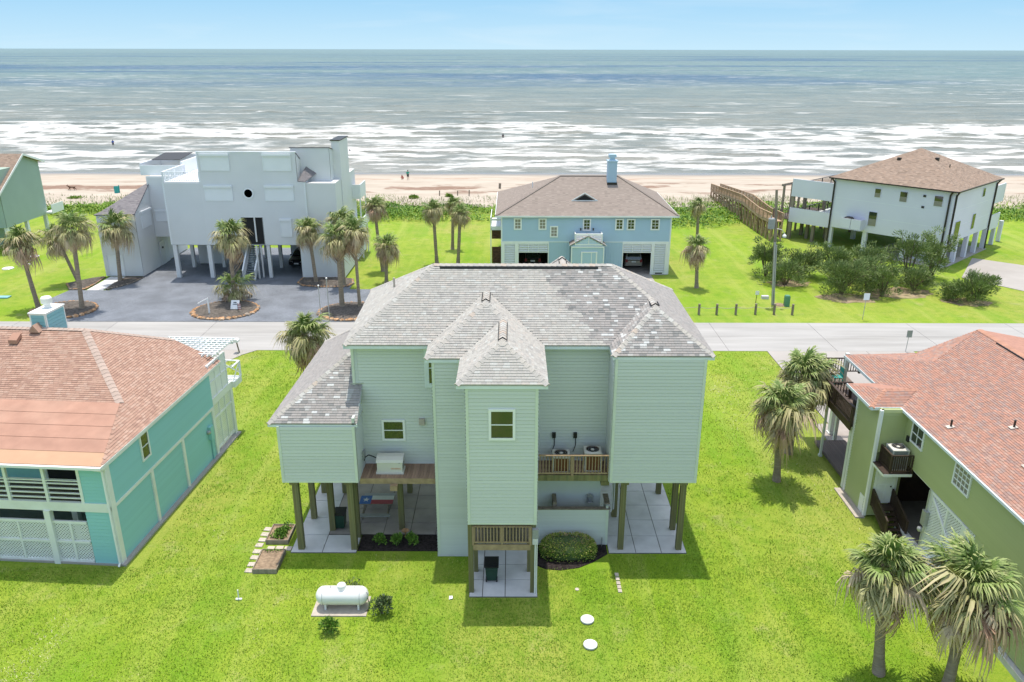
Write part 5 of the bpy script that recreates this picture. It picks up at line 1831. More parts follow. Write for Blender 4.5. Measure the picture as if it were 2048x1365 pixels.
make('vent_hood', MB().prism([(-13.4, 6.6, 7.8), (-12.9, 6.6, 7.8), (-12.9, 7.1, 8.06), (-13.4, 7.1, 8.06)], (0, 0, 0.22)), K['rolled'], roof2)
make('gutter', MB().beam((-17.5, -0.42, 5.62), (0.2, -0.42, 5.62), 0.14, 0.13), K['white'], H2)
make('fascia', MB().beam((0.19, -0.35, 5.60), (0.19, 13.1, 5.60), 0.05, 0.2), ow, H2)
make('soffit', MB().box(-17, 0.15, -0.3, 0.0, 5.48, 5.5).box(0.01, 0.16, 0, 13.0, 5.50, 5.52).box(-17, -0.02, 0.13, 2.15, 5.46, 5.48), ow, H2)
make('downpipe', MB().tube([(-0.4, -0.3, 5.5), (0.0, -0.1, 5.3), (0.0, -0.1, 0.2), (0.02, -0.25, 0.08)], 0.05, 8), K['white'], H2)
# chimney
ch = make('chimney', MB().box(-8.75, -7.85, 9.2, 10.9, 7.6, 9.86), K['chimblue'], H2)
siding(ch, (-8.69, 9.2), (-7.91, 9.2), 8.0, 9.8, K['chimblue'], e=0.2)
siding(ch, (-7.85, 9.26), (-7.85, 10.84), 8.0, 9.8, K['chimblue'], e=0.2)
make('corner_board', MB().box(-8.78, -8.66, 9.16, 9.19, 7.8, 9.86).box(-7.96, -7.82, 9.16, 9.19, 7.8, 9.86).box(-7.85, -7.81, 9.16, 9.3, 7.8, 9.86).box(-7.85, -7.81, 10.78, 10.93, 7.8, 9.86).box(-7.85, -7.818, 9.3, 10.78, 9.70, 9.86).box(-8.66, -7.96, 9.165, 9.19, 9.72, 9.86), K['white'], ch)
make('chimney_top', MB().box(-8.83, -7.77, 9.12, 10.98, 9.86, 9.92), K['white'], ch)
make('flue', MB().lathe([(0.18, 0), (0.18, 0.22), (0.30, 0.30), (0.30, 0.58), (0.24, 0.66), (0.001, 0.72)], (-8.3, 10.2, 9.92), 18), K['tank'], ch)
make('cricket', MB().prism([(-8.62, 9.19, 8.95), (-8.3, 9.19, 9.38), (-7.98, 9.19, 8.95)], (0, -0.6, 0)), K['shg_red'], roof2)

# ------------------------------------------------------------------ olive green house at the right edge
H3 = thing('beach_house', 'olive green house at the right edge with a rust red roof and dark timber balcony', 'house', (20.75, 37, 0))
SHG_BUDGET['h3'] = 300
gr = K['green']
X0 = 20.72
make('house_body', MB().box(X0 + 0.13, 36.5, 14.0, 38.9, 3.75, 6.38), gr, H3)
make('ceiling', MB().box(X0, 33.0, 14.0, 38.9, 3.62, 3.74), K['white'], H3)
sided_wall(H3, (X0, 37.72), (X0, 14.0), 3.72, 6.5, gr) if False else None
w3 = wall_core(H3, (X0, 37.72), (X0, 14.0), 3.72, 6.48, gr)
siding(w3, (X0, 37.72), (X0, 14.0), 3.72, 6.48, gr, e=0.172)
sided_wall(H3, (X0, 30.4), (X0, 14.0), 0.35, 3.7, gr, e=0.172, ind=False)
make('plinth', MB().box(20.45, 33, 14, 36.6, -0.1, 0.30), K['conc'], H3)
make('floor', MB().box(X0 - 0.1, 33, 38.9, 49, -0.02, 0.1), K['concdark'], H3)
K['shadefloor'] = mat('shade_darkened_carport_floor', (0.15, 0.135, 0.125), 0.85, 0.15, 1.0, dirt=(0.08, 0.075, 0.07), dirt_amt=0.6)  # floor colour darkened to paint in the shade inside the carport
make('floor', MB().box(X0 + 0.02, 26.5, 33.9, 38.75, 0.30, 0.34), K['shadefloor'], H3)
make('inner_wall', MB().box(26.5, 26.7, 14, 38.8, 0.1, 3.6), K['dark'], H3)  # near-black colour stands in for the shade inside
make('store_wall', MB().box(21.5, 26.5, 33.9, 34.0, 0.1, 3.6).box(21.5, 21.6, 14, 33.9, 0.1, 3.6).box(20.8, 33, 38.75, 38.88, 0.1, 3.6), K['darkwood'], H3)  # dark walls added to darken the lattice gaps and the carport
# carport opening, then lattice with white frames
make('post', MB().box(X0 - 0.03, X0 + 0.25, 34.15, 34.45, 0.3, 3.66), K['offwhite'], H3)
lattice(H3, (X0, 34.15), (X0, 31.35), 0.34, 3.64, K['white'], gap=0.17, w=0.06)
make('lattice_frame', MB().box(X0 - 0.07, X0 + 0.04, 31.4, 34.1, 0.3, 0.42).box(X0 - 0.07, X0 + 0.04, 31.4, 34.1, 3.52, 3.66).box(X0 - 0.068, X0 + 0.038, 32.65, 32.78, 0.42, 3.52), K['white'], H3)
make('brace', MB().beam((X0 - 0.06, 34.0, 3.4), (X0 - 0.06, 31.5, 1.6), 0.06, 0.12), K['white'], H3)
make('post', MB().box(X0 - 0.12, X0 + 0.2, 30.95, 31.35, 0.3, 3.66), K['offwhite'], H3)
lattice(H3, (X0, 30.95), (X0, 27.5), 0.34, 3.64, K['white'], gap=0.17, w=0.06)
make('meter_box', MB().box(X0 - 0.22, X0 - 0.03, 34.1, 34.45, 1.7, 2.5), K['steel'], H3)
make('meter_box', MB().lathe([(0.14, 0), (0.14, -0.12), (0.05, -0.18), (0.001, -0.19)], (X0 - 0.2, 34.28, 1.45), 12, axis='X'), K['steel'], H3)
make('conduit', MB().tube([(X0 - 0.12, 34.3, 2.5), (X0 - 0.12, 34.3, 3.66)], 0.04, 8).tube([(X0 - 0.12, 34.3, 1.3), (X0 - 0.12, 34.3, 0.3)], 0.04, 8), K['steel'], H3)
window(H3, (X0 - 0.02, 37.0), (X0 - 0.02, 35.75), 5.0, 6.15, K['white'], grid=(2, 2), fw=0.09)
window(H3, (X0 - 0.02, 32.8), (X0 - 0.02, 31.4), 4.95, 6.2, K['white'], glass=K['blind'], grid=(4, 4), fw=0.09)
make('disconnect_box', MB().box(X0 - 0.15, X0 - 0.02, 37.1, 37.3, 4.85, 5.15), K['black'], H3)
# entry bay
sided_wall(H3, (19.28, 40.4), (19.28, 37.7), 0.1, 6.42, gr, e=0.172, ind=False)
sided_wall(H3, (19.28, 37.7), (X0, 37.7), 4.0, 6.42, gr, e=0.172, ind=False)
sided_wall(H3, (19.28, 37.72), (X0, 37.72), 0.1, 3.3, gr, e=0.172, ind=False)
make('bay_body', MB().box(19.42, X0 + 0.3, 37.9, 40.4, 0.1, 6.4), gr, H3)
make('corner_board', MB().box(19.19, 19.34, 37.60, 37.78, 0.1, 6.4), K['white'], H3)
make('corner_board', MB().box(20.62, 20.72, 37.60, 37.69, 0.1, 3.6), K['white'], H3)
make('corner_board', MB().box(19.19, 19.26, 40.3, 40.45, 0.1, 6.3), K['white'], H3)
dr = make('door', MB().box(19.62, 20.5, 37.58, 37.69, 0.92, 3.08), K['white'], H3)
for (a, c, z0, z1) in ((19.70, 20.02, 2.2, 2.95), (20.1, 20.42, 2.2, 2.95), (19.70, 20.02, 1.05, 2.05), (20.1, 20.42, 1.05, 2.05)):
    make('door_panel', MB().box(a, c, 37.565, 37.582, z0, z1), K['white'], dr)
make('door_handle', MB().lathe([(0.04, 0), (0.04, -0.06), (0.001, -0.08)], (20.40, 37.56, 1.98), 10), K['black'], dr)
make('door_frame', MB().box(19.52, 19.615, 37.56, 37.7, 0.85, 3.2).box(20.505, 20.6, 37.56, 37.7, 0.85, 3.2).box(19.52, 20.6, 37.558, 37.7, 3.085, 3.2), K['white'], H3)
# platform over the door that carries an air conditioner
pf = make('platform', MB().box(19.22, 20.7, 36.3, 37.65, 3.25, 3.4), K['white'], H3)
ub = ucube('deck_board', K['darkwood'])
for i in range(9):
    piece('deck_board', ub, pf, T(19.96, 36.38 + i * 0.15, 3.4) @ S(1.5, 0.13, 0.04))
railing(pf, (19.55, 36.36), (20.68, 36.36), 3.44, 1.0, K['darkwood'], gap=0.11, post=1.2, pw=0.08, toprail=(0.08, 0.05))
railing(pf, (19.55, 37.6), (19.55, 36.4), 3.44, 1.0, K['darkwood'], gap=0.11, post=1.3, pw=0.08, toprail=(0.08, 0.05))
# steps to the door
st = make('steps', MB().beam((19.58, 37.6, 0.85), (19.58, 35.7, 0.05), 0.06, 0.25).beam((20.45, 37.6, 0.85), (20.45, 35.7, 0.05), 0.06, 0.25), K['darkwood'], H3)
make('landing', MB().box(19.5, 20.52, 36.95, 37.6, 0.80, 0.86), K['darkwood'], st)
us = ucube('tread', K['darkwood'])
for i in range(5):
    piece('tread', us, st, T(20.0, 36.8 - i * 0.26, 0.68 - i * 0.15) @ S(0.95, 0.26, 0.04))
for x in (19.5, 20.55):
    railing(st, (x, 37.55), (x, 35.6), 0.85, 0.95, K['darkwood'], gap=0.13, post=1.9, pw=0.09, z2=0.1, toprail=(0.09, 0.05))
# side paving strip
make('paving_strip', MB().box(18.75, 19.25, 37.5, 40.6, -0.05, 0.08), K['stone'], H3)
make('hatch', MB().box(19.22, 19.27, 37.9, 38.4, 0.1, 1.1), K['white'], H3)
# dark balcony along the left side, on pale columns
bl = make('balcony', MB().box(19.1, 21.6, 40.5, 48.0, 4.05, 4.25).box(19.02, 19.1, 40.45, 48.0, 3.85, 4.3), K['darkwood'], H3)
ub = ucube('deck_board', K['greywood'])
for i in range(17):
    piece('deck_board', ub, bl, T(19.18 + i * 0.145, 44.3, 4.25) @ S(0.13, 7.4, 0.035))
railing(bl, (19.1, 40.5), (19.1, 47.9), 4.28, 1.0, K['darkwood'], gap=0.16, post=2.45, pw=0.13, toprail=(0.16, 0.05))
railing(bl, (19.1, 48.0), (22.6, 48.0), 4.28, 1.0, K['darkwood'], gap=0.16, post=3.4, pw=0.13, toprail=(0.14, 0.05))
railing(bl, (19.15, 44.0), (20.4, 44.0), 4.28, 1.0, K['darkwood'], gap=0.16, post=1.2, pw=0.13, toprail=(0.14, 0.05))
make('finial_post', MB().box(19.0, 19.2, 47.9, 48.1, 4.2, 5.7).lathe([(0.02, 0), (0.1, 0.08), (0.1, 0.16), (0.02, 0.26)], (19.1, 48.0, 5.68), 10), K['darkwood'], bl)
cu = ucube('column', K['offwhite'])
for (x, y, s, z1) in ((19.4, 44.6, 0.13, 4.05), (21.2, 47.6, 0.36, 4.05), (19.35, 40.75, 0.24, 4.05), (21.0, 46.5, 0.2, 6.2)):
    piece('column', cu, H3, T(x, y, 0.05) @ S(s, s, z1 - 0.05))
make('column_base', MB().box(20.95, 21.45, 47.35, 47.85, 0.05, 0.2).box(19.3, 19.5, 44.5, 44.7, 0, 0.12), K['offwhite'], H3)
lb = make('low_deck', MB().box(19.6, 21.6, 40.6, 46.2, 0.1, 0.25), K['greywood'], H3)
for i in range(14):
    piece('deck_board', ub, lb, T(19.68 + i * 0.14, 43.4, 0.25) @ S(0.125, 5.6, 0.04))
# roof: steep main slope, hipped bay roof, porch roof at the far end
zr = 6.42
slope3 = [(20.42, 45.6, zr), (20.42, 14.0, zr), (28.5, 14.0, 8.0), (28.5, 45.9, 8.0), (24.2, 42.5, 7.16)]
porch = [(20.42, 45.6, zr), (24.2, 42.5, 7.16), (24.8, 45.8, 6.46)]
bay = [(18.85, 38.0, zr), (20.42, 38.0, zr), (21.9, 39.6, 6.75), (20.25, 39.6, 6.75), (18.85, 41.2, zr), (20.42, 41.2, zr)]
roof3 = roof_slab(H3, [slope3, [(28.5, 45.9, 8.0), (28.5, 14.0, 8.0), (37.0, 14, 6.4), (37.0, 45.9, 6.4)]], K['shg_rust'], t=0.1)
proof = roof_slab(H3, [porch, [(24.8, 45.8, 6.46), (24.2, 42.5, 7.16), (28.5, 45.9, 8.0)]], K['shg_rust'], t=0.08)
broof = roof_slab(H3, [[bay[0], bay[1], bay[2], bay[3]], [bay[0], bay[3], bay[4]], [bay[4], bay[3], bay[2], bay[5]]], K['shg_rust'], t=0.06)
shingle_face(roof3, slope3, [K['shg_rust']], lambda p: 0, w=0.26, e=0.14)
shingle_face(proof, porch, [K['shg_rust']], lambda p: 0, w=0.26, e=0.14)
shingle_face(broof, [bay[0], bay[1], bay[2], bay[3]], [K['shg_rust']], lambda p: 0, w=0.26, e=0.14, budget='h3', want=150)
shingle_face(broof, [bay[4], bay[0], bay[3]], [K['shg_rust']], lambda p: 0, w=0.26, e=0.14, budget='h3', want=150)
K['ridge_rust'] = mat('rust_ridge_shingle', (0.42, 0.22, 0.15), 0.9, 0.12, 6, bump=0.3, bscale=60, objrand=0.1)
for (p, q) in ((bay[0], bay[3]), (bay[3], bay[2])):
    cap_line(broof, p, q, K['ridge_rust'], slope=0.4)
cap_line(roof3, (28.5, 45.8, 8.0), (28.5, 14, 8.0), K['ridge_rust'], slope=0.2, w=0.2)
shingle_face(proof, [(24.8, 45.8, 6.46), (24.2, 42.5, 7.16), (28.5, 45.9, 8.0)], [K['shg_rust']], lambda p: 0, w=0.26, e=0.14)
make('ridge_vent', MB().beam((28.2, 43.5, 8.0), (28.2, 14, 8.0), 0.06, 0.08), K['vent'], roof3)
for (y, h) in ((36.3, 0.35), (31.0, 0.4), (30.0, 0.4), (25.5, 0.4)):
    pass
for (x, y) in ((21.5, 35.2), (23.9, 34.2), (22.6, 30.9)):
    z = zr + 0.1955 * (x - 20.42)
    make('vent_pipe', MB().tube([(x, y, z - 0.05), (x, y, z + 0.42)], 0.05, 10), K['darkmetal'], roof3)
    make('flashing', MB().prism([(x - 0.2, y - 0.14, z), (x + 0.15, y - 0.14, z + 0.07), (x + 0.15, y + 0.14, z + 0.07), (x - 0.2, y + 0.14, z)], (-0.02, 0, 0.035)), K['stone'], roof3)
make('gutter', MB().beam((20.38, 38.0, zr - 0.06), (20.38, 14, zr - 0.06), 0.10, 0.13), K['fascia'], H3)
make('fascia', MB().beam((18.83, 37.98, zr - 0.07), (20.4, 37.98, zr - 0.07), 0.05, 0.16).beam((18.83, 38.0, zr - 0.072), (18.83, 41.2, zr - 0.072), 0.05, 0.16).beam((20.4, 41.2, zr - 0.07), (20.4, 45.6, zr - 0.07), 0.05, 0.16), K['fascia'], H3)
make('gable_wall', MB().prism([(20.8, 38.92, 6.3), (36.2, 38.92, 6.3), (28.5, 38.92, 7.75)], (0, -0.1, 0)), gr, H3)
# things on the balcony
t = thing('barbecue', 'barbecue under a dark round cover on the balcony of the green house', 'barbecue', (19.95, 41.6, 4.29))
make('cover', MB().lathe([(0.3, 0), (0.36, 0.5), (0.42, 0.75), (0.36, 0.95), (0.2, 1.08), (0.001, 1.12)], (19.95, 41.6, 4.29), 16), K['black'], t)
K['turq'] = mat('turquoise_plastic', (0.03, 0.33, 0.30), 0.5, 0.1, 3)
t = thing('chair', 'turquoise slatted chair in the shade at the far end of the balcony', 'chair', (20.5, 46.3, 4.29))
make('seat', MB().box(20.2, 20.75, 46.0, 46.55, 4.68, 4.73), K['turq'], t)
bk_ = ucube('slat', K['turq'])
for i in range(5):
    piece('slat', bk_, t, T(20.72, 46.06 + i * 0.11, 4.74) @ S(0.03, 0.08, 0.62))
for (x, y) in ((20.24, 46.03), (20.24, 46.5), (20.72, 46.03), (20.72, 46.5)):
    make('leg', MB().box(x - 0.03, x + 0.03, y - 0.03, y + 0.03, 4.29, 4.68), K['turq'], t)
air_con('air conditioner with a rusty fan inside the dark railing over the green house door', 20.12, 37.05, 3.45, 0.42, 1.15, coil=False)

# ------------------------------------------------------------------ white house with roof deck, left of centre beyond the road
H4 = thing('beach_house', 'white modern house with roller shutters and a roof deck beyond the road', 'house', (-30, 88, 0))
ww, sh = K['whitewall'], K['shutter']
Yf = 85.75
make('house_body', MB().box(-37.2, -19.0, Yf + 0.14, 97, 3.85, 10.5), ww, H4)
make('house_body', MB().prism([(-33.3, Yf + 0.14, 10.5), (-33.3, Yf + 0.14, 13.6), (-33.3, 91.5, 10.55), (-33.3, 91.5, 10.5)], (10.3, 0, 0)), ww, H4)
make('upper_roof', MB().prism([(-33.36, Yf + 0.1, 13.72), (-22.94, Yf + 0.1, 13.72), (-22.94, 91.6, 10.62), (-33.36, 91.6, 10.62)], (0, 0.05, 0.05)), K['roof_grey'], H4)
sided_wall(H4, (-37.4, Yf), (-33.38, Yf), 3.8, 10.6, ww, e=0.2, ind=False)
sided_wall(H4, (-33.38, Yf), (-22.2, Yf), 3.8, 10.65, ww, e=0.2, ind=False, holes=((3.88, 6.3, 3.8, 6.92),))
sided_wall(H4, (-33.38, Yf), (-22.95, Yf), 10.65, 13.72, ww, e=0.2, ind=False)
sided_wall(H4, (-22.2, Yf), (-22.2, 87.5), 3.8, 10.7, ww, e=0.2, ind=False)
sided_wall(H4, (-22.2, 87.5), (-19.75, 87.5), 3.8, 14.0, ww, e=0.2, ind=False)
sided_wall(H4, (-23.9, 87.5), (-22.2, 87.5), 10.7, 14.0, ww, e=0.2, ind=False)
wq = wall_core(H4, (-19.75, 87.5), (-19.75, 96.0), 0, 0, ww, poly=[(0, 3.8), (8.5, 3.8), (8.5, 12.2), (0, 14.0)])
siding(wq, (-19.75, 87.5), (-19.75, 96.0), 3.8, 14.0, ww, e=0.2, poly=[(0, 3.8), (8.5, 3.8), (8.5, 12.2), (0, 14.0)], ind=False)
sided_wall(H4, (-23.3, Yf), (-18.62, Yf), 0.12, 3.8, ww, e=0.2, ind=False)
sided_wall(H4, (-18.62, Yf), (-18.62, 100.0), 0.12, 3.8, ww, e=0.2, ind=False)
sided_wall(H4, (-37.4, 97), (-37.4, Yf), 3.8, 10.6, ww, e=0.2, ind=False)
wall_core(H4, (-33.38, 91.5), (-33.38, Yf), 0, 0, ww, poly=[(0, 10.55), (5.7, 10.55), (5.7, 13.7)])
wall_core(H4, (-22.95, Yf), (-22.95, 91.5), 0, 0, ww, poly=[(0, 10.55), (5.7, 10.55), (0, 13.7)])
make('tower_roof', MB().prism([(-24.0, 87.4, 14.02), (-19.65, 87.4, 14.02), (-19.65, 96, 12.2), (-24.0, 96, 12.2)], (0, 0, 0.08)), K['roof_grey'], H4)
make('tower_body', MB().prism([(-23.9, 87.65, 10.5), (-23.9, 87.65, 13.95), (-23.9, 96, 12.1), (-23.9, 96, 10.5)], (4.0, 0, 0)), ww, H4)
make('chimney', MB().box(-19.8, -18.9, 89.0, 93.5, 3.8, 14.6), ww, H4)
make('chimney_cap', MB().box(-19.9, -18.8, 88.9, 93.6, 14.6, 14.7), K['darkmetal'], H4)
make('parapet_cap', MB().box(-33.45, -22.9, Yf - 0.08, Yf + 0.14, 13.72, 13.82), K['shutter'], H4)
make('low_roof', MB().prism([(-22.9, 85.7, 10.7), (-22.15, 85.7, 10.62), (-21.3, 87.45, 11.3), (-22.35, 87.45, 12.0)], (0, 0, 0.06)), K['roof_grey'], H4)
make('corner_board', MB().box(-22.3, -22.16, Yf - 0.04, Yf, 3.8, 10.6).box(-37.44, -37.3, Yf - 0.04, Yf, 3.8, 10.6).box(-33.42, -33.28, Yf - 0.045, Yf - 0.005, 10.6, 13.7), sh, H4)
make('ground_roof', MB().box(-22.2, -18.6, Yf, 87.5, 3.8, 3.9), ww, H4)
make('underside', MB().box(-37.3, -18.7, Yf + 0.1, 97, 3.72, 3.84), K['grey'], H4)


def shutter(parent, a, c, z0, z1, y=Yf):
    s = make('roller_shutter', MB().box(a, c, y - 0.10, y, z0, z1 - 0.2), sh, parent)
    make('shutter_box', MB().box(a - 0.06, c + 0.06, y - 0.28, y, z1 - 0.24, z1), sh, s)
    make('guide_rail', MB().box(a - 0.05, a + 0.03, y - 0.14, y, z0, z1 - 0.22).box(c - 0.03, c + 0.05, y - 0.14, y, z0, z1 - 0.22), sh, s)


for q in ((-33.0, -30.05, 11.82, 13.6), (-26.4, -23.5, 11.82, 13.6), (-32.95, -30.05, 8.63, 10.3), (-26.5, -23.5, 8.63, 10.3), (-25.2, -24.05, 4.7, 6.7)):
    shutter(H4, *q)
pw_ = make('round_window', MB().lathe([(0.44, 0), (0.58, 0), (0.58, 0.08), (0.44, 0.08), (0.44, 0)], (0, 0, 0), 28, cap=False), sh, H4)
pw_.data.transform(Matrix.Translation(Vector((-28.33, Yf - 0.04, 9.43)) - 2 * ORG[H4.name] + ORG[H4.name]) @ Matrix.Rotation(rad(90), 4, 'X') @ Matrix.Translation(ORG[H4.name]))
gl = make('pane', MB().lathe([(0.001, 0), (0.45, 0)], (0, 0, 0), 28), K['glass'], pw_)
gl.data.transform(Matrix.Translation(Vector((-28.33, Yf - 0.07, 9.43)) - ORG[H4.name]) @ Matrix.Rotation(rad(90), 4, 'X') @ Matrix.Translation(ORG[H4.name]))
# opening with the stairs
make('stair_hall', MB().box(-29.5, -29.4, Yf + 0.1, 91, 3.8, 6.9).box(-27.2, -27.1, Yf + 0.1, 91, 3.8, 6.9).box(-29.5, -27.1, 90.9, 91, 3.8, 6.9), K['grey'], H4)
make('hall_shade_sheet', MB().box(-29.4, -27.2, Yf + 0.10, Yf + 0.136, 3.85, 6.9), K['dark'], H4)  # near-black sheet across the opening, painting in the shade of the hall
make('hall_door', MB().box(-28.1, -27.95, Yf + 0.02, Yf + 0.12, 4.1, 6.9), ww, H4)
sst = make('stairs', MB().beam((-29.45, 88.6, 3.7), (-29.45, 84.5, 0.1), 0.08, 0.35).beam((-28.25, 88.6, 3.7), (-28.25, 84.5, 0.1), 0.08, 0.35), ww, H4)
K['steptread'] = mat('blue_grey_tread', (0.25, 0.29, 0.32), 0.7, 0.08, 3)
us = ucube('tread', K['steptread'])
for i in range(18):
    f = (i + 0.5) / 18
    piece('tread', us, sst, T(-28.85, 84.5 + 4.2 * f, 0.15 + 3.6 * f) @ S(1.15, 0.25, 0.05))
for x in (-29.52, -28.18):
    make('stair_rail', MB().prism([(x, 84.4, 0.2), (x, 88.6, 3.8), (x, 88.6, 4.8), (x, 84.4, 1.2)], (0.06, 0, 0)), ww, sst)
    make('handrail', MB().beam((x + 0.03, 84.4, 1.22), (x + 0.03, 88.6, 4.82), 0.14, 0.05), sh, sst)
uc4 = ucube('column', ww)
for (x, y, s) in ((-37.1, 85.95, .42), (-33.35, 85.95, .42), (-37.1, 90.4, .36), (-33.6, 90.4, .36), (-26.85, 85.95, .36), (-26.85, 90.2, .36), (-30.2, 90.3, .3), (-28.0, 85.4, .16), (-27.7, 86.0, .16), (-30.0, 95, .36), (-35, 95, .36)):
    piece('column', uc4, H4, T(x, y, 0.05) @ S(s, s, 3.7))
make('store_wall', MB().box(-37.1, -34.4, 92.0, 92.15, 0.05, 3.7).box(-32.9, -30.6, 92.5, 92.65, 0.05, 3.7).box(-27, -19, 95, 95.15, 0.05, 3.7), ww, H4)
# roof deck with white railing
railing(H4, (-37.36, Yf + 0.1), (-33.42, Yf + 0.1), 10.62, 1.05, sh, gap=0.18, bw=0.05, post=3.9, pw=0.12)
railing(H4, (-37.36, Yf + 0.12), (-37.36, 92), 10.62, 1.05, sh, gap=0.3, bw=0.05, post=3, pw=0.12)
make('deck_surface', MB().box(-37.3, -33.4, Yf + 0.15, 97, 10.55, 10.62), sh, H4)
# left wing with a sloping roof
make('wing_body', MB().prism([(-45.3, 86.34, 0.1), (-41.32, 86.34, 0.1), (-41.32, 86.34, 6.85), (-45.3, 86.34, 6.85)], (0, 13, 0)), ww, H4)
sided_wall(H4, (-45.4, 86.2), (-41.2, 86.2), 0.1, 6.95, ww, e=0.2, ind=False, holes=((0.4, 2.1, 0.1, 2.5),))
w = wall_core(H4, (-41.2, 86.2), (-41.2, 90.6), 0, 0, ww, poly=[(0, 0.1), (4.4, 0.1), (4.4, 9.5), (0, 6.9)])
siding(w, (-41.2, 86.2), (-41.2, 90.6), 0.1, 9.5, ww, e=0.2, poly=[(0, 0.1), (4.4, 0.1), (4.4, 9.5), (0, 6.9)], ind=False)
make('garage_door', MB().box(-45.0, -43.25, 86.22, 86.3, 0.1, 2.5), sh, H4)
make('garage_frame', MB().box(-45.08, -44.98, 86.12, 86.24, 0.1, 2.6).box(-43.27, -43.17, 86.12, 86.24, 0.1, 2.6).box(-44.98, -43.27, 86.125, 86.24, 2.5, 2.6), ww, H4)
make('wing_roof', MB().prism([(-45.55, 86.05, 6.9), (-41.1, 86.05, 6.98), (-41.1, 91.2, 9.9), (-45.55, 100.0, 7.2)], (0, 0, 0.12)), K['roof_grey'], H4)
sided_wall(H4, (-41.3, 90.6), (-37.3, 90.6), 3.6, 10.5, ww, e=0.2, ind=False)
sided_wall(H4, (-41.2, 90.6), (-41.2, 93.5), 0.1, 3.6, ww, e=0.2, ind=False)
make('recess_body', MB().box(-41.3, -37.3, 90.75, 97, 3.6, 10.4), ww, H4)
make('deck_box', MB().box(-42.2, -37.4, 91.4, 91.5, 10.5, 11.6).box(-42.2, -42.1, 91.5, 97, 10.5, 11.8).box(-37.6, -37.4, 91.5, 97, 10.5, 12.0).box(-42.1, -37.6, 96.9, 97, 10.5, 12.2), sh, H4)
make('deck_screen', MB().prism([(-41.2, 92.5, 12.05), (-38, 92.5, 12.05), (-38, 96.5, 12.4), (-41.2, 96.5, 12.4)], (0, 0, 0.05)), K['darkmetal'], H4)
make('side_door', MB().box(-41.15, -41.08, 91.0, 92.2, 0.1, 2.9), ww, H4)
make('door_lamp', MB().box(-41.08, -40.95, 91.5, 91.65, 2.0, 2.2), K['black'], H4)
s = make('roller_shutter', MB().box(-41.2, -41.1, 87.5, 89.9, 5.15, 6.9), sh, H4)
make('shutter_box', MB().box(-41.2, -40.95, 87.4, 90.0, 6.9, 7.12), sh, s)
shutter(H4, -40.75, -39.55, 5.4, 6.8, 90.58)
make('wall_window', MB().box(-19.72, -19.66, 90.8, 92.4, 10.8, 12.2), K['shutter'], H4)
# back right balconies
make('balcony', MB().box(-20.1, -18.1, 95, 98.5, 7.2, 7.4).box(-20.1, -18.1, 94.95, 95.05, 7.4, 8.9).box(-18.15, -18.05, 95.05, 98.5, 7.4, 8.9), K['shutter'], H4)
make('balcony', MB().box(-20.1, -17.9, 94, 99, 3.8, 4.0).box(-17.95, -17.85, 94, 99, 4.0, 5.0), K['shutter'], H4)
make('balcony_post', MB().box(-18.2, -18.05, 98.3, 98.45, 0, 7.2).box(-18.25, -18.1, 95.05, 95.2, 0, 7.2), K['shutter'], H4)
make('wall_lamp', MB().lathe([(0.12, 0), (0.05, 0.15), (0.12, 0.3)], (-20.7, 87.4, 7.0), 10), K['black'], H4)

# ------------------------------------------------------------------ powder blue house behind the sage house
H5 = thing('beach_house', 'powder blue house with a taupe hipped roof and white louvred garages, behind the sage house', 'house', (8, 90, 0))
bu, Yb = K['blue'], 87.5
make('house_body', MB().box(-1.05, 17.5, Yb + 0.14, 102, 3.82, 6.7), bu, H5)
sided_wall(H5, (-1.2, Yb), (17.65, Yb), 3.82, 6.7, bu, e=0.22, ind=False)
sided_wall(H5, (17.65, Yb), (17.65, 102), 3.82, 6.7, bu, e=0.22, ind=False)
sided_wall(H5, (-1.2, 102), (-1.2, Yb), 3.82, 6.7, bu, e=0.22, ind=False)
make('corner_board', MB().box(-1.25, -1.1, Yb - 0.05, Yb - 0.03, 0.1, 6.7).box(17.55, 17.7, Yb - 0.05, Yb - 0.03, 0.1, 6.7), K['white'], H5)
make('underside', MB().box(-1.1, 17.6, Yb + 0.05, 102, 3.7, 3.82), K['grey'], H5)
make('beam', MB().box(-1.2, 4.12, Yb - 0.06, Yb + 0.1, 3.55, 3.85).box(12.35, 17.65, Yb - 0.06, Yb + 0.1, 3.55, 3.85).box(4.13, 12.34, Yb - 0.04, Yb + 0.1, 3.74, 3.85), K['white'], H5)
# ground floor: board and batten infill, louvres, garage openings
make('infill_wall', MB().box(4.13, 6.5, Yb, Yb + 0.12, 0.1, 3.74).box(10.35, 12.38, Yb, Yb + 0.12, 0.1, 3.74), bu, H5)
ubt = ucube('batten', bu)
for x in [4.3 + i * 0.3 for i in range(8)] + [10.55 + i * 0.3 for i in range(7)]:
    piece('batten', ubt, H5, T(x, Yb - 0.02, 0.1) @ S(0.06, 0.05, 3.6))
pw2 = ucube('pier', K['white'])
for (a, c) in ((-1.2, -0.85), (0.3, 0.72), (4.02, 4.12), (12.36, 12.46), (15.62, 15.98), (17.2, 17.65)):
    piece('pier', pw2, H5, T((a + c) / 2, Yb + 0.02, 0.05) @ S(c - a, 0.2, 3.5))
for (a, c, z0, z1) in ((-0.85, 0.3, 0.3, 3.55), (15.98, 17.2, 0.3, 3.55)):
    louvre(H5, (a, Yb + 0.02), (c, Yb + 0.02), z0, z1, K['white'], 0.205)
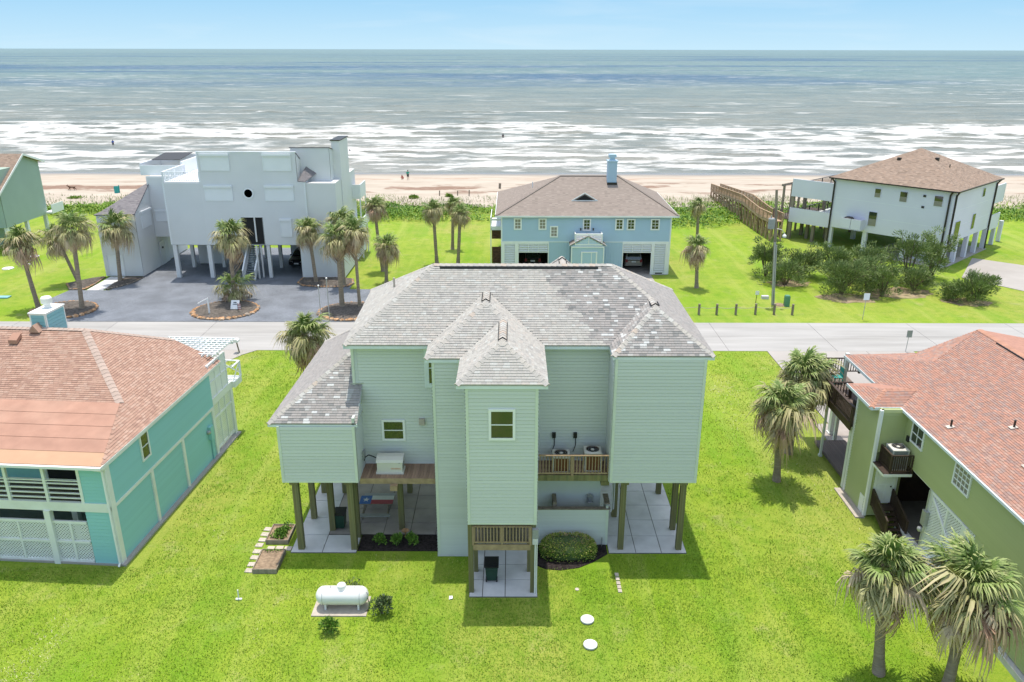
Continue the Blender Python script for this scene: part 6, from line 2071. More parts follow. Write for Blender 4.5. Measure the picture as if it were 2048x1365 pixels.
for (a, c) in ((0.72, 4.02), (12.46, 15.62)):
    for k in range(3):
        d_ = (c - a) / 3
        louvre(H5, (a + k * d_ + 0.04, Yb + 0.02), (a + (k + 1) * d_ - 0.04, Yb + 0.02), 2.68, 3.55, K['white'], 0.2)
    make('header_frame', MB().box(a, c, Yb - 0.05, Yb + 0.1, 2.56, 2.68).box(a + (c - a) / 3 - 0.04, a + (c - a) / 3 + 0.04, Yb - 0.052, Yb + 0.09, 2.68, 3.55).box(a + 2 * (c - a) / 3 - 0.04, a + 2 * (c - a) / 3 + 0.04, Yb - 0.052, Yb + 0.09, 2.68, 3.55), K['white'], H5)
make('backing', MB().box(-0.85, 0.3, Yb + 0.14, Yb + 0.2, 0.3, 3.55).box(15.98, 17.2, Yb + 0.14, Yb + 0.2, 0.3, 3.55).box(0.72, 4.02, Yb + 0.14, Yb + 0.2, 2.68, 3.55).box(12.46, 15.62, Yb + 0.14, Yb + 0.2, 2.68, 3.55), K['white'], H5)
make('sill_wall', MB().box(-1.2, 0.72, Yb + 0.0, Yb + 0.12, 0.05, 0.3).box(15.6, 17.65, Yb, Yb + 0.12, 0.05, 0.3), K['white'], H5)
make('garage_wall', MB().box(4.2, 12.3, Yb + 0.15, 99, 0.05, 3.7), K['grey'], H5)
make('garage_back', MB().box(-1.1, 4.2, 99, 99.1, 0.05, 3.7).box(12.3, 17.5, 99, 99.1, 0.05, 3.7), K['grey'], H5)
make('garage_floor', MB().box(-1.1, 17.5, Yb - 0.1, 99, 0.0, 0.06), K['concdark'], H5)
make('side_louvre', MB().box(17.5, 17.6, Yb + 0.3, 99, 0.1, 3.7).box(-1.15, -1.05, Yb + 0.3, 99, 0.1, 3.7), K['white'], H5)
make('vent_grille', MB().box(16.2, 17.0, Yb - 0.01, Yb + 0.02, 0.1, 0.24), K['black'], H5)
for (a, c, z0, z1, g) in ((0.18, 1.06, 5.15, 6.47, 'b'), (2.91, 3.81, 5.15, 6.45, 'b'), (4.2, 5.11, 4.3, 5.6, 'b'), (7.82, 8.74, 5.05, 6.42, 'g'), (11.42, 12.37, 5.13, 6.43, 'g'), (12.71, 13.66, 5.13, 6.42, 'g'), (15.36, 16.37, 5.13, 6.42, 'g')):
    window(H5, (a, Yb - 0.02), (c, Yb - 0.02), z0, z1, K['white'], K['blind'] if g == 'b' else K['glass'], grid=(2, 3), fw=0.15)
# porch with gable and small balcony above it
make('porch_body', MB().box(6.55, 10.1, 85.95, Yb, 0.05, 3.7), bu, H5)
make('porch_roof', MB().prism([(6.35, 85.8, 3.72), (8.33, 85.8, 4.75), (8.33, 87.5, 4.75), (6.35, 87.5, 3.72)], (0, 0, 0.08)).prism([(8.33, 85.8, 4.75), (10.3, 85.8, 3.72), (10.3, 87.5, 3.72), (8.33, 87.5, 4.75)], (0, 0, 0.082)), K['roof_taupe'], H5)
make('porch_gable', MB().prism([(6.55, 85.93, 3.7), (10.1, 85.93, 3.7), (8.33, 85.93, 4.66)], (0, 0.1, 0)), bu, H5)
make('barge_board', MB().beam((6.3, 85.86, 3.73), (8.33, 85.86, 4.80), 0.05, 0.12).beam((8.33, 85.862, 4.80), (10.36, 85.862, 3.73), 0.05, 0.12).box(6.5, 10.15, 85.85, 85.93, 3.5, 3.64).box(6.5, 6.62, 85.88, 85.95, 0.05, 3.5).box(10.04, 10.16, 85.88, 85.95, 0.05, 3.5), K['white'], H5)
make('door', MB().box(7.75, 9.25, 85.88, 85.96, 0.1, 2.95), K['blue'], H5, label='blue grey front door with a side light')
make('door_frame', MB().box(7.6, 7.76, 85.84, 85.96, 0.1, 3.05).box(9.24, 9.4, 85.84, 85.96, 0.1, 3.05).box(7.76, 9.24, 85.842, 85.96, 2.93, 3.05).box(8.72, 8.8, 85.85, 85.95, 0.1, 2.93), K['white'], H5)
bc = make('balcony', MB().box(6.9, 9.93, 85.9, Yb - 0.03, 3.75, 3.9).box(6.9, 7.0, 85.9, Yb, 3.9, 5.0).box(9.83, 9.93, 85.9, Yb, 3.9, 5.0).box(8.37, 8.46, 85.9, 86.0, 3.9, 5.0).box(6.9, 9.93, 85.88, 86.02, 4.95, 5.05), K['white'], H5)
louvre(bc, (7.0, 85.98), (8.37, 85.98), 3.95, 4.95, K['white'], 0.2)
louvre(bc, (8.46, 85.98), (9.83, 85.98), 3.95, 4.95, K['white'], 0.2)
make('wall_lamp', MB().box(7.55, 7.68, Yb - 0.15, Yb, 5.1, 5.35).box(8.95, 9.08, Yb - 0.15, Yb, 5.1, 5.35), K['darkmetal'], H5)
# roof
q0, q1, q2, q3 = (-1.85, 87.15, 6.78), (18.4, 87.15, 6.78), (18.6, 103.0, 6.78), (-1.85, 103.0, 6.78)
ra, rb = (5.63, 95.0, 9.99), (12.47, 95.0, 9.99)
rf5 = roof_slab(H5, [[q0, q1, rb, ra], [q1, q2, rb], [q2, q3, ra, rb], [q3, q0, ra]], K['roof_taupe'], t=0.1)
K['ridge_taupe'] = mat('taupe_ridge_shingle', (0.22, 0.185, 0.16), 0.9, 0.12, 4)
for p, q in ((q0, ra), (q1, rb), (ra, rb)):
    make('ridge_cap', MB().beam(Vector(p) + Vector((0, 0, 0.02)), Vector(q) + Vector((0, 0, 0.02)), 0.3, 0.05), K['ridge_taupe'], rf5)
make('fascia', MB().beam((-1.87, 87.13, 6.68), (18.42, 87.13, 6.68), 0.05, 0.17).beam((-1.88, 87.13, 6.682), (-1.88, 103, 6.682), 0.05, 0.17).beam((18.43, 87.13, 6.682), (18.63, 103, 6.682), 0.05, 0.17), K['white'], H5)
dv = make('dormer_vent', MB().prism([(6.85, 90.0, 7.95), (9.5, 90.0, 7.95), (8.17, 90.0, 8.75)], (0, 2.0, 0)), K['roof_taupe'], rf5)
make('dormer_louvre', MB().prism([(7.2, 89.96, 8.03), (9.15, 89.96, 8.03), (8.17, 89.96, 8.6)], (0, 0.03, 0)), K['dark'], dv)
make('dormer_trim', MB().beam((6.7, 89.95, 7.95), (8.17, 89.95, 8.8), 0.06, 0.1).beam((8.17, 89.952, 8.8), (9.65, 89.952, 7.95), 0.06, 0.1).beam((6.7, 89.954, 7.95), (9.65, 89.954, 7.95), 0.06, 0.1), K['white'], dv)
ch = make('chimney', MB().box(11.05, 12.1, 93.2, 94.4, 8.6, 11.85), bu, H5)
make('chimney_cap', MB().box(10.97, 12.18, 93.12, 94.48, 11.85, 11.97).box(11.3, 11.85, 93.5, 94.1, 11.97, 12.3).box(11.15, 12.0, 93.38, 94.22, 12.3, 12.65), bu, ch)
make('flashing', MB().box(11.0, 12.15, 93.12, 93.2, 9.0, 9.5), K['darkmetal'], ch)
make('vent_pipe', MB().tube([(2.4, 95, 8.4), (2.4, 95, 9.3)], 0.06, 8), K['white'], rf5)
# side balcony at the left
make('side_balcony', MB().box(-2.45, -1.2, 90, 96, 4.55, 4.8).box(-2.5, -2.4, 90, 90.1, 0.05, 6.0).box(-2.48, -1.2, 89.98, 90.06, 5.65, 5.85).box(-2.48, -1.2, 89.98, 90.06, 4.8, 5.0).box(-2.5, -2.42, 90.1, 96, 5.65, 5.85), K['white'], H5)
K['rustwood'] = mat('rusty_brown_timber', (0.10, 0.05, 0.035), 0.85, 0.4, 4)
make('side_screen', MB().box(-2.4, -1.25, 92.5, 92.6, 0.05, 2.0).box(-2.4, -1.25, 92.4, 92.5, 3.0, 4.55), K['rustwood'], H5)

# ------------------------------------------------------------------ white stilt house turned corner-on at the right
H6 = thing('beach_house', 'pale panelled stilt house set corner-on at the right with a brown pyramid roof', 'house', (50.65, 100.8, 0), rad(-46.8), world=False)
# local frame: x runs along the left face (left to near corner), y away from it
hw = 7.15
pl = K['palewall']
make('house_body', MB().box(-hw, hw, -hw, hw, 2.75, 9.0), pl, H6)
seam = []
for z in (4.6, 6.5):
    make('panel_joint', MB().box(-hw, hw, -hw - 0.012, -hw, z, z + 0.03).box(hw, hw + 0.012, -hw, hw, z, z + 0.03), K['shutter'], H6)
hr = 7.6
roof6 = roof_slab(H6, [[(-hr, -hr, 9.0), (hr, -hr, 9.0), (0, 0, 12.62)], [(hr, -hr, 9.0), (hr, hr, 9.0), (0, 0, 12.62)], [(hr, hr, 9.0), (-hr, hr, 9.0), (0, 0, 12.62)], [(-hr, hr, 9.0), (-hr, -hr, 9.0), (0, 0, 12.62)]], K['roof_brown'], t=0.1)
make('gutter', MB().beam((-hr, -hr - 0.05, 8.93), (hr, -hr - 0.05, 8.93), 0.14, 0.14).beam((hr + 0.05, -hr, 8.932), (hr + 0.05, hr, 8.932), 0.14, 0.14), K['darkmetal'], H6)
for (x, y, z0) in ((-hw + 0.15, -hw - 0.1, 0.1), (hw - 0.45, -hw - 0.1, 0.1), (hw + 0.1, -hw + 0.35, 2.6), (hw + 0.1, hw - 0.3, 0.1)):
    make('downpipe', MB().tube([(x * 1.04, y * 1.04, 8.85), (x, y, 8.4), (x, y, z0)], 0.11, 8), K['darkmetal'], H6)
for (u, z0, z1, wd) in ((-1.9, 7.15, 8.25, 0.75), (1.1, 7.0, 8.25, 0.9), (5.0, 7.0, 8.25, 1.0), (-2.2, 3.6, 5.4, 1.05)):
    window(H6, (u, -hw - 0.01), (u + wd, -hw - 0.01), z0, z1, pl, K['glass'], grid=(1, 2), fw=0.05, proud=0.04, lower=K['blind'])
for (v, z0, z1, wd) in ((-5.4, 3.0, 5.2, 1.6), (0.2, 3.5, 5.4, 1.0), (2.2, 7.2, 8.3, 0.8)):
    window(H6, (hw + 0.01, v), (hw + 0.01, v + wd), z0, z1, pl, K['glass'], grid=(1, 1), fw=0.05, proud=0.04)
for (u, z) in ((3.75, 7.9), (3.75, 6.6)):
    make('wall_vent', MB().box(u, u + 0.3, -hw - 0.06, -hw, z, z + 0.25), K['darkmetal'], H6)
rk = make('equipment_shelf', MB().box(-5.0, -2.5, -hw - 1.3, -hw, 3.0, 3.12), pl, H6)
make('shelf_side', MB().box(-5.0, -4.94, -hw - 1.24, -hw, 3.12, 4.3).box(-2.56, -2.5, -hw - 1.24, -hw, 3.12, 4.3).box(-5.0, -3.78, -hw - 1.3, -hw - 1.24, 3.0, 4.35).box(-3.72, -2.5, -hw - 1.3, -hw - 1.24, 3.0, 4.35), pl, rk)
make('fan_unit', MB().lathe([(0.55, 0), (0.55, 0.85), (0.45, 0.95), (0.3, 0.9)], (-4.3, -hw - 0.65, 3.5), 16), K['darkmetal'], rk)
up6 = ucube('column', pl)
for (x, y, s) in ((hw - 0.2, -hw + 0.2, .55), (hw - 0.2, -3.4, .5), (hw - 0.2, 0.2, .5), (hw - 0.2, 3.6, .5), (hw - 0.2, hw - 0.3, .5), (-hw + 0.3, -hw + 0.3, .5), (-2.4, -hw + 0.3, .5), (2.4, -hw + 0.3, .5), (-hw + 0.3, 0, .5), (-hw + 0.3, hw - 0.4, .5), (0, 0, .5), (0, 5, .5), (hw - 0.2, 10.2, .45), (hw - 0.2, 13.0, .45)):
    piece('column', up6, H6, T(x, y, 0.05) @ S(s, s, 2.75))
make('ground_store', MB().box(3.2, 6.2, -5.8, -3.6, 0.05, 2.75), pl, H6)
make('slab', MB().box(-2, hw + 0.3, -hw - 0.4, hw, -0.05, 0.08), K['drive'], H6)
# decks on the beach side, solid white parapets; they run past the left corner
for (z0, z1, zf) in ((5.75, 8.05, 6.2), (2.35, 4.25, 2.7)):
    make('deck_parapet', MB().box(-hw - 6.0, -hw - 0.0, -hw + 0.9, -hw + 1.05, z0, z1), pl, H6)
    make('deck_floor', MB().box(-hw - 6.0, -hw, -hw + 1.06, hw + 3, zf - 0.15, zf), K['white'], H6)
    make('deck_floor', MB().box(-hw, hw, hw, hw + 3.5, zf - 0.15, zf), K['white'], H6)
    make('deck_parapet', MB().box(hw - 0.1, hw + 0.05, hw, hw + 3.6, z0, z1), pl, H6)
    railing(H6, (-hw - 6.0, hw + 3), (hw, hw + 3.4), zf, 1.1, K['darkmetal'], gap=0.3, bw=0.05, post=2.6, pw=0.1)
    railing(H6, (-hw - 6.0, -hw + 1.1), (-hw - 6.0, hw + 3), zf, 1.1, K['darkmetal'], gap=0.3, bw=0.05, post=2.6, pw=0.1)
up7 = ucube('post', K['postgrey'])
for (x, y, z1) in ((-hw - 5.8, -hw + 1.2, 5.7), (-hw - 2.6, -hw + 1.4, 2.4), (-hw - 5.8, -hw + 4.5, 5.7), (-hw - 2.6, -hw + 5, 2.4), (-hw - 5.8, hw - 4, 5.7), (-hw - 2.0, hw - 3, 5.7), (-hw - 1.0, -hw + 2.2, 2.4), (-hw - 4.2, -hw + 3.0, 2.4)):
    piece('post', up7, H6, T(x, y, 0.0) @ S(0.38, 0.38, z1))
# timber pergola posts at the left end of the deck
for y in (-hw + 2.2, -hw + 4.4, -hw + 6.6):
    piece('post', up7, H6, T(-hw - 7.8, y, 0.0) @ S(0.24, 0.24, 6.9))
make('pergola_beam', MB().beam((-hw - 7.8, -hw + 1.6, 6.9), (-hw - 7.8, -hw + 7.4, 6.9), 0.2, 0.28), K['postgrey'], H6)
make('deck_floor', MB().box(-hw - 8.4, -hw - 6.0, -hw + 1.2, hw - 3, 2.5, 2.65), K['greywood'], H6)
railing(H6, (-hw - 8.4, -hw + 1.2), (-hw - 6.0, -hw + 1.2), 2.65, 1.1, K['greywood'], gap=0.25, bw=0.07, post=1.2, pw=0.14)
make('roof_vent', MB().box(-1.6, -1.2, -2.9, -2.5, 11.2, 11.55).box(2.2, 2.6, -1.2, -0.8, 11.4, 11.75).box(3.9, 4.0, -1.0, -0.9, 10.6, 11.1), K['darkmetal'], roof6)

# ------------------------------------------------------------------ boardwalk from that house over the dune to the beach
BW = thing('boardwalk', 'raised brown timber boardwalk with railings running over the dune to the beach', 'boardwalk', (35, 120, 0))
path = [((35.1, 104.6), 2.62), ((34.9, 109.5), 2.45), ((34.7, 117.5), 2.9), ((34.6, 136.2), 1.55)]
ub = ucube('deck_board', K['brownwood'])
for i in range(3):
    (a, za), (c, zc) = path[i], path[i + 1]
    L_ = math.hypot(c[0] - a[0], c[1] - a[1])
    make('stringer', MB().beam((a[0] - 0.75, a[1], za - 0.12), (c[0] - 0.75, c[1], zc - 0.12), 0.08, 0.3).beam((a[0] + 0.75, a[1], za - 0.12), (c[0] + 0.75, c[1], zc - 0.12), 0.08, 0.3), K['brownwood'], BW)
    n = int(L_ / 0.3)
    for k in range(n):
        f = (k + 0.5) / n
        piece('deck_board', ub, BW, T(a[0] + (c[0] - a[0]) * f, a[1] + (c[1] - a[1]) * f, za + (zc - za) * f) @ S(1.6, 0.27, 0.05))
    for s_ in (-0.78, 0.78):
        railing(BW, (a[0] + s_, a[1]), (c[0] + s_, c[1]), za + 0.05, 1.05, K['brownwood'], gap=0.33, bw=0.06, post=1.7, pw=0.12, z2=zc + 0.05, toprail=(0.16, 0.05))
    n = max(1, round(L_ / 1.75))
    upb = ucube('pile', K['brownwood'])
    for k in range(n + 1):
        f = k / n
        x, y, z = a[0] + (c[0] - a[0]) * f, a[1] + (c[1] - a[1]) * f, za + (zc - za) * f
        for s_ in (-0.7, 0.7):
            piece('pile', upb, BW, T(x + s_, y, -0.2) @ S(0.2, 0.2, z + 0.1))
        if k % 2 == 0 and z > 1.2:
            make('cross_brace', MB().beam((x - 0.7, y - 0.12, 0.3), (x + 0.7, y - 0.12, z - 0.3), 0.04, 0.14).beam((x - 0.7, y + 0.12, z - 0.3), (x + 0.7, y + 0.12, 0.3), 0.04, 0.14), K['brownwood'], BW)
        if k < n:
            y2 = a[1] + (c[1] - a[1]) * (k + 1) / n
            make('cross_brace', MB().beam((x - 0.8, y, 0.3), (x - 0.8, y2, z - 0.35), 0.04, 0.13), K['brownwood'], BW)

# ------------------------------------------------------------------ far left house, cut by the frame
H7 = thing('beach_house', 'grey green gabled stilt house cut off by the left edge, nearest the beach', 'house', (-63.2, 98.0, 0))
fs = K['farsage']
make('house_body', MB().prism([(-75, 98.2, 3.0), (-62.9, 98.2, 3.0), (-62.9, 106.6, 3.0), (-75, 106.6, 3.0)], (0, 0, 7.0)), fs, H7)
g = [(-62.9, 97.9, 3.0), (-62.9, 107.2, 3.0), (-62.9, 107.2, 10.0), (-62.9, 103.4, 11.2), (-62.9, 97.9, 7.8)]
wg = make('gable_wall', MB().prism(g, (-0.12, 0, 0)), fs, H7)
siding(wg, (-62.9, 97.9), (-62.9, 107.2), 3.0, 11.2, fs, e=0.25, poly=[(p[1] - 97.9, p[2]) for p in g], ind=False)
sided_wall(H7, (-75, 97.9), (-62.9, 97.9), 3.0, 7.8, fs, e=0.25, ind=False)
rf7 = roof_slab(H7, [[(-76, 96.8, 7.2), (-62.4, 96.8, 7.2), (-62.4, 103.4, 11.4), (-76, 103.4, 11.4)], [(-76, 103.4, 11.4), (-62.4, 103.4, 11.4), (-62.4, 107.9, 9.95), (-76, 107.9, 9.95)]], K['roof_brown'], t=0.12)
make('barge_board', MB().beam((-62.36, 96.8, 7.12), (-62.36, 103.4, 11.32), 0.06, 0.25).beam((-62.362, 103.4, 11.32), (-62.362, 107.9, 9.87), 0.06, 0.25), K['white'], H7)
up8 = ucube('column', K['shutter'])
for (x, y) in ((-63.2, 98.3), (-63.2, 102.6), (-63.2, 107.0), (-68, 98.3), (-68, 107)):
    piece('column', up8, H7, T(x, y, 0) @ S(0.4, 0.4, 3.0))
make('store_wall', MB().box(-75, -64.5, 95.2, 95.35, 0.0, 3.2).box(-75, -66.0, 99, 104, 0, 3.0), fs, H7)
make('balcony', MB().box(-63.0, -61.9, 106.6, 109.5, 3.1, 3.3).box(-61.95, -61.88, 106.6, 109.5, 3.3, 4.3), K['shutter'], H7)

# ------------------------------------------------------------------ palms: trunk plus single fronds
def frondmat(name, c1, c2, tip):
    m, n, l, b = new_mat(name)
    b.inputs['Roughness'].default_value = 0.5
    b.inputs['Specular IOR Level'].default_value = 0.35
    at = n.new('ShaderNodeAttribute')
    at.attribute_name = 'rnd'
    oi = n.new('ShaderNodeObjectInfo')
    m1 = n.new('ShaderNodeMix')
    m1.data_type = 'RGBA'
    m1.inputs['A'].default_value = (*c1, 1)
    m1.inputs['B'].default_value = (*c2, 1)
    l.new(oi.outputs['Random'], m1.inputs['Factor'])
    m2 = n.new('ShaderNodeMix')
    m2.data_type = 'RGBA'
    l.new(at.outputs['Fac'], m2.inputs['Factor'])
    l.new(m1.outputs['Result'], m2.inputs['A'])
    m2.inputs['B'].default_value = (*tip, 1)
    l.new(m2.outputs['Result'], b.inputs['Base Color'])
    return m


K['fr_green'] = frondmat('palm_green', (0.10, 0.19, 0.035), (0.17, 0.27, 0.055), (0.33, 0.35, 0.13))
K['fr_olive'] = frondmat('palm_olive', (0.23, 0.26, 0.085), (0.34, 0.33, 0.14), (0.50, 0.41, 0.23))
K['fr_tan'] = frondmat('palm_dry', (0.40, 0.31, 0.18), (0.52, 0.41, 0.26), (0.60, 0.46, 0.32))
K['fr_brown'] = frondmat('palm_dead', (0.28, 0.16, 0.09), (0.42, 0.27, 0.17), (0.52, 0.38, 0.26))
K['palmbark'] = mat('palm_bark', (0.30, 0.24, 0.18), 0.9, 0.25, 3, (1, 1, 5), 0.8, 6, 0.15)


def frond_mesh(name, m, droop, seed, nl=22):
    """fan leaf along +x: stalk, a rib that arches over, narrow leaflets that hang from it"""
    q = random.Random(seed)
    b = MB()
    pl_ = 0.55
    rib = []
    for k in range(5):
        f = k / 4
        rib.append(Vector((pl_ + 0.42 * f, 0, 0.05 - droop * 0.20 * f * f)))
    b.add([(0, -0.022, 0), (0, 0.022, 0), (pl_, 0.014, 0.05), (pl_, -0.014, 0.05)], [(0, 1, 2, 3)], 0, 0.2)
    for i in range(nl):
        f = i / (nl - 1) * 2 - 1
        if q.random() < 0.06:
            continue
        g = 1 - abs(f)
        a = f * rad(112) + q.uniform(-0.10, 0.10)
        p0 = rib[0].lerp(rib[-1], g ** 0.7) if g < 0.98 else rib[-1]
        ln = (0.58 - 0.10 * abs(f)) * q.uniform(0.75, 1.2)
        d = Vector((math.cos(a), math.sin(a), 0.16 - 0.15 * droop * g))
        d.normalize()
        s = Vector((-d.y, d.x, 0)).normalized()
        w = 0.029 * q.uniform(0.8, 1.25)
        sag = droop * q.uniform(0.55, 1.45)
        p1 = p0 + d * ln * 0.42 + Vector((0, 0, -0.04 * sag))
        p2 = p1 + d * ln * (0.34 - 0.10 * min(1, sag)) + Vector((0, 0, -0.20 * sag))
        p3 = p2 + d * ln * (0.18 - 0.10 * min(1, sag)) + Vector((q.uniform(-.05, .05), q.uniform(-.05, .05), -0.30 * sag))
        tw = Vector((0, 0, 0.012 * q.choice((-1, 1))))
        b.add([p0 - s * w * 0.4, p0 + s * w * 0.4, p1 + s * w + tw, p1 - s * w - tw], [(0, 1, 2, 3)], 0, 0.08)
        b.add([p1 - s * w - tw, p1 + s * w + tw, p2 + s * w * 0.7, p2 - s * w * 0.7], [(0, 1, 2, 3)], 0, 0.4)
        b.add([p2 - s * w * 0.7, p2 + s * w * 0.7, p3], [(0, 1, 2)], 0, 0.9)
    return b.mesh(name, m)


FR = {k: [frond_mesh('frond', K['fr_' + k], d, sd + j, 24) for j in range(5)] for k, d, sd in (('green', 0.7, 1), ('olive', 1.25, 20), ('tan', 1.6, 40), ('brown', 1.9, 60))}


def palm(label, base, crown, r, tr=0.17, n=46, dry=0.5, group='cabbage palms', skirt=True, name='palm_tree'):
    bx_, by_ = base
    t = thing(name, label, 'palm tree', (bx_, by_, 0), 0, group)
    B, Cn = Vector((bx_, by_, 0)), Vector(crown)
    mid = (B + Cn) / 2 + Vector((Cn.x - B.x, Cn.y - B.y, 0)) * R.uniform(-0.15, 0.15) + Vector((R.uniform(-.08, .08), R.uniform(-.08, .08), 0))
    pts, rs = [], []
    N = max(4, int(Cn.z / 0.35))
    for i in range(N + 1):
        f = i / N
        pts.append(B * (1 - f) ** 2 + mid * 2 * f * (1 - f) + Cn * f * f)
        rs.append(tr * (1.28 - 0.28 * min(1, f * 6)) * (1 - 0.12 * f) * R.uniform(0.96, 1.05))
    top = pts[-1]
    make('trunk', MB().tube(pts, rs, 12), K['palmbark'], t, smooth=True)
    # old leaf bases under the crown
    bt = MB()
    for i in range(22):
        a = i * 2.4
        z = -0.75 + 0.034 * i
        p = top + Vector((math.cos(a) * tr * 0.8, math.sin(a) * tr * 0.8, z))
        bt.beam(p, p + Vector((math.cos(a) * 0.16, math.sin(a) * 0.16, 0.20)), 0.05, 0.02)
    make('leaf_bases', bt, K['fr_brown'], t)
    sc0 = r / 1.5
    ph0 = R.uniform(0, 6.28)
    for i in range(n):
        f = (i + 0.5) / n
        az = i * 2.39996 + R.uniform(-0.5, 0.5)
        el = 84 - 128 * f ** 0.85 + R.uniform(-16, 16) + 12 * math.sin(az * 2 + ph0)
        k = f + R.uniform(-0.12, 0.12)
        if k < 0.42 - 0.2 * (dry - 0.5):
            kind = 'green'
        elif k < 0.80 - 0.45 * (dry - 0.5):
            kind = 'olive'
        elif R.random() < 0.6:
            kind = 'tan'
        else:
            kind = 'brown'
        me = R.choice(FR[kind])
        s = sc0 * R.uniform(0.75, 1.25) * (0.8 if el > 50 else 1.0) * (1 + 0.12 * math.sin(az + ph0))
        M = T(top.x, top.y, top.z - 0.25 * f) @ RZ(az) @ Matrix.Rotation(rad(-el), 4, 'Y') @ Matrix.Rotation(R.uniform(-0.35, 0.35), 4, 'X') @ S(s, s, s)
        piece('frond', me, t, M)
    return t


P = [
    ((-46.43, 74.46), (-46.9, 74.4, 6.9), 1.9, 'leaning palm at the far left of the paved court, beyond the blue chimney', .21, .75),
    ((-41.85, 73.85), (-41.4, 73.9, 8.2), 2.0, 'tall palm in the stone ringed bed at the left end of the paved court', .21, .6),
    ((-46.88, 83.14), (-48.3, 83.1, 5.2), 1.8, 'leaning palm behind the stone ringed bed, its crown brown on the left', .18, .85),
    ((-42.73, 83.76), (-42.3, 83.8, 6.3), 2.1, 'palm in front of the small garage wing of the white house', .21, .45),
    ((-27.88, 76.55), (-27.55, 76.5, 7.0), 2.1, 'tall palm in the middle island, in front of the white stairs', .2, .55),
    ((-21.24, 83.32), (-21.6, 83.3, 6.1), 1.75, 'palm in the bed against the plain white garage wall', .2, .4),
    ((-16.68, 74.65), (-16.6, 74.6, 7.2), 1.9, 'thick palm at the left of the island partly behind the sage roof', .24, .5),
    ((-18.07, 82.37), (-17.95, 82.4, 7.2), 1.8, 'palm standing just behind the thick one, by the corner of the white house', .2, .55),
    ((-14.96, 74.66), (-15.0, 74.7, 7.8), 1.9, 'slim palm beside the thick one, its right side full of dry fronds', .16, .9),
    ((-14.85, 88.76), (-15.4, 88.8, 7.6), 1.45, 'small crowned palm leaning left on the lawn behind the white house corner', .19, .8),
    ((-13.68, 83.57), (-13.45, 83.6, 4.2), 1.65, 'short brownish palm on the lawn, its foot behind the sage roof', .19, .95),
    ((-8.95, 92.22), (-9.15, 92.2, 6.6), 1.5, 'left palm of the three on the lawn beside the blue house', .2, .6),
    ((-7.62, 99.55), (-7.45, 99.6, 5.9), 1.25, 'farthest palm of the three beside the blue house, seen between the others', .2, .6),
    ((-6.42, 91.77), (-6.05, 91.8, 6.2), 1.3, 'right palm of the three on the lawn beside the blue house', .2, .7),
    ((24.84, 105.23), (24.65, 105.2, 4.8), 1.35, 'far small palm right of the blue house, rising behind the one with a dead skirt', .2, .5),
    ((19.79, 82.25), (19.55, 82.2, 4.6), 1.6, 'palm with a pale dead skirt alone on the bright lawn right of the blue house', .2, 1.1),
    ((15.7, 41.51), (15.45, 41.5, 5.0), 1.85, 'left palm of the leaning pair beside the sage house, brown on its left', .2, .75),
    ((17.53, 44.95), (17.75, 45.0, 5.4), 2.0, 'right palm of the pair, its fronds touching the dark balcony of the green house', .22, .5),
    ((15.06, 25.99), (14.5, 26.0, 5.2), 1.75, 'left palm of the two nearest the camera at the lower right', .21, .6),
    ((17.25, 24.9), (17.3, 25.0, 5.1), 2.1, 'right palm of the two nearest the camera, at the lower right against the lattice', .21, .8),
    ((-14.9, 53.5), (-14.75, 53.4, 5.0), 1.85, 'single palm behind the lower left roof of the sage house, at the roadside lawn', .2, .6),
]
for i, (bs, cr, r, lab, tr, dry) in enumerate(P):
    palm(lab, bs, cr, r, tr, n=(84 if i in (16, 17, 18, 19, 20) else 58), dry=dry)
palm('low trunkless young palm at the foot of the tall one in the middle island', (-28.15, 77.0), (-28.0, 77.0, 1.6), 2.1, .16, 34, .25)

# ------------------------------------------------------------------ stone ringed beds in the paved court
rockm = []
for i in range(5):
    b = MB()
    prof = []
    import bmesh
    bm = bmesh.new()
    bmesh.ops.create_icosphere(bm, subdivisions=1, radius=0.5)
    for v in bm.verts:
        v.co *= R.uniform(0.78, 1.12)
        v.co.z *= 0.75
    for mt_ in ('rock', 'rockgrey'):
        me = bpy.data.meshes.new('edging_stone')
        bm.to_mesh(me)
        me.materials.append(K[mt_])
        rockm.append((mt_, me))
    bm.free()


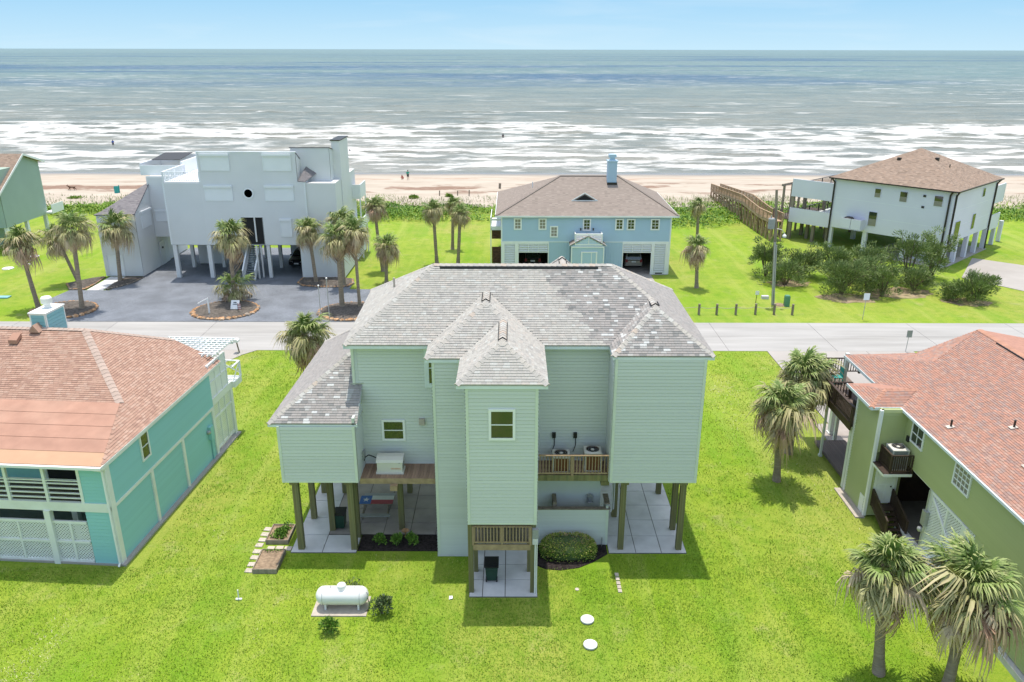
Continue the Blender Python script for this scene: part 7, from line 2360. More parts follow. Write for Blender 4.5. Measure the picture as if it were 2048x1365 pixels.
def island(label, loop, rock='rock', big=0.72, front_only=False, group='stone ringed planting beds'):
    cx_ = sum(p[0] for p in loop) / len(loop)
    cy_ = sum(p[1] for p in loop) / len(loop)
    t = thing('planting_bed', label, 'planting bed', (cx_, cy_, 0), 0, group)
    # mound of mulch
    b = MB()
    rings = []
    for k, (s, z) in enumerate(((1.0, 0.06), (0.93, 0.2), (0.6, 0.3), (0.2, 0.33))):
        rings.append([(cx_ + (x - cx_) * s, cy_ + (y - cy_) * s, z) for x, y in loop])
    n = len(loop)
    vs = [p for r_ in rings for p in r_]
    fs = [(k * n + i, k * n + (i + 1) % n, (k + 1) * n + (i + 1) % n, (k + 1) * n + i) for k in range(3) for i in range(n)] + [tuple(3 * n + i for i in range(n))]
    b.add(vs, fs)
    make('mulch', b, K['bedmulch'], t)
    kb = MB()
    for i in range(n):
        a, c = loop[i], loop[(i + 1) % n]
        kb.beam((a[0], a[1], 0.06), (c[0], c[1], 0.06), 0.12, 0.12)
    make('border', kb, K['joint'], t)
    acc = 0
    for i in range(n):
        a, c = loop[i], loop[(i + 1) % n]
        L_ = math.hypot(c[0] - a[0], c[1] - a[1])
        d = acc
        while d < L_:
            f = d / L_
            x, y = a[0] + (c[0] - a[0]) * f, a[1] + (c[1] - a[1]) * f
            near = y < cy_
            s = (big if near else big * 0.7) * R.uniform(0.65, 1.15)
            x2, y2 = cx_ + (x - cx_) * 0.965, cy_ + (y - cy_) * 0.95
            pool = [m_ for k_, m_ in rockm if k_ == (rock if R.random() < 0.85 else 'rockgrey')]
            piece('edging_stone', R.choice(pool), t, T(x2, y2, 0.12) @ RZ(R.uniform(0, 6.28)) @ S(s, s * R.uniform(0.7, 1.0), s * 0.7))
            d += s * 0.80
        acc = d - L_
    return t


def ell(cx_, cy_, a, b2, n=28, rot=0, f=1.0):
    out = []
    for i in range(n):
        t_ = 2 * math.pi * i / n
        x, y = a * math.cos(t_), b2 * math.sin(t_)
        out.append((cx_ + x * math.cos(rot) - y * math.sin(rot), cy_ + x * math.sin(rot) + y * math.cos(rot)))
    return out


island('oval bed of grey mulch ringed with orange stones in the middle of the paved court', ell(-27.9, 73.9, 3.15, 3.0))
island('oval stone ringed bed at the right of the court, cut off by the sage roof', ell(-15.6, 73.6, 3.2, 2.9))
island('oval stone ringed bed at the left end of the court, behind the blue chimney', ell(-43.6, 73.8, 3.0, 2.9))
island('stone edged bed along the white garage wall', [(-23.3, 85.5), (-23.4, 83.6), (-22.6, 82.4), (-21, 82.0), (-19, 81.9), (-17.6, 82.2), (-17.2, 83.4), (-17.6, 85.2), (-19, 85.6), (-21.5, 85.65)], 'rock', 0.5)
island('pointed stone edged bed left of the concrete path to the small garage', [(-46.7, 80.8), (-45.2, 80.8), (-45.1, 83), (-45.4, 85.9), (-46.5, 85.2), (-48.2, 83.0)], 'rock', 0.4)
island('small curved bed edged with grey stones right of the concrete path', [(-42.9, 80.9), (-42.0, 81.9), (-41.2, 83.6), (-41.0, 85.7), (-43.0, 85.9), (-43.1, 83)], 'rockgrey', 0.36)

# sign board, white post and little flag in the middle island
t = thing('sign_post', 'white post with a slanting arm in the middle stone ringed island', 'post', (-28.9, 72.3, 0.2))
make('post', MB().box(-28.95, -28.83, 72.24, 72.36, 0.1, 1.75), K['white'], t)
make('arm', MB().beam((-29.75, 72.0, 1.35), (-28.85, 72.3, 1.8), 0.08, 0.07), K['white'], t)
t = thing('sign_board', 'small white tilted board with dark print in the middle stone ringed island', 'sign', (-26.85, 73.7, 0.25))
make('board', MB().prism([(-27.25, 73.4, 0.35), (-26.45, 73.4, 0.35), (-26.45, 73.9, 1.1), (-27.25, 73.9, 1.1)], (0, 0.04, -0.03)), K['white'], t)
make('print', MB().prism([(-27.05, 73.635, 0.74), (-26.65, 73.635, 0.74), (-26.65, 73.67, 0.79), (-27.05, 73.67, 0.79)], (0, -0.015, 0.012)).prism([(-27.0, 73.735, 0.885), (-26.7, 73.735, 0.885), (-26.7, 73.77, 0.94), (-27.0, 73.77, 0.94)], (0, -0.015, 0.012)), K['black'], t)
t = thing('flag', 'small garden flag striped red and white beside the white board', 'flag', (-26.2, 72.9, 0.2))
make('stick', MB().tube([(-26.35, 72.9, 0.1), (-26.35, 72.9, 1.15)], 0.015, 6), K['black'], t)
for i in range(7):
    make('stripe', MB().prism([(-26.34, 72.9, 0.5 + i * 0.08), (-26.05, 72.86, 0.48 + i * 0.08), (-26.05, 72.86, 0.558 + i * 0.08), (-26.34, 72.9, 0.578 + i * 0.08)], (0, 0.01, 0)), K['pred'] if i % 2 == 0 else K['white'], t)
for x, y, h, lab in ((-17.9, 69.4 + 1.4, 3.4, 'shorter flagpole with a white ball top, left of the pair by the road'), (-17.2, 71.2, 4.0, 'taller flagpole with a white ball top, right of the pair by the road')):
    t = thing('flagpole', lab, 'flagpole', (x, y, 0), 0, 'flagpoles by the court')
    make('pole', MB().tube([(x, y, 0), (x, y, h)], [0.05, 0.035], 8), K['steel'], t)
    make('ball', MB().lathe([(0.001, -0.09), (0.07, -0.05), (0.09, 0), (0.07, 0.05), (0.001, 0.09)], (x, y, h + 0.08), 12), K['tank'], t)

# ------------------------------------------------------------------ feathery trees and shrubs by the pale stilt house
def shaggy_tree(label, x, y, r, h, n=1500, low=0.0, name='tree', cat='tree', m=None):
    t = thing(name, label, cat, (x, y, 0), 0, 'feathery trees by the pale stilt house')
    tb = MB()
    tips = []
    for i in range(6):
        a = i * 1.05 + R.uniform(-.4, .4)
        k = R.uniform(0.35, 0.85)
        p1 = Vector((x + math.cos(a) * r * 0.18, y + math.sin(a) * r * 0.18, h * 0.3))
        p2 = Vector((x + math.cos(a) * r * k * 0.6, y + math.sin(a) * r * k * 0.6, h * R.uniform(0.5, 0.7)))
        p3 = Vector((x + math.cos(a) * r * k, y + math.sin(a) * r * k, h * R.uniform(0.65, 1.0)))
        tb.tube([(x + R.uniform(-.1, .1), y + R.uniform(-.1, .1), -0.05), p1, p2, p3], [0.11, 0.08, 0.05, 0.02], 6)
        tips += [p2, p3, (p2 + p3) / 2]
    make('trunk', tb, K['bark'], t)
    b = MB()
    nb = 40
    n = int(n * 2.6)
    for i in range(nb):
        if i < len(tips):
            c = tips[i] + rand_dir() * r * 0.15
        else:
            a = R.uniform(0, 6.28)
            k = R.uniform(0.2, 0.95)
            c = Vector((x + math.cos(a) * r * k, y + math.sin(a) * r * k, h * R.uniform(low + 0.12, 0.92) * (1 - 0.3 * k)))
        rr = r * R.uniform(0.22, 0.38)
        shade = R.uniform(-0.15, 0.2)
        d0 = Vector(((c.x - x), (c.y - y), 0.4 * r)).normalized()
        for _ in range(n // nb):
            v = rand_dir()
            p = c + Vector((v.x * rr, v.y * rr, v.z * rr * 0.7)) * R.random() ** 0.5
            d = (d0 * 0.8 + v * 0.8 + Vector((0, 0, 0.35))).normalized()
            leaf_quad(b, p, d, rand_dir(), R.uniform(0.18, 0.42), R.uniform(0.05, 0.10), min(0.999, max(0, R.gauss(0.42 + shade, 0.2))))
    make('crown', b, m or K['leafcedar'], t)
    return t


for (x, y, r, h, n, lab) in (
        (28.6, 87.0, 2.0, 3.9, 1700, 'feathery tree behind the utility pole, its left side over the lawn'),
        (29.6, 83.3, 2.3, 2.4, 1500, 'low spreading shrub at the foot of the utility pole'),
        (32.3, 86.5, 2.2, 3.2, 1700, 'feathery tree between the utility pole and the equipment shelf'),
        (35.8, 85.8, 2.3, 3.6, 1800, 'grey green tree in front of the shelf with the fan unit'),
        (34.4, 79.9, 2.9, 3.4, 2600, 'broad dense tree nearest the road, left of the road sign'),
        (39.6, 86.2, 2.6, 3.6, 1900, 'dull feathery tree below the middle of the pale wall'),
        (38.3, 79.2, 1.8, 3.3, 1200, 'small tree on a thin stem beside the dense tree nearest the road'),
        (38.2, 82.6, 2.2, 3.5, 1600, 'tree with grey twigs showing, behind the thin stemmed one'),
        (43.4, 84.6, 2.3, 5.6, 1900, 'tallest feathery tree, rising against the pale wall left of its corner'),
        (46.6, 85.6, 2.0, 5.2, 1600, 'tall wispy tree at the near corner of the pale stilt house'),
        (42.6, 81.3, 2.0, 2.3, 1200, 'low shrub in front of the tallest feathery tree'),
        (47.2, 77.8, 2.5, 2.6, 2200, 'round dense bush beside the concrete drive, farthest right'),
        (45.3, 78.3, 1.5, 1.5, 700, 'small straggly shrub left of the round dense bush')):
    shaggy_tree(lab, x, y, r, h, n, name='tree' if h > 3 else 'shrub', cat='tree' if h > 3 else 'shrub')

K['litter'] = mat('dry_leaf_litter', (0.30, 0.235, 0.15), 0.95, 0.35, 1.5, bump=0.6, bscale=10, spec=0.1, dirt=(0.20, 0.24, 0.06), dirt_amt=0.9)
for (x, y, a_, b_) in ((34.6, 78.6, 3.4, 1.9), (40.5, 80.6, 4.0, 2.2), (30.4, 84.0, 2.6, 1.5), (46.2, 77.3, 2.6, 1.6)):
    make('bare_ground', MB().prism([(x + a_ * math.cos(k * 0.314) * R.uniform(0.7, 1.1), y + b_ * math.sin(k * 0.314) * R.uniform(0.7, 1.1), 0) for k in range(20)], (0, 0, 0.02)), K['litter'], kind='structure')

# ------------------------------------------------------------------ roadside: rope posts, utility pole, signs, boxes
rp = [(18.0, 73.0), (19.71, 73.0), (21.55, 73.0), (23.47, 73.1), (25.27, 73.1), (27.0, 73.0)]
names_ = ['first from the left', 'second from the left', 'third from the left', 'fourth from the left', 'fifth, in front of the utility pole', 'last on the right']
for (x, y), w in zip(rp, names_):
    t = thing('bollard', 'short timber bollard by the road, ' + w, 'bollard', (x, y, 0), 0, 'timber bollards along the lawn edge')
    make('post', MB().tube([(x, y, 0), (x, y, 0.85)], 0.12, 10).tube([(x, y, 0.93), (x, y, 1.08)], 0.12, 10).tube([(x, y, 0.84), (x, y, 0.94)], 0.09, 10), K['postgrey'], t)
b = MB()
for i in range(5):
    (xa, ya), (xb, yb_) = rp[i], rp[i + 1]
    b.tube([(xa + (xb - xa) * k / 6, ya + (yb_ - ya) * k / 6, 0.78 - 0.14 * math.sin(math.pi * k / 6)) for k in range(7)], 0.022, 6)
b.tube([(14.5, 73.0, 0.72), (16.2, 73.0, 0.64), (18.0, 73.0, 0.78)], 0.022, 6)
tag(make('rope', b, K['stone'], at=(22.5, 73, 0)), 'pale rope slung between the timber bollards', 'rope')
t = thing('utility_pole', 'tall timber utility pole with a grey transformer can and pale conduit', 'utility pole', (26.2, 76.4, 0))
make('pole', MB().tube([(26.2, 76.4, -0.1), (25.7, 76.4, 6), (25.25, 76.4, 11.45)], [0.17, 0.15, 0.12], 12), K['postgrey'], t)
make('conduit', MB().tube([(26.06, 76.22, 0), (25.62, 76.22, 6.4)], 0.09, 8).tube([(26.22, 76.2, 0), (25.8, 76.2, 6.1)], 0.06, 8), K['steel'], t)
make('transformer', MB().lathe([(0.001, 0), (0.32, 0.02), (0.33, 0.95), (0.28, 1.03), (0.001, 1.06)], (25.1, 76.3, 7.7), 16).tube([(25.0, 76.3, 8.7), (25.0, 76.3, 9.0)], 0.05, 8), K['grey'], t)
lp = make('lamp_arm', MB().tube([(25.7, 76.3, 7.7), (26.1, 76.1, 7.65), (26.35, 76.0, 7.3)], 0.03, 6), K['steel'], t)
make('lamp_head', MB().lathe([(0.06, 0.16), (0.2, 0.0), (0.18, -0.16), (0.001, -0.2)], (26.38, 76.0, 7.1), 12), K['tank'], lp)


def road_sign(label, x, y, h, w, hh, m, face=-1, pm=None):
    t = thing('road_sign', label, 'road sign', (x, y, 0), 0, None)
    make('pole', MB().tube([(x, y, 0), (x + 0.06, y, h)], 0.03, 6), pm or K['steel'], t)
    make('plate', MB().box(x - w / 2 + 0.06, x + w / 2 + 0.06, y + face * 0.04 - 0.012, y + face * 0.04 + 0.012, h - hh, h), m, t)
    return t


road_sign('thin pole with a small white plate left of the utility pole', 24.6, 76.9, 1.25, 0.38, 0.4, K['white'], pm=K['black'])
road_sign('white sign plate on a grey pole on the lawn across the road', 33.2, 71.6, 2.6, 0.55, 0.65, K['shutter'])
road_sign('road sign seen from its grey green back, near the red roof', 33.3, 63.0, 1.95, 0.45, 0.62, K['grey'])
t = thing('utility_cabinet', 'green rounded utility pedestal on the lawn by the utility pole', 'cabinet', (27.35, 75.75, 0))
K['cabgreen'] = mat('pale_green_cabinet', (0.10, 0.26, 0.16), 0.5, 0.08, 3)
make('cabinet', MB().box(27.1, 27.6, 75.6, 76.0, 0, 1.0).prism([(27.1, 75.6, 1.0), (27.6, 75.6, 1.0), (27.55, 75.65, 1.12), (27.15, 75.65, 1.12)], (0, 0.36, 0)), K['cabgreen'], t)
tag(make('ground_box', MB().box(25.6, 26.3, 78.1, 78.5, 0, 0.32), K['conc'], at=(25.95, 78.3, 0)), 'small grey box flat on the lawn left of the utility pole', 'box')
tag(make('dirt_heap', MB().lathe([(0.55, 0), (0.4, 0.12), (0.001, 0.18)], (26.75, 76.1, 0), 14), K['soil'], at=(26.75, 76.1, 0)), 'bare patch of dug soil at the foot of the green pedestal', 'soil')
t = thing('mailbox', 'mailbox on a leaning post at the end of the left drive', 'mailbox', (-22.95, 62.5, 0))
make('post', MB().beam((-22.9, 62.5, 0), (-23.05, 62.5, 1.0), 0.09, 0.09), K['postgrey'], t)
make('box', MB().prism([(-23.3, 62.25, 1.0), (-22.85, 62.25, 1.0), (-22.85, 62.25, 1.16), (-22.95, 62.25, 1.25), (-23.2, 62.25, 1.25), (-23.3, 62.25, 1.16)], (0, 0.5, 0)), K['white'], t)
for (x, y, r_, w) in ((-58.4, 93.0, .6, 'second farthest'), (-58.4, 89.5, .62, 'nearest'), (-58.6, 95.2, .58, 'farthest'), (-57.2, 91.3, .34, 'smallest')):
    tag(make('septic_lid', MB().lathe([(r_, 0), (r_, 0.1), (r_ * 0.9, 0.14), (0.001, 0.16)], (x, y, 0), 18), K['tank'], at=(x, y, 0)), 'pale round lid on the far left lawn, the %s of four' % w, 'septic lid', 'lids by the far left house')
tag(make('marker_post', MB().tube([(-49.4, 72.7, 0), (-49.5, 72.7, 1.6)], 0.1, 8), K['postgrey'], at=(-49.4, 72.7, 0)), 'dark short post on the lawn left of the blue chimney', 'post')
t = thing('lounger', 'pale blue mat beside an orange cushion on the lawn at the left edge', 'mat', (-52.5, 78.3, 0))
make('mat', MB().box(-53.0, -51.5, 77.8, 78.5, 0.02, 0.12), K['chimblue'], t)
make('cushion', MB().box(-53.6, -53.1, 77.7, 78.2, 0.0, 0.22), K['rolled2'], t)

# ------------------------------------------------------------------ cars in the open garages
def car(label, x, y, rz, body, L=4.9, W=1.95, Hh=1.8, rear=True):
    t = thing('parked_car', label, 'car', (x, y, 0.06), rz, None, world=False)
    hl_, w2 = L / 2, W / 2
    # side profile (u forward, z): lower body then cabin, lofted across the width
    low = [(-hl_, 0.45), (-hl_, 0.95), (-hl_ + 0.12, 1.05), (hl_ - 1.35, 1.05), (hl_ - 0.15, 0.88), (hl_, 0.72), (hl_, 0.40), (hl_ - 0.1, 0.28), (-hl_ + 0.1, 0.28)]
    b = MB()
    st_ = ((-w2, 0.94), (-w2 + 0.06, 1.0), (w2 - 0.06, 1.0), (w2, 0.94))
    vs = []
    for (v_, k) in st_:
        vs += [(v_, u * (0.97 + 0.03 * (k - 0.94) / 0.06), 0.28 + (z - 0.28) * k) for (u, z) in low]
    n = len(low)
    fs = [tuple(range(n)), tuple(3 * n + i for i in range(n))]
    for k in range(3):
        fs += [(k * n + i, k * n + (i + 1) % n, (k + 1) * n + (i + 1) % n, (k + 1) * n + i) for i in range(n)]
    b.add(vs, fs)
    cab = [(-hl_ + 0.12, 1.04), (-hl_ + 0.38, Hh - 0.06), (-hl_ + 0.6, Hh), (hl_ - 2.35, Hh - 0.02), (hl_ - 1.45, 1.04)]
    m_ = len(cab)
    vs = []
    for sgn in (-1, 1):
        vs += [(sgn * (w2 - 0.06 - 0.20 * (z - 1.04) / (Hh - 1.04)), u, z) for (u, z) in cab]
    b.add(vs, [tuple(range(m_)), tuple(m_ + i for i in range(m_))] + [(i, (i + 1) % m_, m_ + (i + 1) % m_, m_ + i) for i in range(m_)])
    make('car_body', b, body, t)

    def panel(name, pts, mm, push):
        make(name, MB().prism(pts, push), mm, t)
    e = 0.006
    panel('rear_window', [(-w2 + 0.22, -hl_ + 0.155, 1.12), (w2 - 0.22, -hl_ + 0.155, 1.12), (w2 - 0.30, -hl_ + 0.36, Hh - 0.12), (-w2 + 0.30, -hl_ + 0.36, Hh - 0.12)], K['glass'], (0, -0.03, 0.01))
    panel('windscreen', [(-w2 + 0.2, hl_ - 1.52, 1.1), (w2 - 0.2, hl_ - 1.52, 1.1), (w2 - 0.3, hl_ - 2.28, Hh - 0.08), (-w2 + 0.3, hl_ - 2.28, Hh - 0.08)], K['glass'], (0, 0.03, 0.02))
    for sgn in (-1, 1):
        panel('side_window', [(sgn * (w2 - 0.075), -hl_ + 0.55, 1.14), (sgn * (w2 - 0.075), hl_ - 1.75, 1.14), (sgn * (w2 - 0.23), hl_ - 2.3, Hh - 0.14), (sgn * (w2 - 0.23), -hl_ + 0.62, Hh - 0.14)], K['glass'], (sgn * 0.02, 0, 0))
        panel('tail_light', [(sgn * (w2 - 0.32), -hl_ - 0.02, 0.78), (sgn * (w2 - 0.03), -hl_ - 0.0, 0.78), (sgn * (w2 - 0.05), -hl_ + 0.03, 1.12), (sgn * (w2 - 0.26), -hl_ + 0.03, 1.12)], K['pred'], (0, -0.03, 0))
        panel('headlight', [(sgn * (w2 - 0.5), hl_ - 0.03, 0.62), (sgn * (w2 - 0.08), hl_ - 0.08, 0.64), (sgn * (w2 - 0.08), hl_ - 0.1, 0.78), (sgn * (w2 - 0.48), hl_ - 0.05, 0.76)], K['tank'], (0, 0.04, 0))
        make('mirror', MB().box(sgn * (w2 + 0.1) - 0.1, sgn * (w2 + 0.1) + 0.1, hl_ - 1.75, hl_ - 1.6, 1.05, 1.2), body, t)
        for yy in (-hl_ + 0.95, hl_ - 0.95):
            wv = make('wheel', MB().lathe([(0.001, -0.11), (0.33, -0.11), (0.36, -0.06), (0.36, 0.06), (0.33, 0.11), (0.001, 0.11)], (sgn * (w2 - 0.12), yy, 0.36), 18, axis='X'), K['black'], t)
            make('rim', MB().lathe([(0.001, 0.115 * sgn), (0.22, 0.115 * sgn), (0.22, 0.10 * sgn)], (sgn * (w2 - 0.12), yy, 0.36), 14, axis='X'), K['steel'], wv)
    make('bumper', MB().box(-w2 + 0.05, w2 - 0.05, -hl_ - 0.1, -hl_ + 0.05, 0.38, 0.62).box(-w2 + 0.05, w2 - 0.05, hl_ - 0.08, hl_ + 0.07, 0.34, 0.56), body, t)
    make('number_plate', MB().box(-0.26, 0.26, -hl_ - 0.035, -hl_ - 0.001, 0.75, 0.92).box(-0.26, 0.26, hl_ + 0.07, hl_ + 0.085, 0.42, 0.56), K['white'], t)
    if rear:
        make('roof_rail', MB().box(-w2 + 0.3, -w2 + 0.34, -hl_ + 0.7, hl_ - 2.4, Hh, Hh + 0.05).box(w2 - 0.34, w2 - 0.3, -hl_ + 0.7, hl_ - 2.4, Hh, Hh + 0.05), K['black'], t)
    return t


K['silver'] = mat('silver_car_paint', (0.36, 0.35, 0.32), 0.3, 0.03, 2, metal=0.5)
K['blackcar'] = mat('black_car_paint', (0.012, 0.012, 0.014), 0.2, 0.03, 2)
car('silver grey estate car seen from behind in the right garage of the blue house', 14.1, 92.4, 0, K['silver'], 5.0, 2.02, 1.85)
car('black car facing the road under the white house, beside its plain wall', -25.1, 92.4, math.pi, K['blackcar'], 4.6, 1.85, 1.55, False)
car('dark car in the shade of the left garage of the blue house', 2.4, 92.6, 0, K['blackcar'], 4.8, 1.95, 1.75)

# ------------------------------------------------------------------ dune plants
def ground_cover(name, x0, x1, yfun0, yfun1, n, ln, wd, h, m):
    x = rng.uniform(x0, x1, n)
    y0, y1 = yfun0(x), yfun1(x)
    y = y0 + (y1 - y0) * rng.random(n)
    d = fbm(x / 5, y / 4, 4)
    edge = np.clip((y1 - y) / 5, 0, 1) * np.clip((y - y0) / 6.0, 0.12, 1)
    keep = rng.random(n) < np.clip(0.15 + 1.2 * edge * np.clip((d - 0.30) * 4, 0.15, 1), 0, 1)
    x, y, d, edge = x[keep], y[keep], d[keep], edge[keep]
    n = len(x)
    hump = h * (0.2 + 1.5 * np.clip(d - 0.35, 0, 1)) * np.clip(edge + 0.2, 0, 1)
    z = 0.05 + hump * rng.random(n) ** 0.6
    az = rng.uniform(0, 2 * np.pi, n)
    el = rng.uniform(0.1, 1.2, n)
    L = ln * rng.uniform(0.6, 1.4, n)
    W = wd * rng.uniform(0.7, 1.3, n)
    dx, dy, dz = np.cos(az) * np.cos(el), np.sin(az) * np.cos(el), np.sin(el)
    sx, sy = -np.sin(az), np.cos(az)
    co = np.empty((n, 4, 3), np.float32)
    P0 = np.stack([x, y, z], -1)
    D = np.stack([dx, dy, dz], -1) * L[:, None]
    Sd = np.stack([sx, sy, np.zeros(n)], -1) * W[:, None]
    co[:, 0], co[:, 1], co[:, 2], co[:, 3] = P0, P0 + D * 0.5 + Sd, P0 + D, P0 + D * 0.5 - Sd
    me = bpy.data.meshes.new(name)
    me.vertices.add(n * 4)
    me.vertices.foreach_set('co', co.reshape(-1))
    me.loops.add(n * 4)
    me.loops.foreach_set('vertex_index', np.arange(n * 4, dtype=np.int32))
    me.polygons.add(n)
    me.polygons.foreach_set('loop_start', np.arange(0, n * 4, 4, dtype=np.int32))
    me.update(calc_edges=True)
    a = me.attributes.new('rnd', 'FLOAT', 'FACE')
    pat = fbm(x / 9 + 50, y / 6 + 20, 3)
    a.data.foreach_set('value', np.clip(0.2 + 0.9 * (pat - 0.25) + rng.normal(0, 0.16, n), 0, 0.999).astype(np.float32))
    me.materials.append(m)
    o = bpy.data.objects.new(name, me)
    COL.objects.link(o)
    o['kind'] = 'stuff'
    return o


def veg0(x):
    return 116.5 - 4.5 * np.clip((x + 5) / 28, 0, 1) + 5.0 * np.clip((x - 28) / 10, 0, 1) + 1.5 * (fbm(x / 6, x * 0 + 2) - 0.5) + 4 * np.clip((-x - 20) / 30, 0, 1)


def veg1(x):
    return 131.5 + 6 * (fbm(x / 12, x * 0 + 7) - 0.5) + 2.0 * np.clip((x - 20) / 12, 0, 1)


ground_cover('dune_plants', -105, 105, veg0, veg1, 110000, 0.34, 0.10, 1.0, K['leafdune'])
K['seagrass'] = leafmat('sea_oat_leaf', [(0, (0.12, 0.16, 0.05)), (0.4, (0.18, 0.22, 0.08)), (0.75, (0.27, 0.28, 0.13))])
ground_cover('dune_grass', -105, 105, lambda x: veg1(x) - 4, lambda x: veg1(x) + 6, 26000, 0.7, 0.035, 0.5, K['seagrass'])
for (x, y, r, h, lab) in ((-79, 128, 0, 0, ''),):
    pass
for (x, y, r, lab) in ((-63, 147.5, 2.2, 'flat green patch of creeper on the sand right of the running dog'), (-74, 134.5, 1.6, 'yellow green clump on the sand near the far left house'), (-60, 134.5, 1.1, 'small yellow green clump on the sand, left of the white house'),
                       (-16.6, 134.0, 0.9, 'bright little bush on the sand behind the lone leaning palm'), (-10.5, 134.5, 0.7, 'small dark bush on the sand behind the three palms')):
    bush(lab, x, y, r, 0.45 if r > 1.3 else 1.0, K['leafdune'], 420, 0.35, 0.12, 'clumps on the sand', 'dune_bush', 'dune bush')
for (x, y, h, lab) in ((-12.43, 136.1, 1.4, 'left of the three thin posts on the sand behind the palms'), (-9.4, 136.8, 1.3, 'middle of the three thin posts on the sand, tilted'), (-7.39, 136.15, 1.5, 'right of the three thin posts on the sand behind the palms'), (-2.3, 146.0, 1.1, 'lone dark stump on the sand left of the blue house roof')):
    tag(make('beach_post', MB().tube([(x, y, 0), (x + 0.06, y, h)], 0.09 if h > 1.2 else 0.22, 8), K['postgrey'], at=(x, y, 0)), 'weathered post, ' + lab, 'post', 'posts on the sand')
t = thing('barrel', 'teal litter barrel standing on the sand left of the white house', 'barrel', (-69.5, 140.4, 0.1))
make('drum', MB().lathe([(0.36, 0), (0.4, 0.05), (0.38, 0.35), (0.41, 0.5), (0.38, 0.65), (0.41, 0.8), (0.38, 1.2), (0.34, 1.22), (0.33, 1.0)], (-69.5, 140.4, 0.1), 16), K['turq'], t)
make('post', MB().tube([(-69.1, 140.6, 0), (-69.1, 140.6, 1.5)], 0.08, 8), K['turq'], t)

# ------------------------------------------------------------------ people and a dog
K['skin'] = mat('skin', (0.42, 0.24, 0.16), 0.6, 0.05, 3)
K['hair'] = mat('dark_hair', (0.03, 0.02, 0.015), 0.7, 0.1, 5)
K['tgreen'] = mat('teal_green_cloth', (0.03, 0.30, 0.20), 0.8, 0.08, 4)
K['tdark'] = mat('dark_cloth', (0.03, 0.035, 0.05), 0.8, 0.08, 4)
K['tred'] = mat('red_cloth', (0.45, 0.03, 0.03), 0.8, 0.08, 4)
K['tblue'] = mat('blue_cloth', (0.03, 0.10, 0.40), 0.8, 0.08, 4)
K['fur'] = mat('brown_fur', (0.11, 0.055, 0.03), 0.85, 0.2, 5)


def skinned(name, verts, edges, radii, m, parent, rootv=0):
    me = bpy.data.meshes.new(name)
    off = ORG[root(parent).name]
    me.from_pydata([tuple(Vector(v) - off) for v in verts], edges, [])
    me.materials.append(m)
    o = bpy.data.objects.new(name, me)
    COL.objects.link(o)
    o.parent = parent
    sm_ = o.modifiers.new('skin', 'SKIN')
    sm_.use_smooth_shade = True
    lay = me.skin_vertices[0].data if me.skin_vertices else None
    if lay is None:
        bm_ = bmesh.new()
        bm_.from_mesh(me)
        bm_.verts.layers.skin.verify()
        bm_.to_mesh(me)
        bm_.free()
        lay = me.skin_vertices[0].data
    for i, r_ in enumerate(radii):
        lay[i].radius = (r_, r_) if not isinstance(r_, tuple) else r_
        lay[i].use_root = (i == rootv)
    o.modifiers.new('smooth', 'SUBSURF').levels = 1
    return o


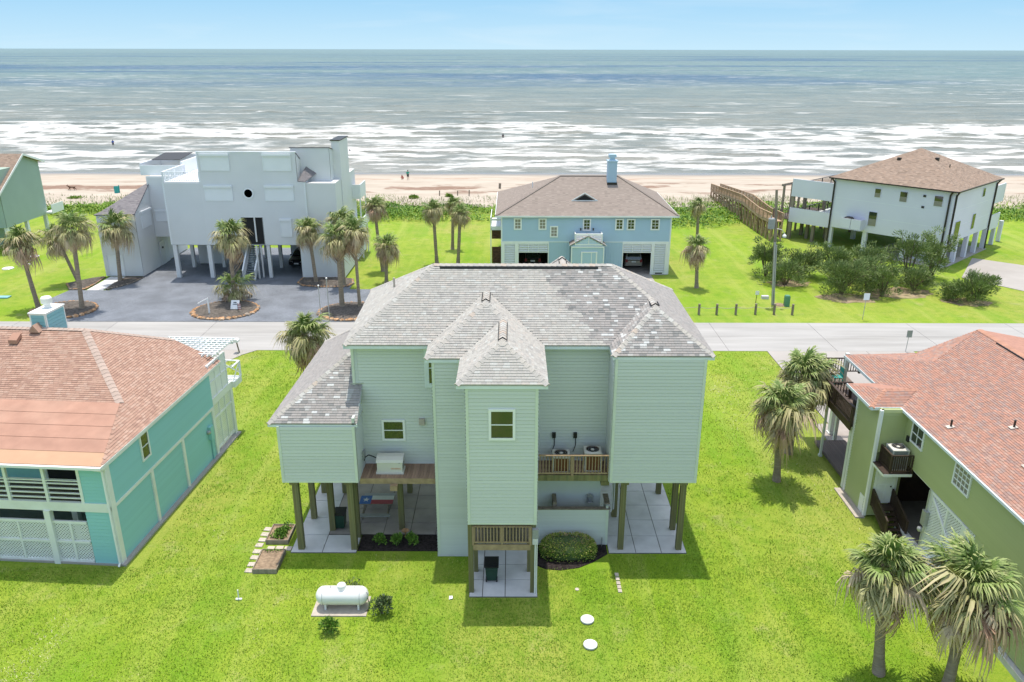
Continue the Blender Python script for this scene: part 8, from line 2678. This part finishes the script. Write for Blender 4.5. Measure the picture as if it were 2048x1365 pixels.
def person(label, x, y, z0, shirt, shorts, pose='stand', s=1.0, turn=0.0):
    t = thing('person', label, 'person', (x, y, z0))
    c, q = math.cos(turn), math.sin(turn)

    def w(u, v, h):
        return (x + (u * c - v * q) * s, y + (u * q + v * c) * s, z0 + h * s)
    if pose == 'stand':
        hip, knee = 0.92, 0.5
        J = dict(pel=(0, 0, hip), chest=(0, 0, 1.28), neck=(0, 0, 1.47), head=(0, -0.02, 1.60), top=(0, -0.01, 1.72), hl=(-0.10, 0, 0.88), kl=(-0.12, -0.02, 0.48), al=(-0.13, 0.02, 0.08), tl=(-0.13, -0.14, 0.03), hr=(0.10, 0, 0.88), kr=(0.13, -0.05, 0.48), ar=(0.15, 0, 0.08), tr=(0.15, -0.16, 0.03),
                 sl=(-0.20, 0, 1.40), el=(-0.27, -0.03, 1.12), wl=(-0.25, -0.16, 0.90), fl=(-0.24, -0.22, 0.82), sr=(0.20, 0, 1.40), er=(0.29, -0.08, 1.14), wr=(0.24, -0.28, 1.06), fr=(0.22, -0.36, 1.05))
    else:
        J = dict(pel=(0, 0.1, 0.35), chest=(0, -0.05, 0.66), neck=(0, -0.12, 0.83), head=(0, -0.18, 0.94), top=(0, -0.19, 1.05), hl=(-0.10, 0.08, 0.33), kl=(-0.16, -0.30, 0.46), al=(-0.15, -0.12, 0.08), tl=(-0.15, -0.28, 0.03), hr=(0.10, 0.08, 0.33), kr=(0.16, -0.30, 0.46), ar=(0.15, -0.12, 0.08), tr=(0.15, -0.28, 0.03),
                 sl=(-0.18, -0.08, 0.77), el=(-0.24, -0.28, 0.56), wl=(-0.16, -0.46, 0.38), fl=(-0.14, -0.52, 0.30), sr=(0.18, -0.08, 0.77), er=(0.24, -0.28, 0.56), wr=(0.16, -0.46, 0.38), fr=(0.14, -0.52, 0.30))
    ks = list(J)
    ix = {k: i for i, k in enumerate(ks)}
    ed = [('pel', 'chest'), ('chest', 'neck'), ('neck', 'head'), ('head', 'top'), ('pel', 'hl'), ('hl', 'kl'), ('kl', 'al'), ('al', 'tl'), ('pel', 'hr'), ('hr', 'kr'), ('kr', 'ar'), ('ar', 'tr'),
          ('chest', 'sl'), ('sl', 'el'), ('el', 'wl'), ('wl', 'fl'), ('chest', 'sr'), ('sr', 'er'), ('er', 'wr'), ('wr', 'fr')]
    rd = dict(pel=0.14, chest=0.14, neck=0.06, head=0.10, top=0.07, hl=0.09, kl=0.06, al=0.04, tl=0.035, hr=0.09, kr=0.06, ar=0.04, tr=0.035, sl=0.065, el=0.045, wl=0.032, fl=0.03, sr=0.065, er=0.045, wr=0.032, fr=0.03)
    skinned('body', [w(*J[k]) for k in ks], [(ix[a], ix[b2]) for a, b2 in ed], [rd[k] * s for k in ks], K['skin'], t)

    def cloth(name, keys, edges_, m, grow):
        i2 = {k: i for i, k in enumerate(keys)}
        skinned(name, [w(*J[k]) for k in keys], [(i2[a], i2[b2]) for a, b2 in edges_], [(rd[k] + grow) * s for k in keys], m, t)
    cloth('shirt', ['chest', 'pel', 'sl', 'el', 'sr', 'er'], [('chest', 'pel'), ('chest', 'sl'), ('sl', 'el'), ('chest', 'sr'), ('sr', 'er')], shirt, 0.022)
    cloth('shorts', ['pel', 'hl', 'kl', 'hr', 'kr'], [('pel', 'hl'), ('hl', 'kl'), ('pel', 'hr'), ('hr', 'kr')], shorts, 0.028)
    hx = w(*J['head'])
    make('hair', MB().lathe([(0.115 * s, -0.01 * s), (0.12 * s, 0.06 * s), (0.09 * s, 0.12 * s), (0.001, 0.15 * s)], (hx[0], hx[1] + 0.02 * s, hx[2]), 12), K['hair'], t)
    return t


person('person in a teal green shirt and dark shorts standing on the sand near the water', -20.56, 158.4, -0.2, K['tgreen'], K['tdark'], 'stand', 1.08, 0.4)
person('small person in red crouching on the sand beside the one in green', -21.7, 158.9, -0.22, K['tred'], K['tred'], 'crouch', 0.85, -0.5)
person('person in blue wading in the white surf at the left', -109.2, 223.0, -1.3, K['tblue'], K['tdark'], 'stand', 1.1, 0.2)
person('dark haired person wading in the surf right of the white tower', -41.5, 207.5, -1.7, K['tdark'], K['tdark'], 'stand', 1.0, 0.5)
person('person in dark clothes wading in the surf, left of the blue chimney', -2.8, 245.0, -1.5, K['tdark'], K['tdark'], 'stand', 1.05, -0.2)
t = thing('dog', 'brown dog running along the sand at the far left', 'dog', (-78.7, 143.0, 0.15))
dx_, dy_, dz_ = -78.7, 143.0, 0.12
dv_ = dict(hip=(0.38, 0, .60), mid=(0, 0, .58), ch=(-0.38, 0, .60), nk=(-.58, 0, .74), hd=(-.74, 0, .84), mz=(-.93, 0, .79), t1=(.55, 0, .66), t2=(.85, 0, .78), k1=(.46, .09, .40), h1=(.66, .09, .26), f1=(.60, .09, .03), k2=(.30, -.09, .38), h2=(.50, -.09, .24), f2=(.36, -.09, .03),
           e1=(-.44, .09, .34), p1=(-.66, .09, .20), q1=(-.72, .09, .06), e2=(-.34, -.09, .34), p2=(-.30, -.09, .18), q2=(-.38, -.09, .03))
kk = list(dv_)
ii = {k: i for i, k in enumerate(kk)}
dr_ = dict(hip=.13, mid=.12, ch=.16, nk=.10, hd=.10, mz=.05, t1=.035, t2=.018, k1=.08, h1=.04, f1=.04, k2=.08, h2=.04, f2=.04, e1=.065, p1=.04, q1=.04, e2=.065, p2=.04, q2=.04)
skinned('body', [(dx_ + p[0] * 1.05, dy_ + p[1], dz_ + p[2] * 1.05) for p in dv_.values()], [(ii[a], ii[b2]) for a, b2 in (('hip', 'mid'), ('mid', 'ch'), ('ch', 'nk'), ('nk', 'hd'), ('hd', 'mz'), ('hip', 't1'), ('t1', 't2'), ('hip', 'k1'), ('k1', 'h1'), ('h1', 'f1'), ('hip', 'k2'), ('k2', 'h2'), ('h2', 'f2'), ('ch', 'e1'), ('e1', 'p1'), ('p1', 'q1'), ('ch', 'e2'), ('e2', 'p2'), ('p2', 'q2'))], [dr_[k] for k in kk], K['fur'], t)
for s_ in (-1, 1):
    make('ear', MB().prism([(dx_ - .74, dy_ + s_ * .05, dz_ + .95), (dx_ - .70, dy_ + s_ * .12, dz_ + .93), (dx_ - .72, dy_ + s_ * .10, dz_ + 1.08)], (0.03, 0, 0)), K['fur'], t)
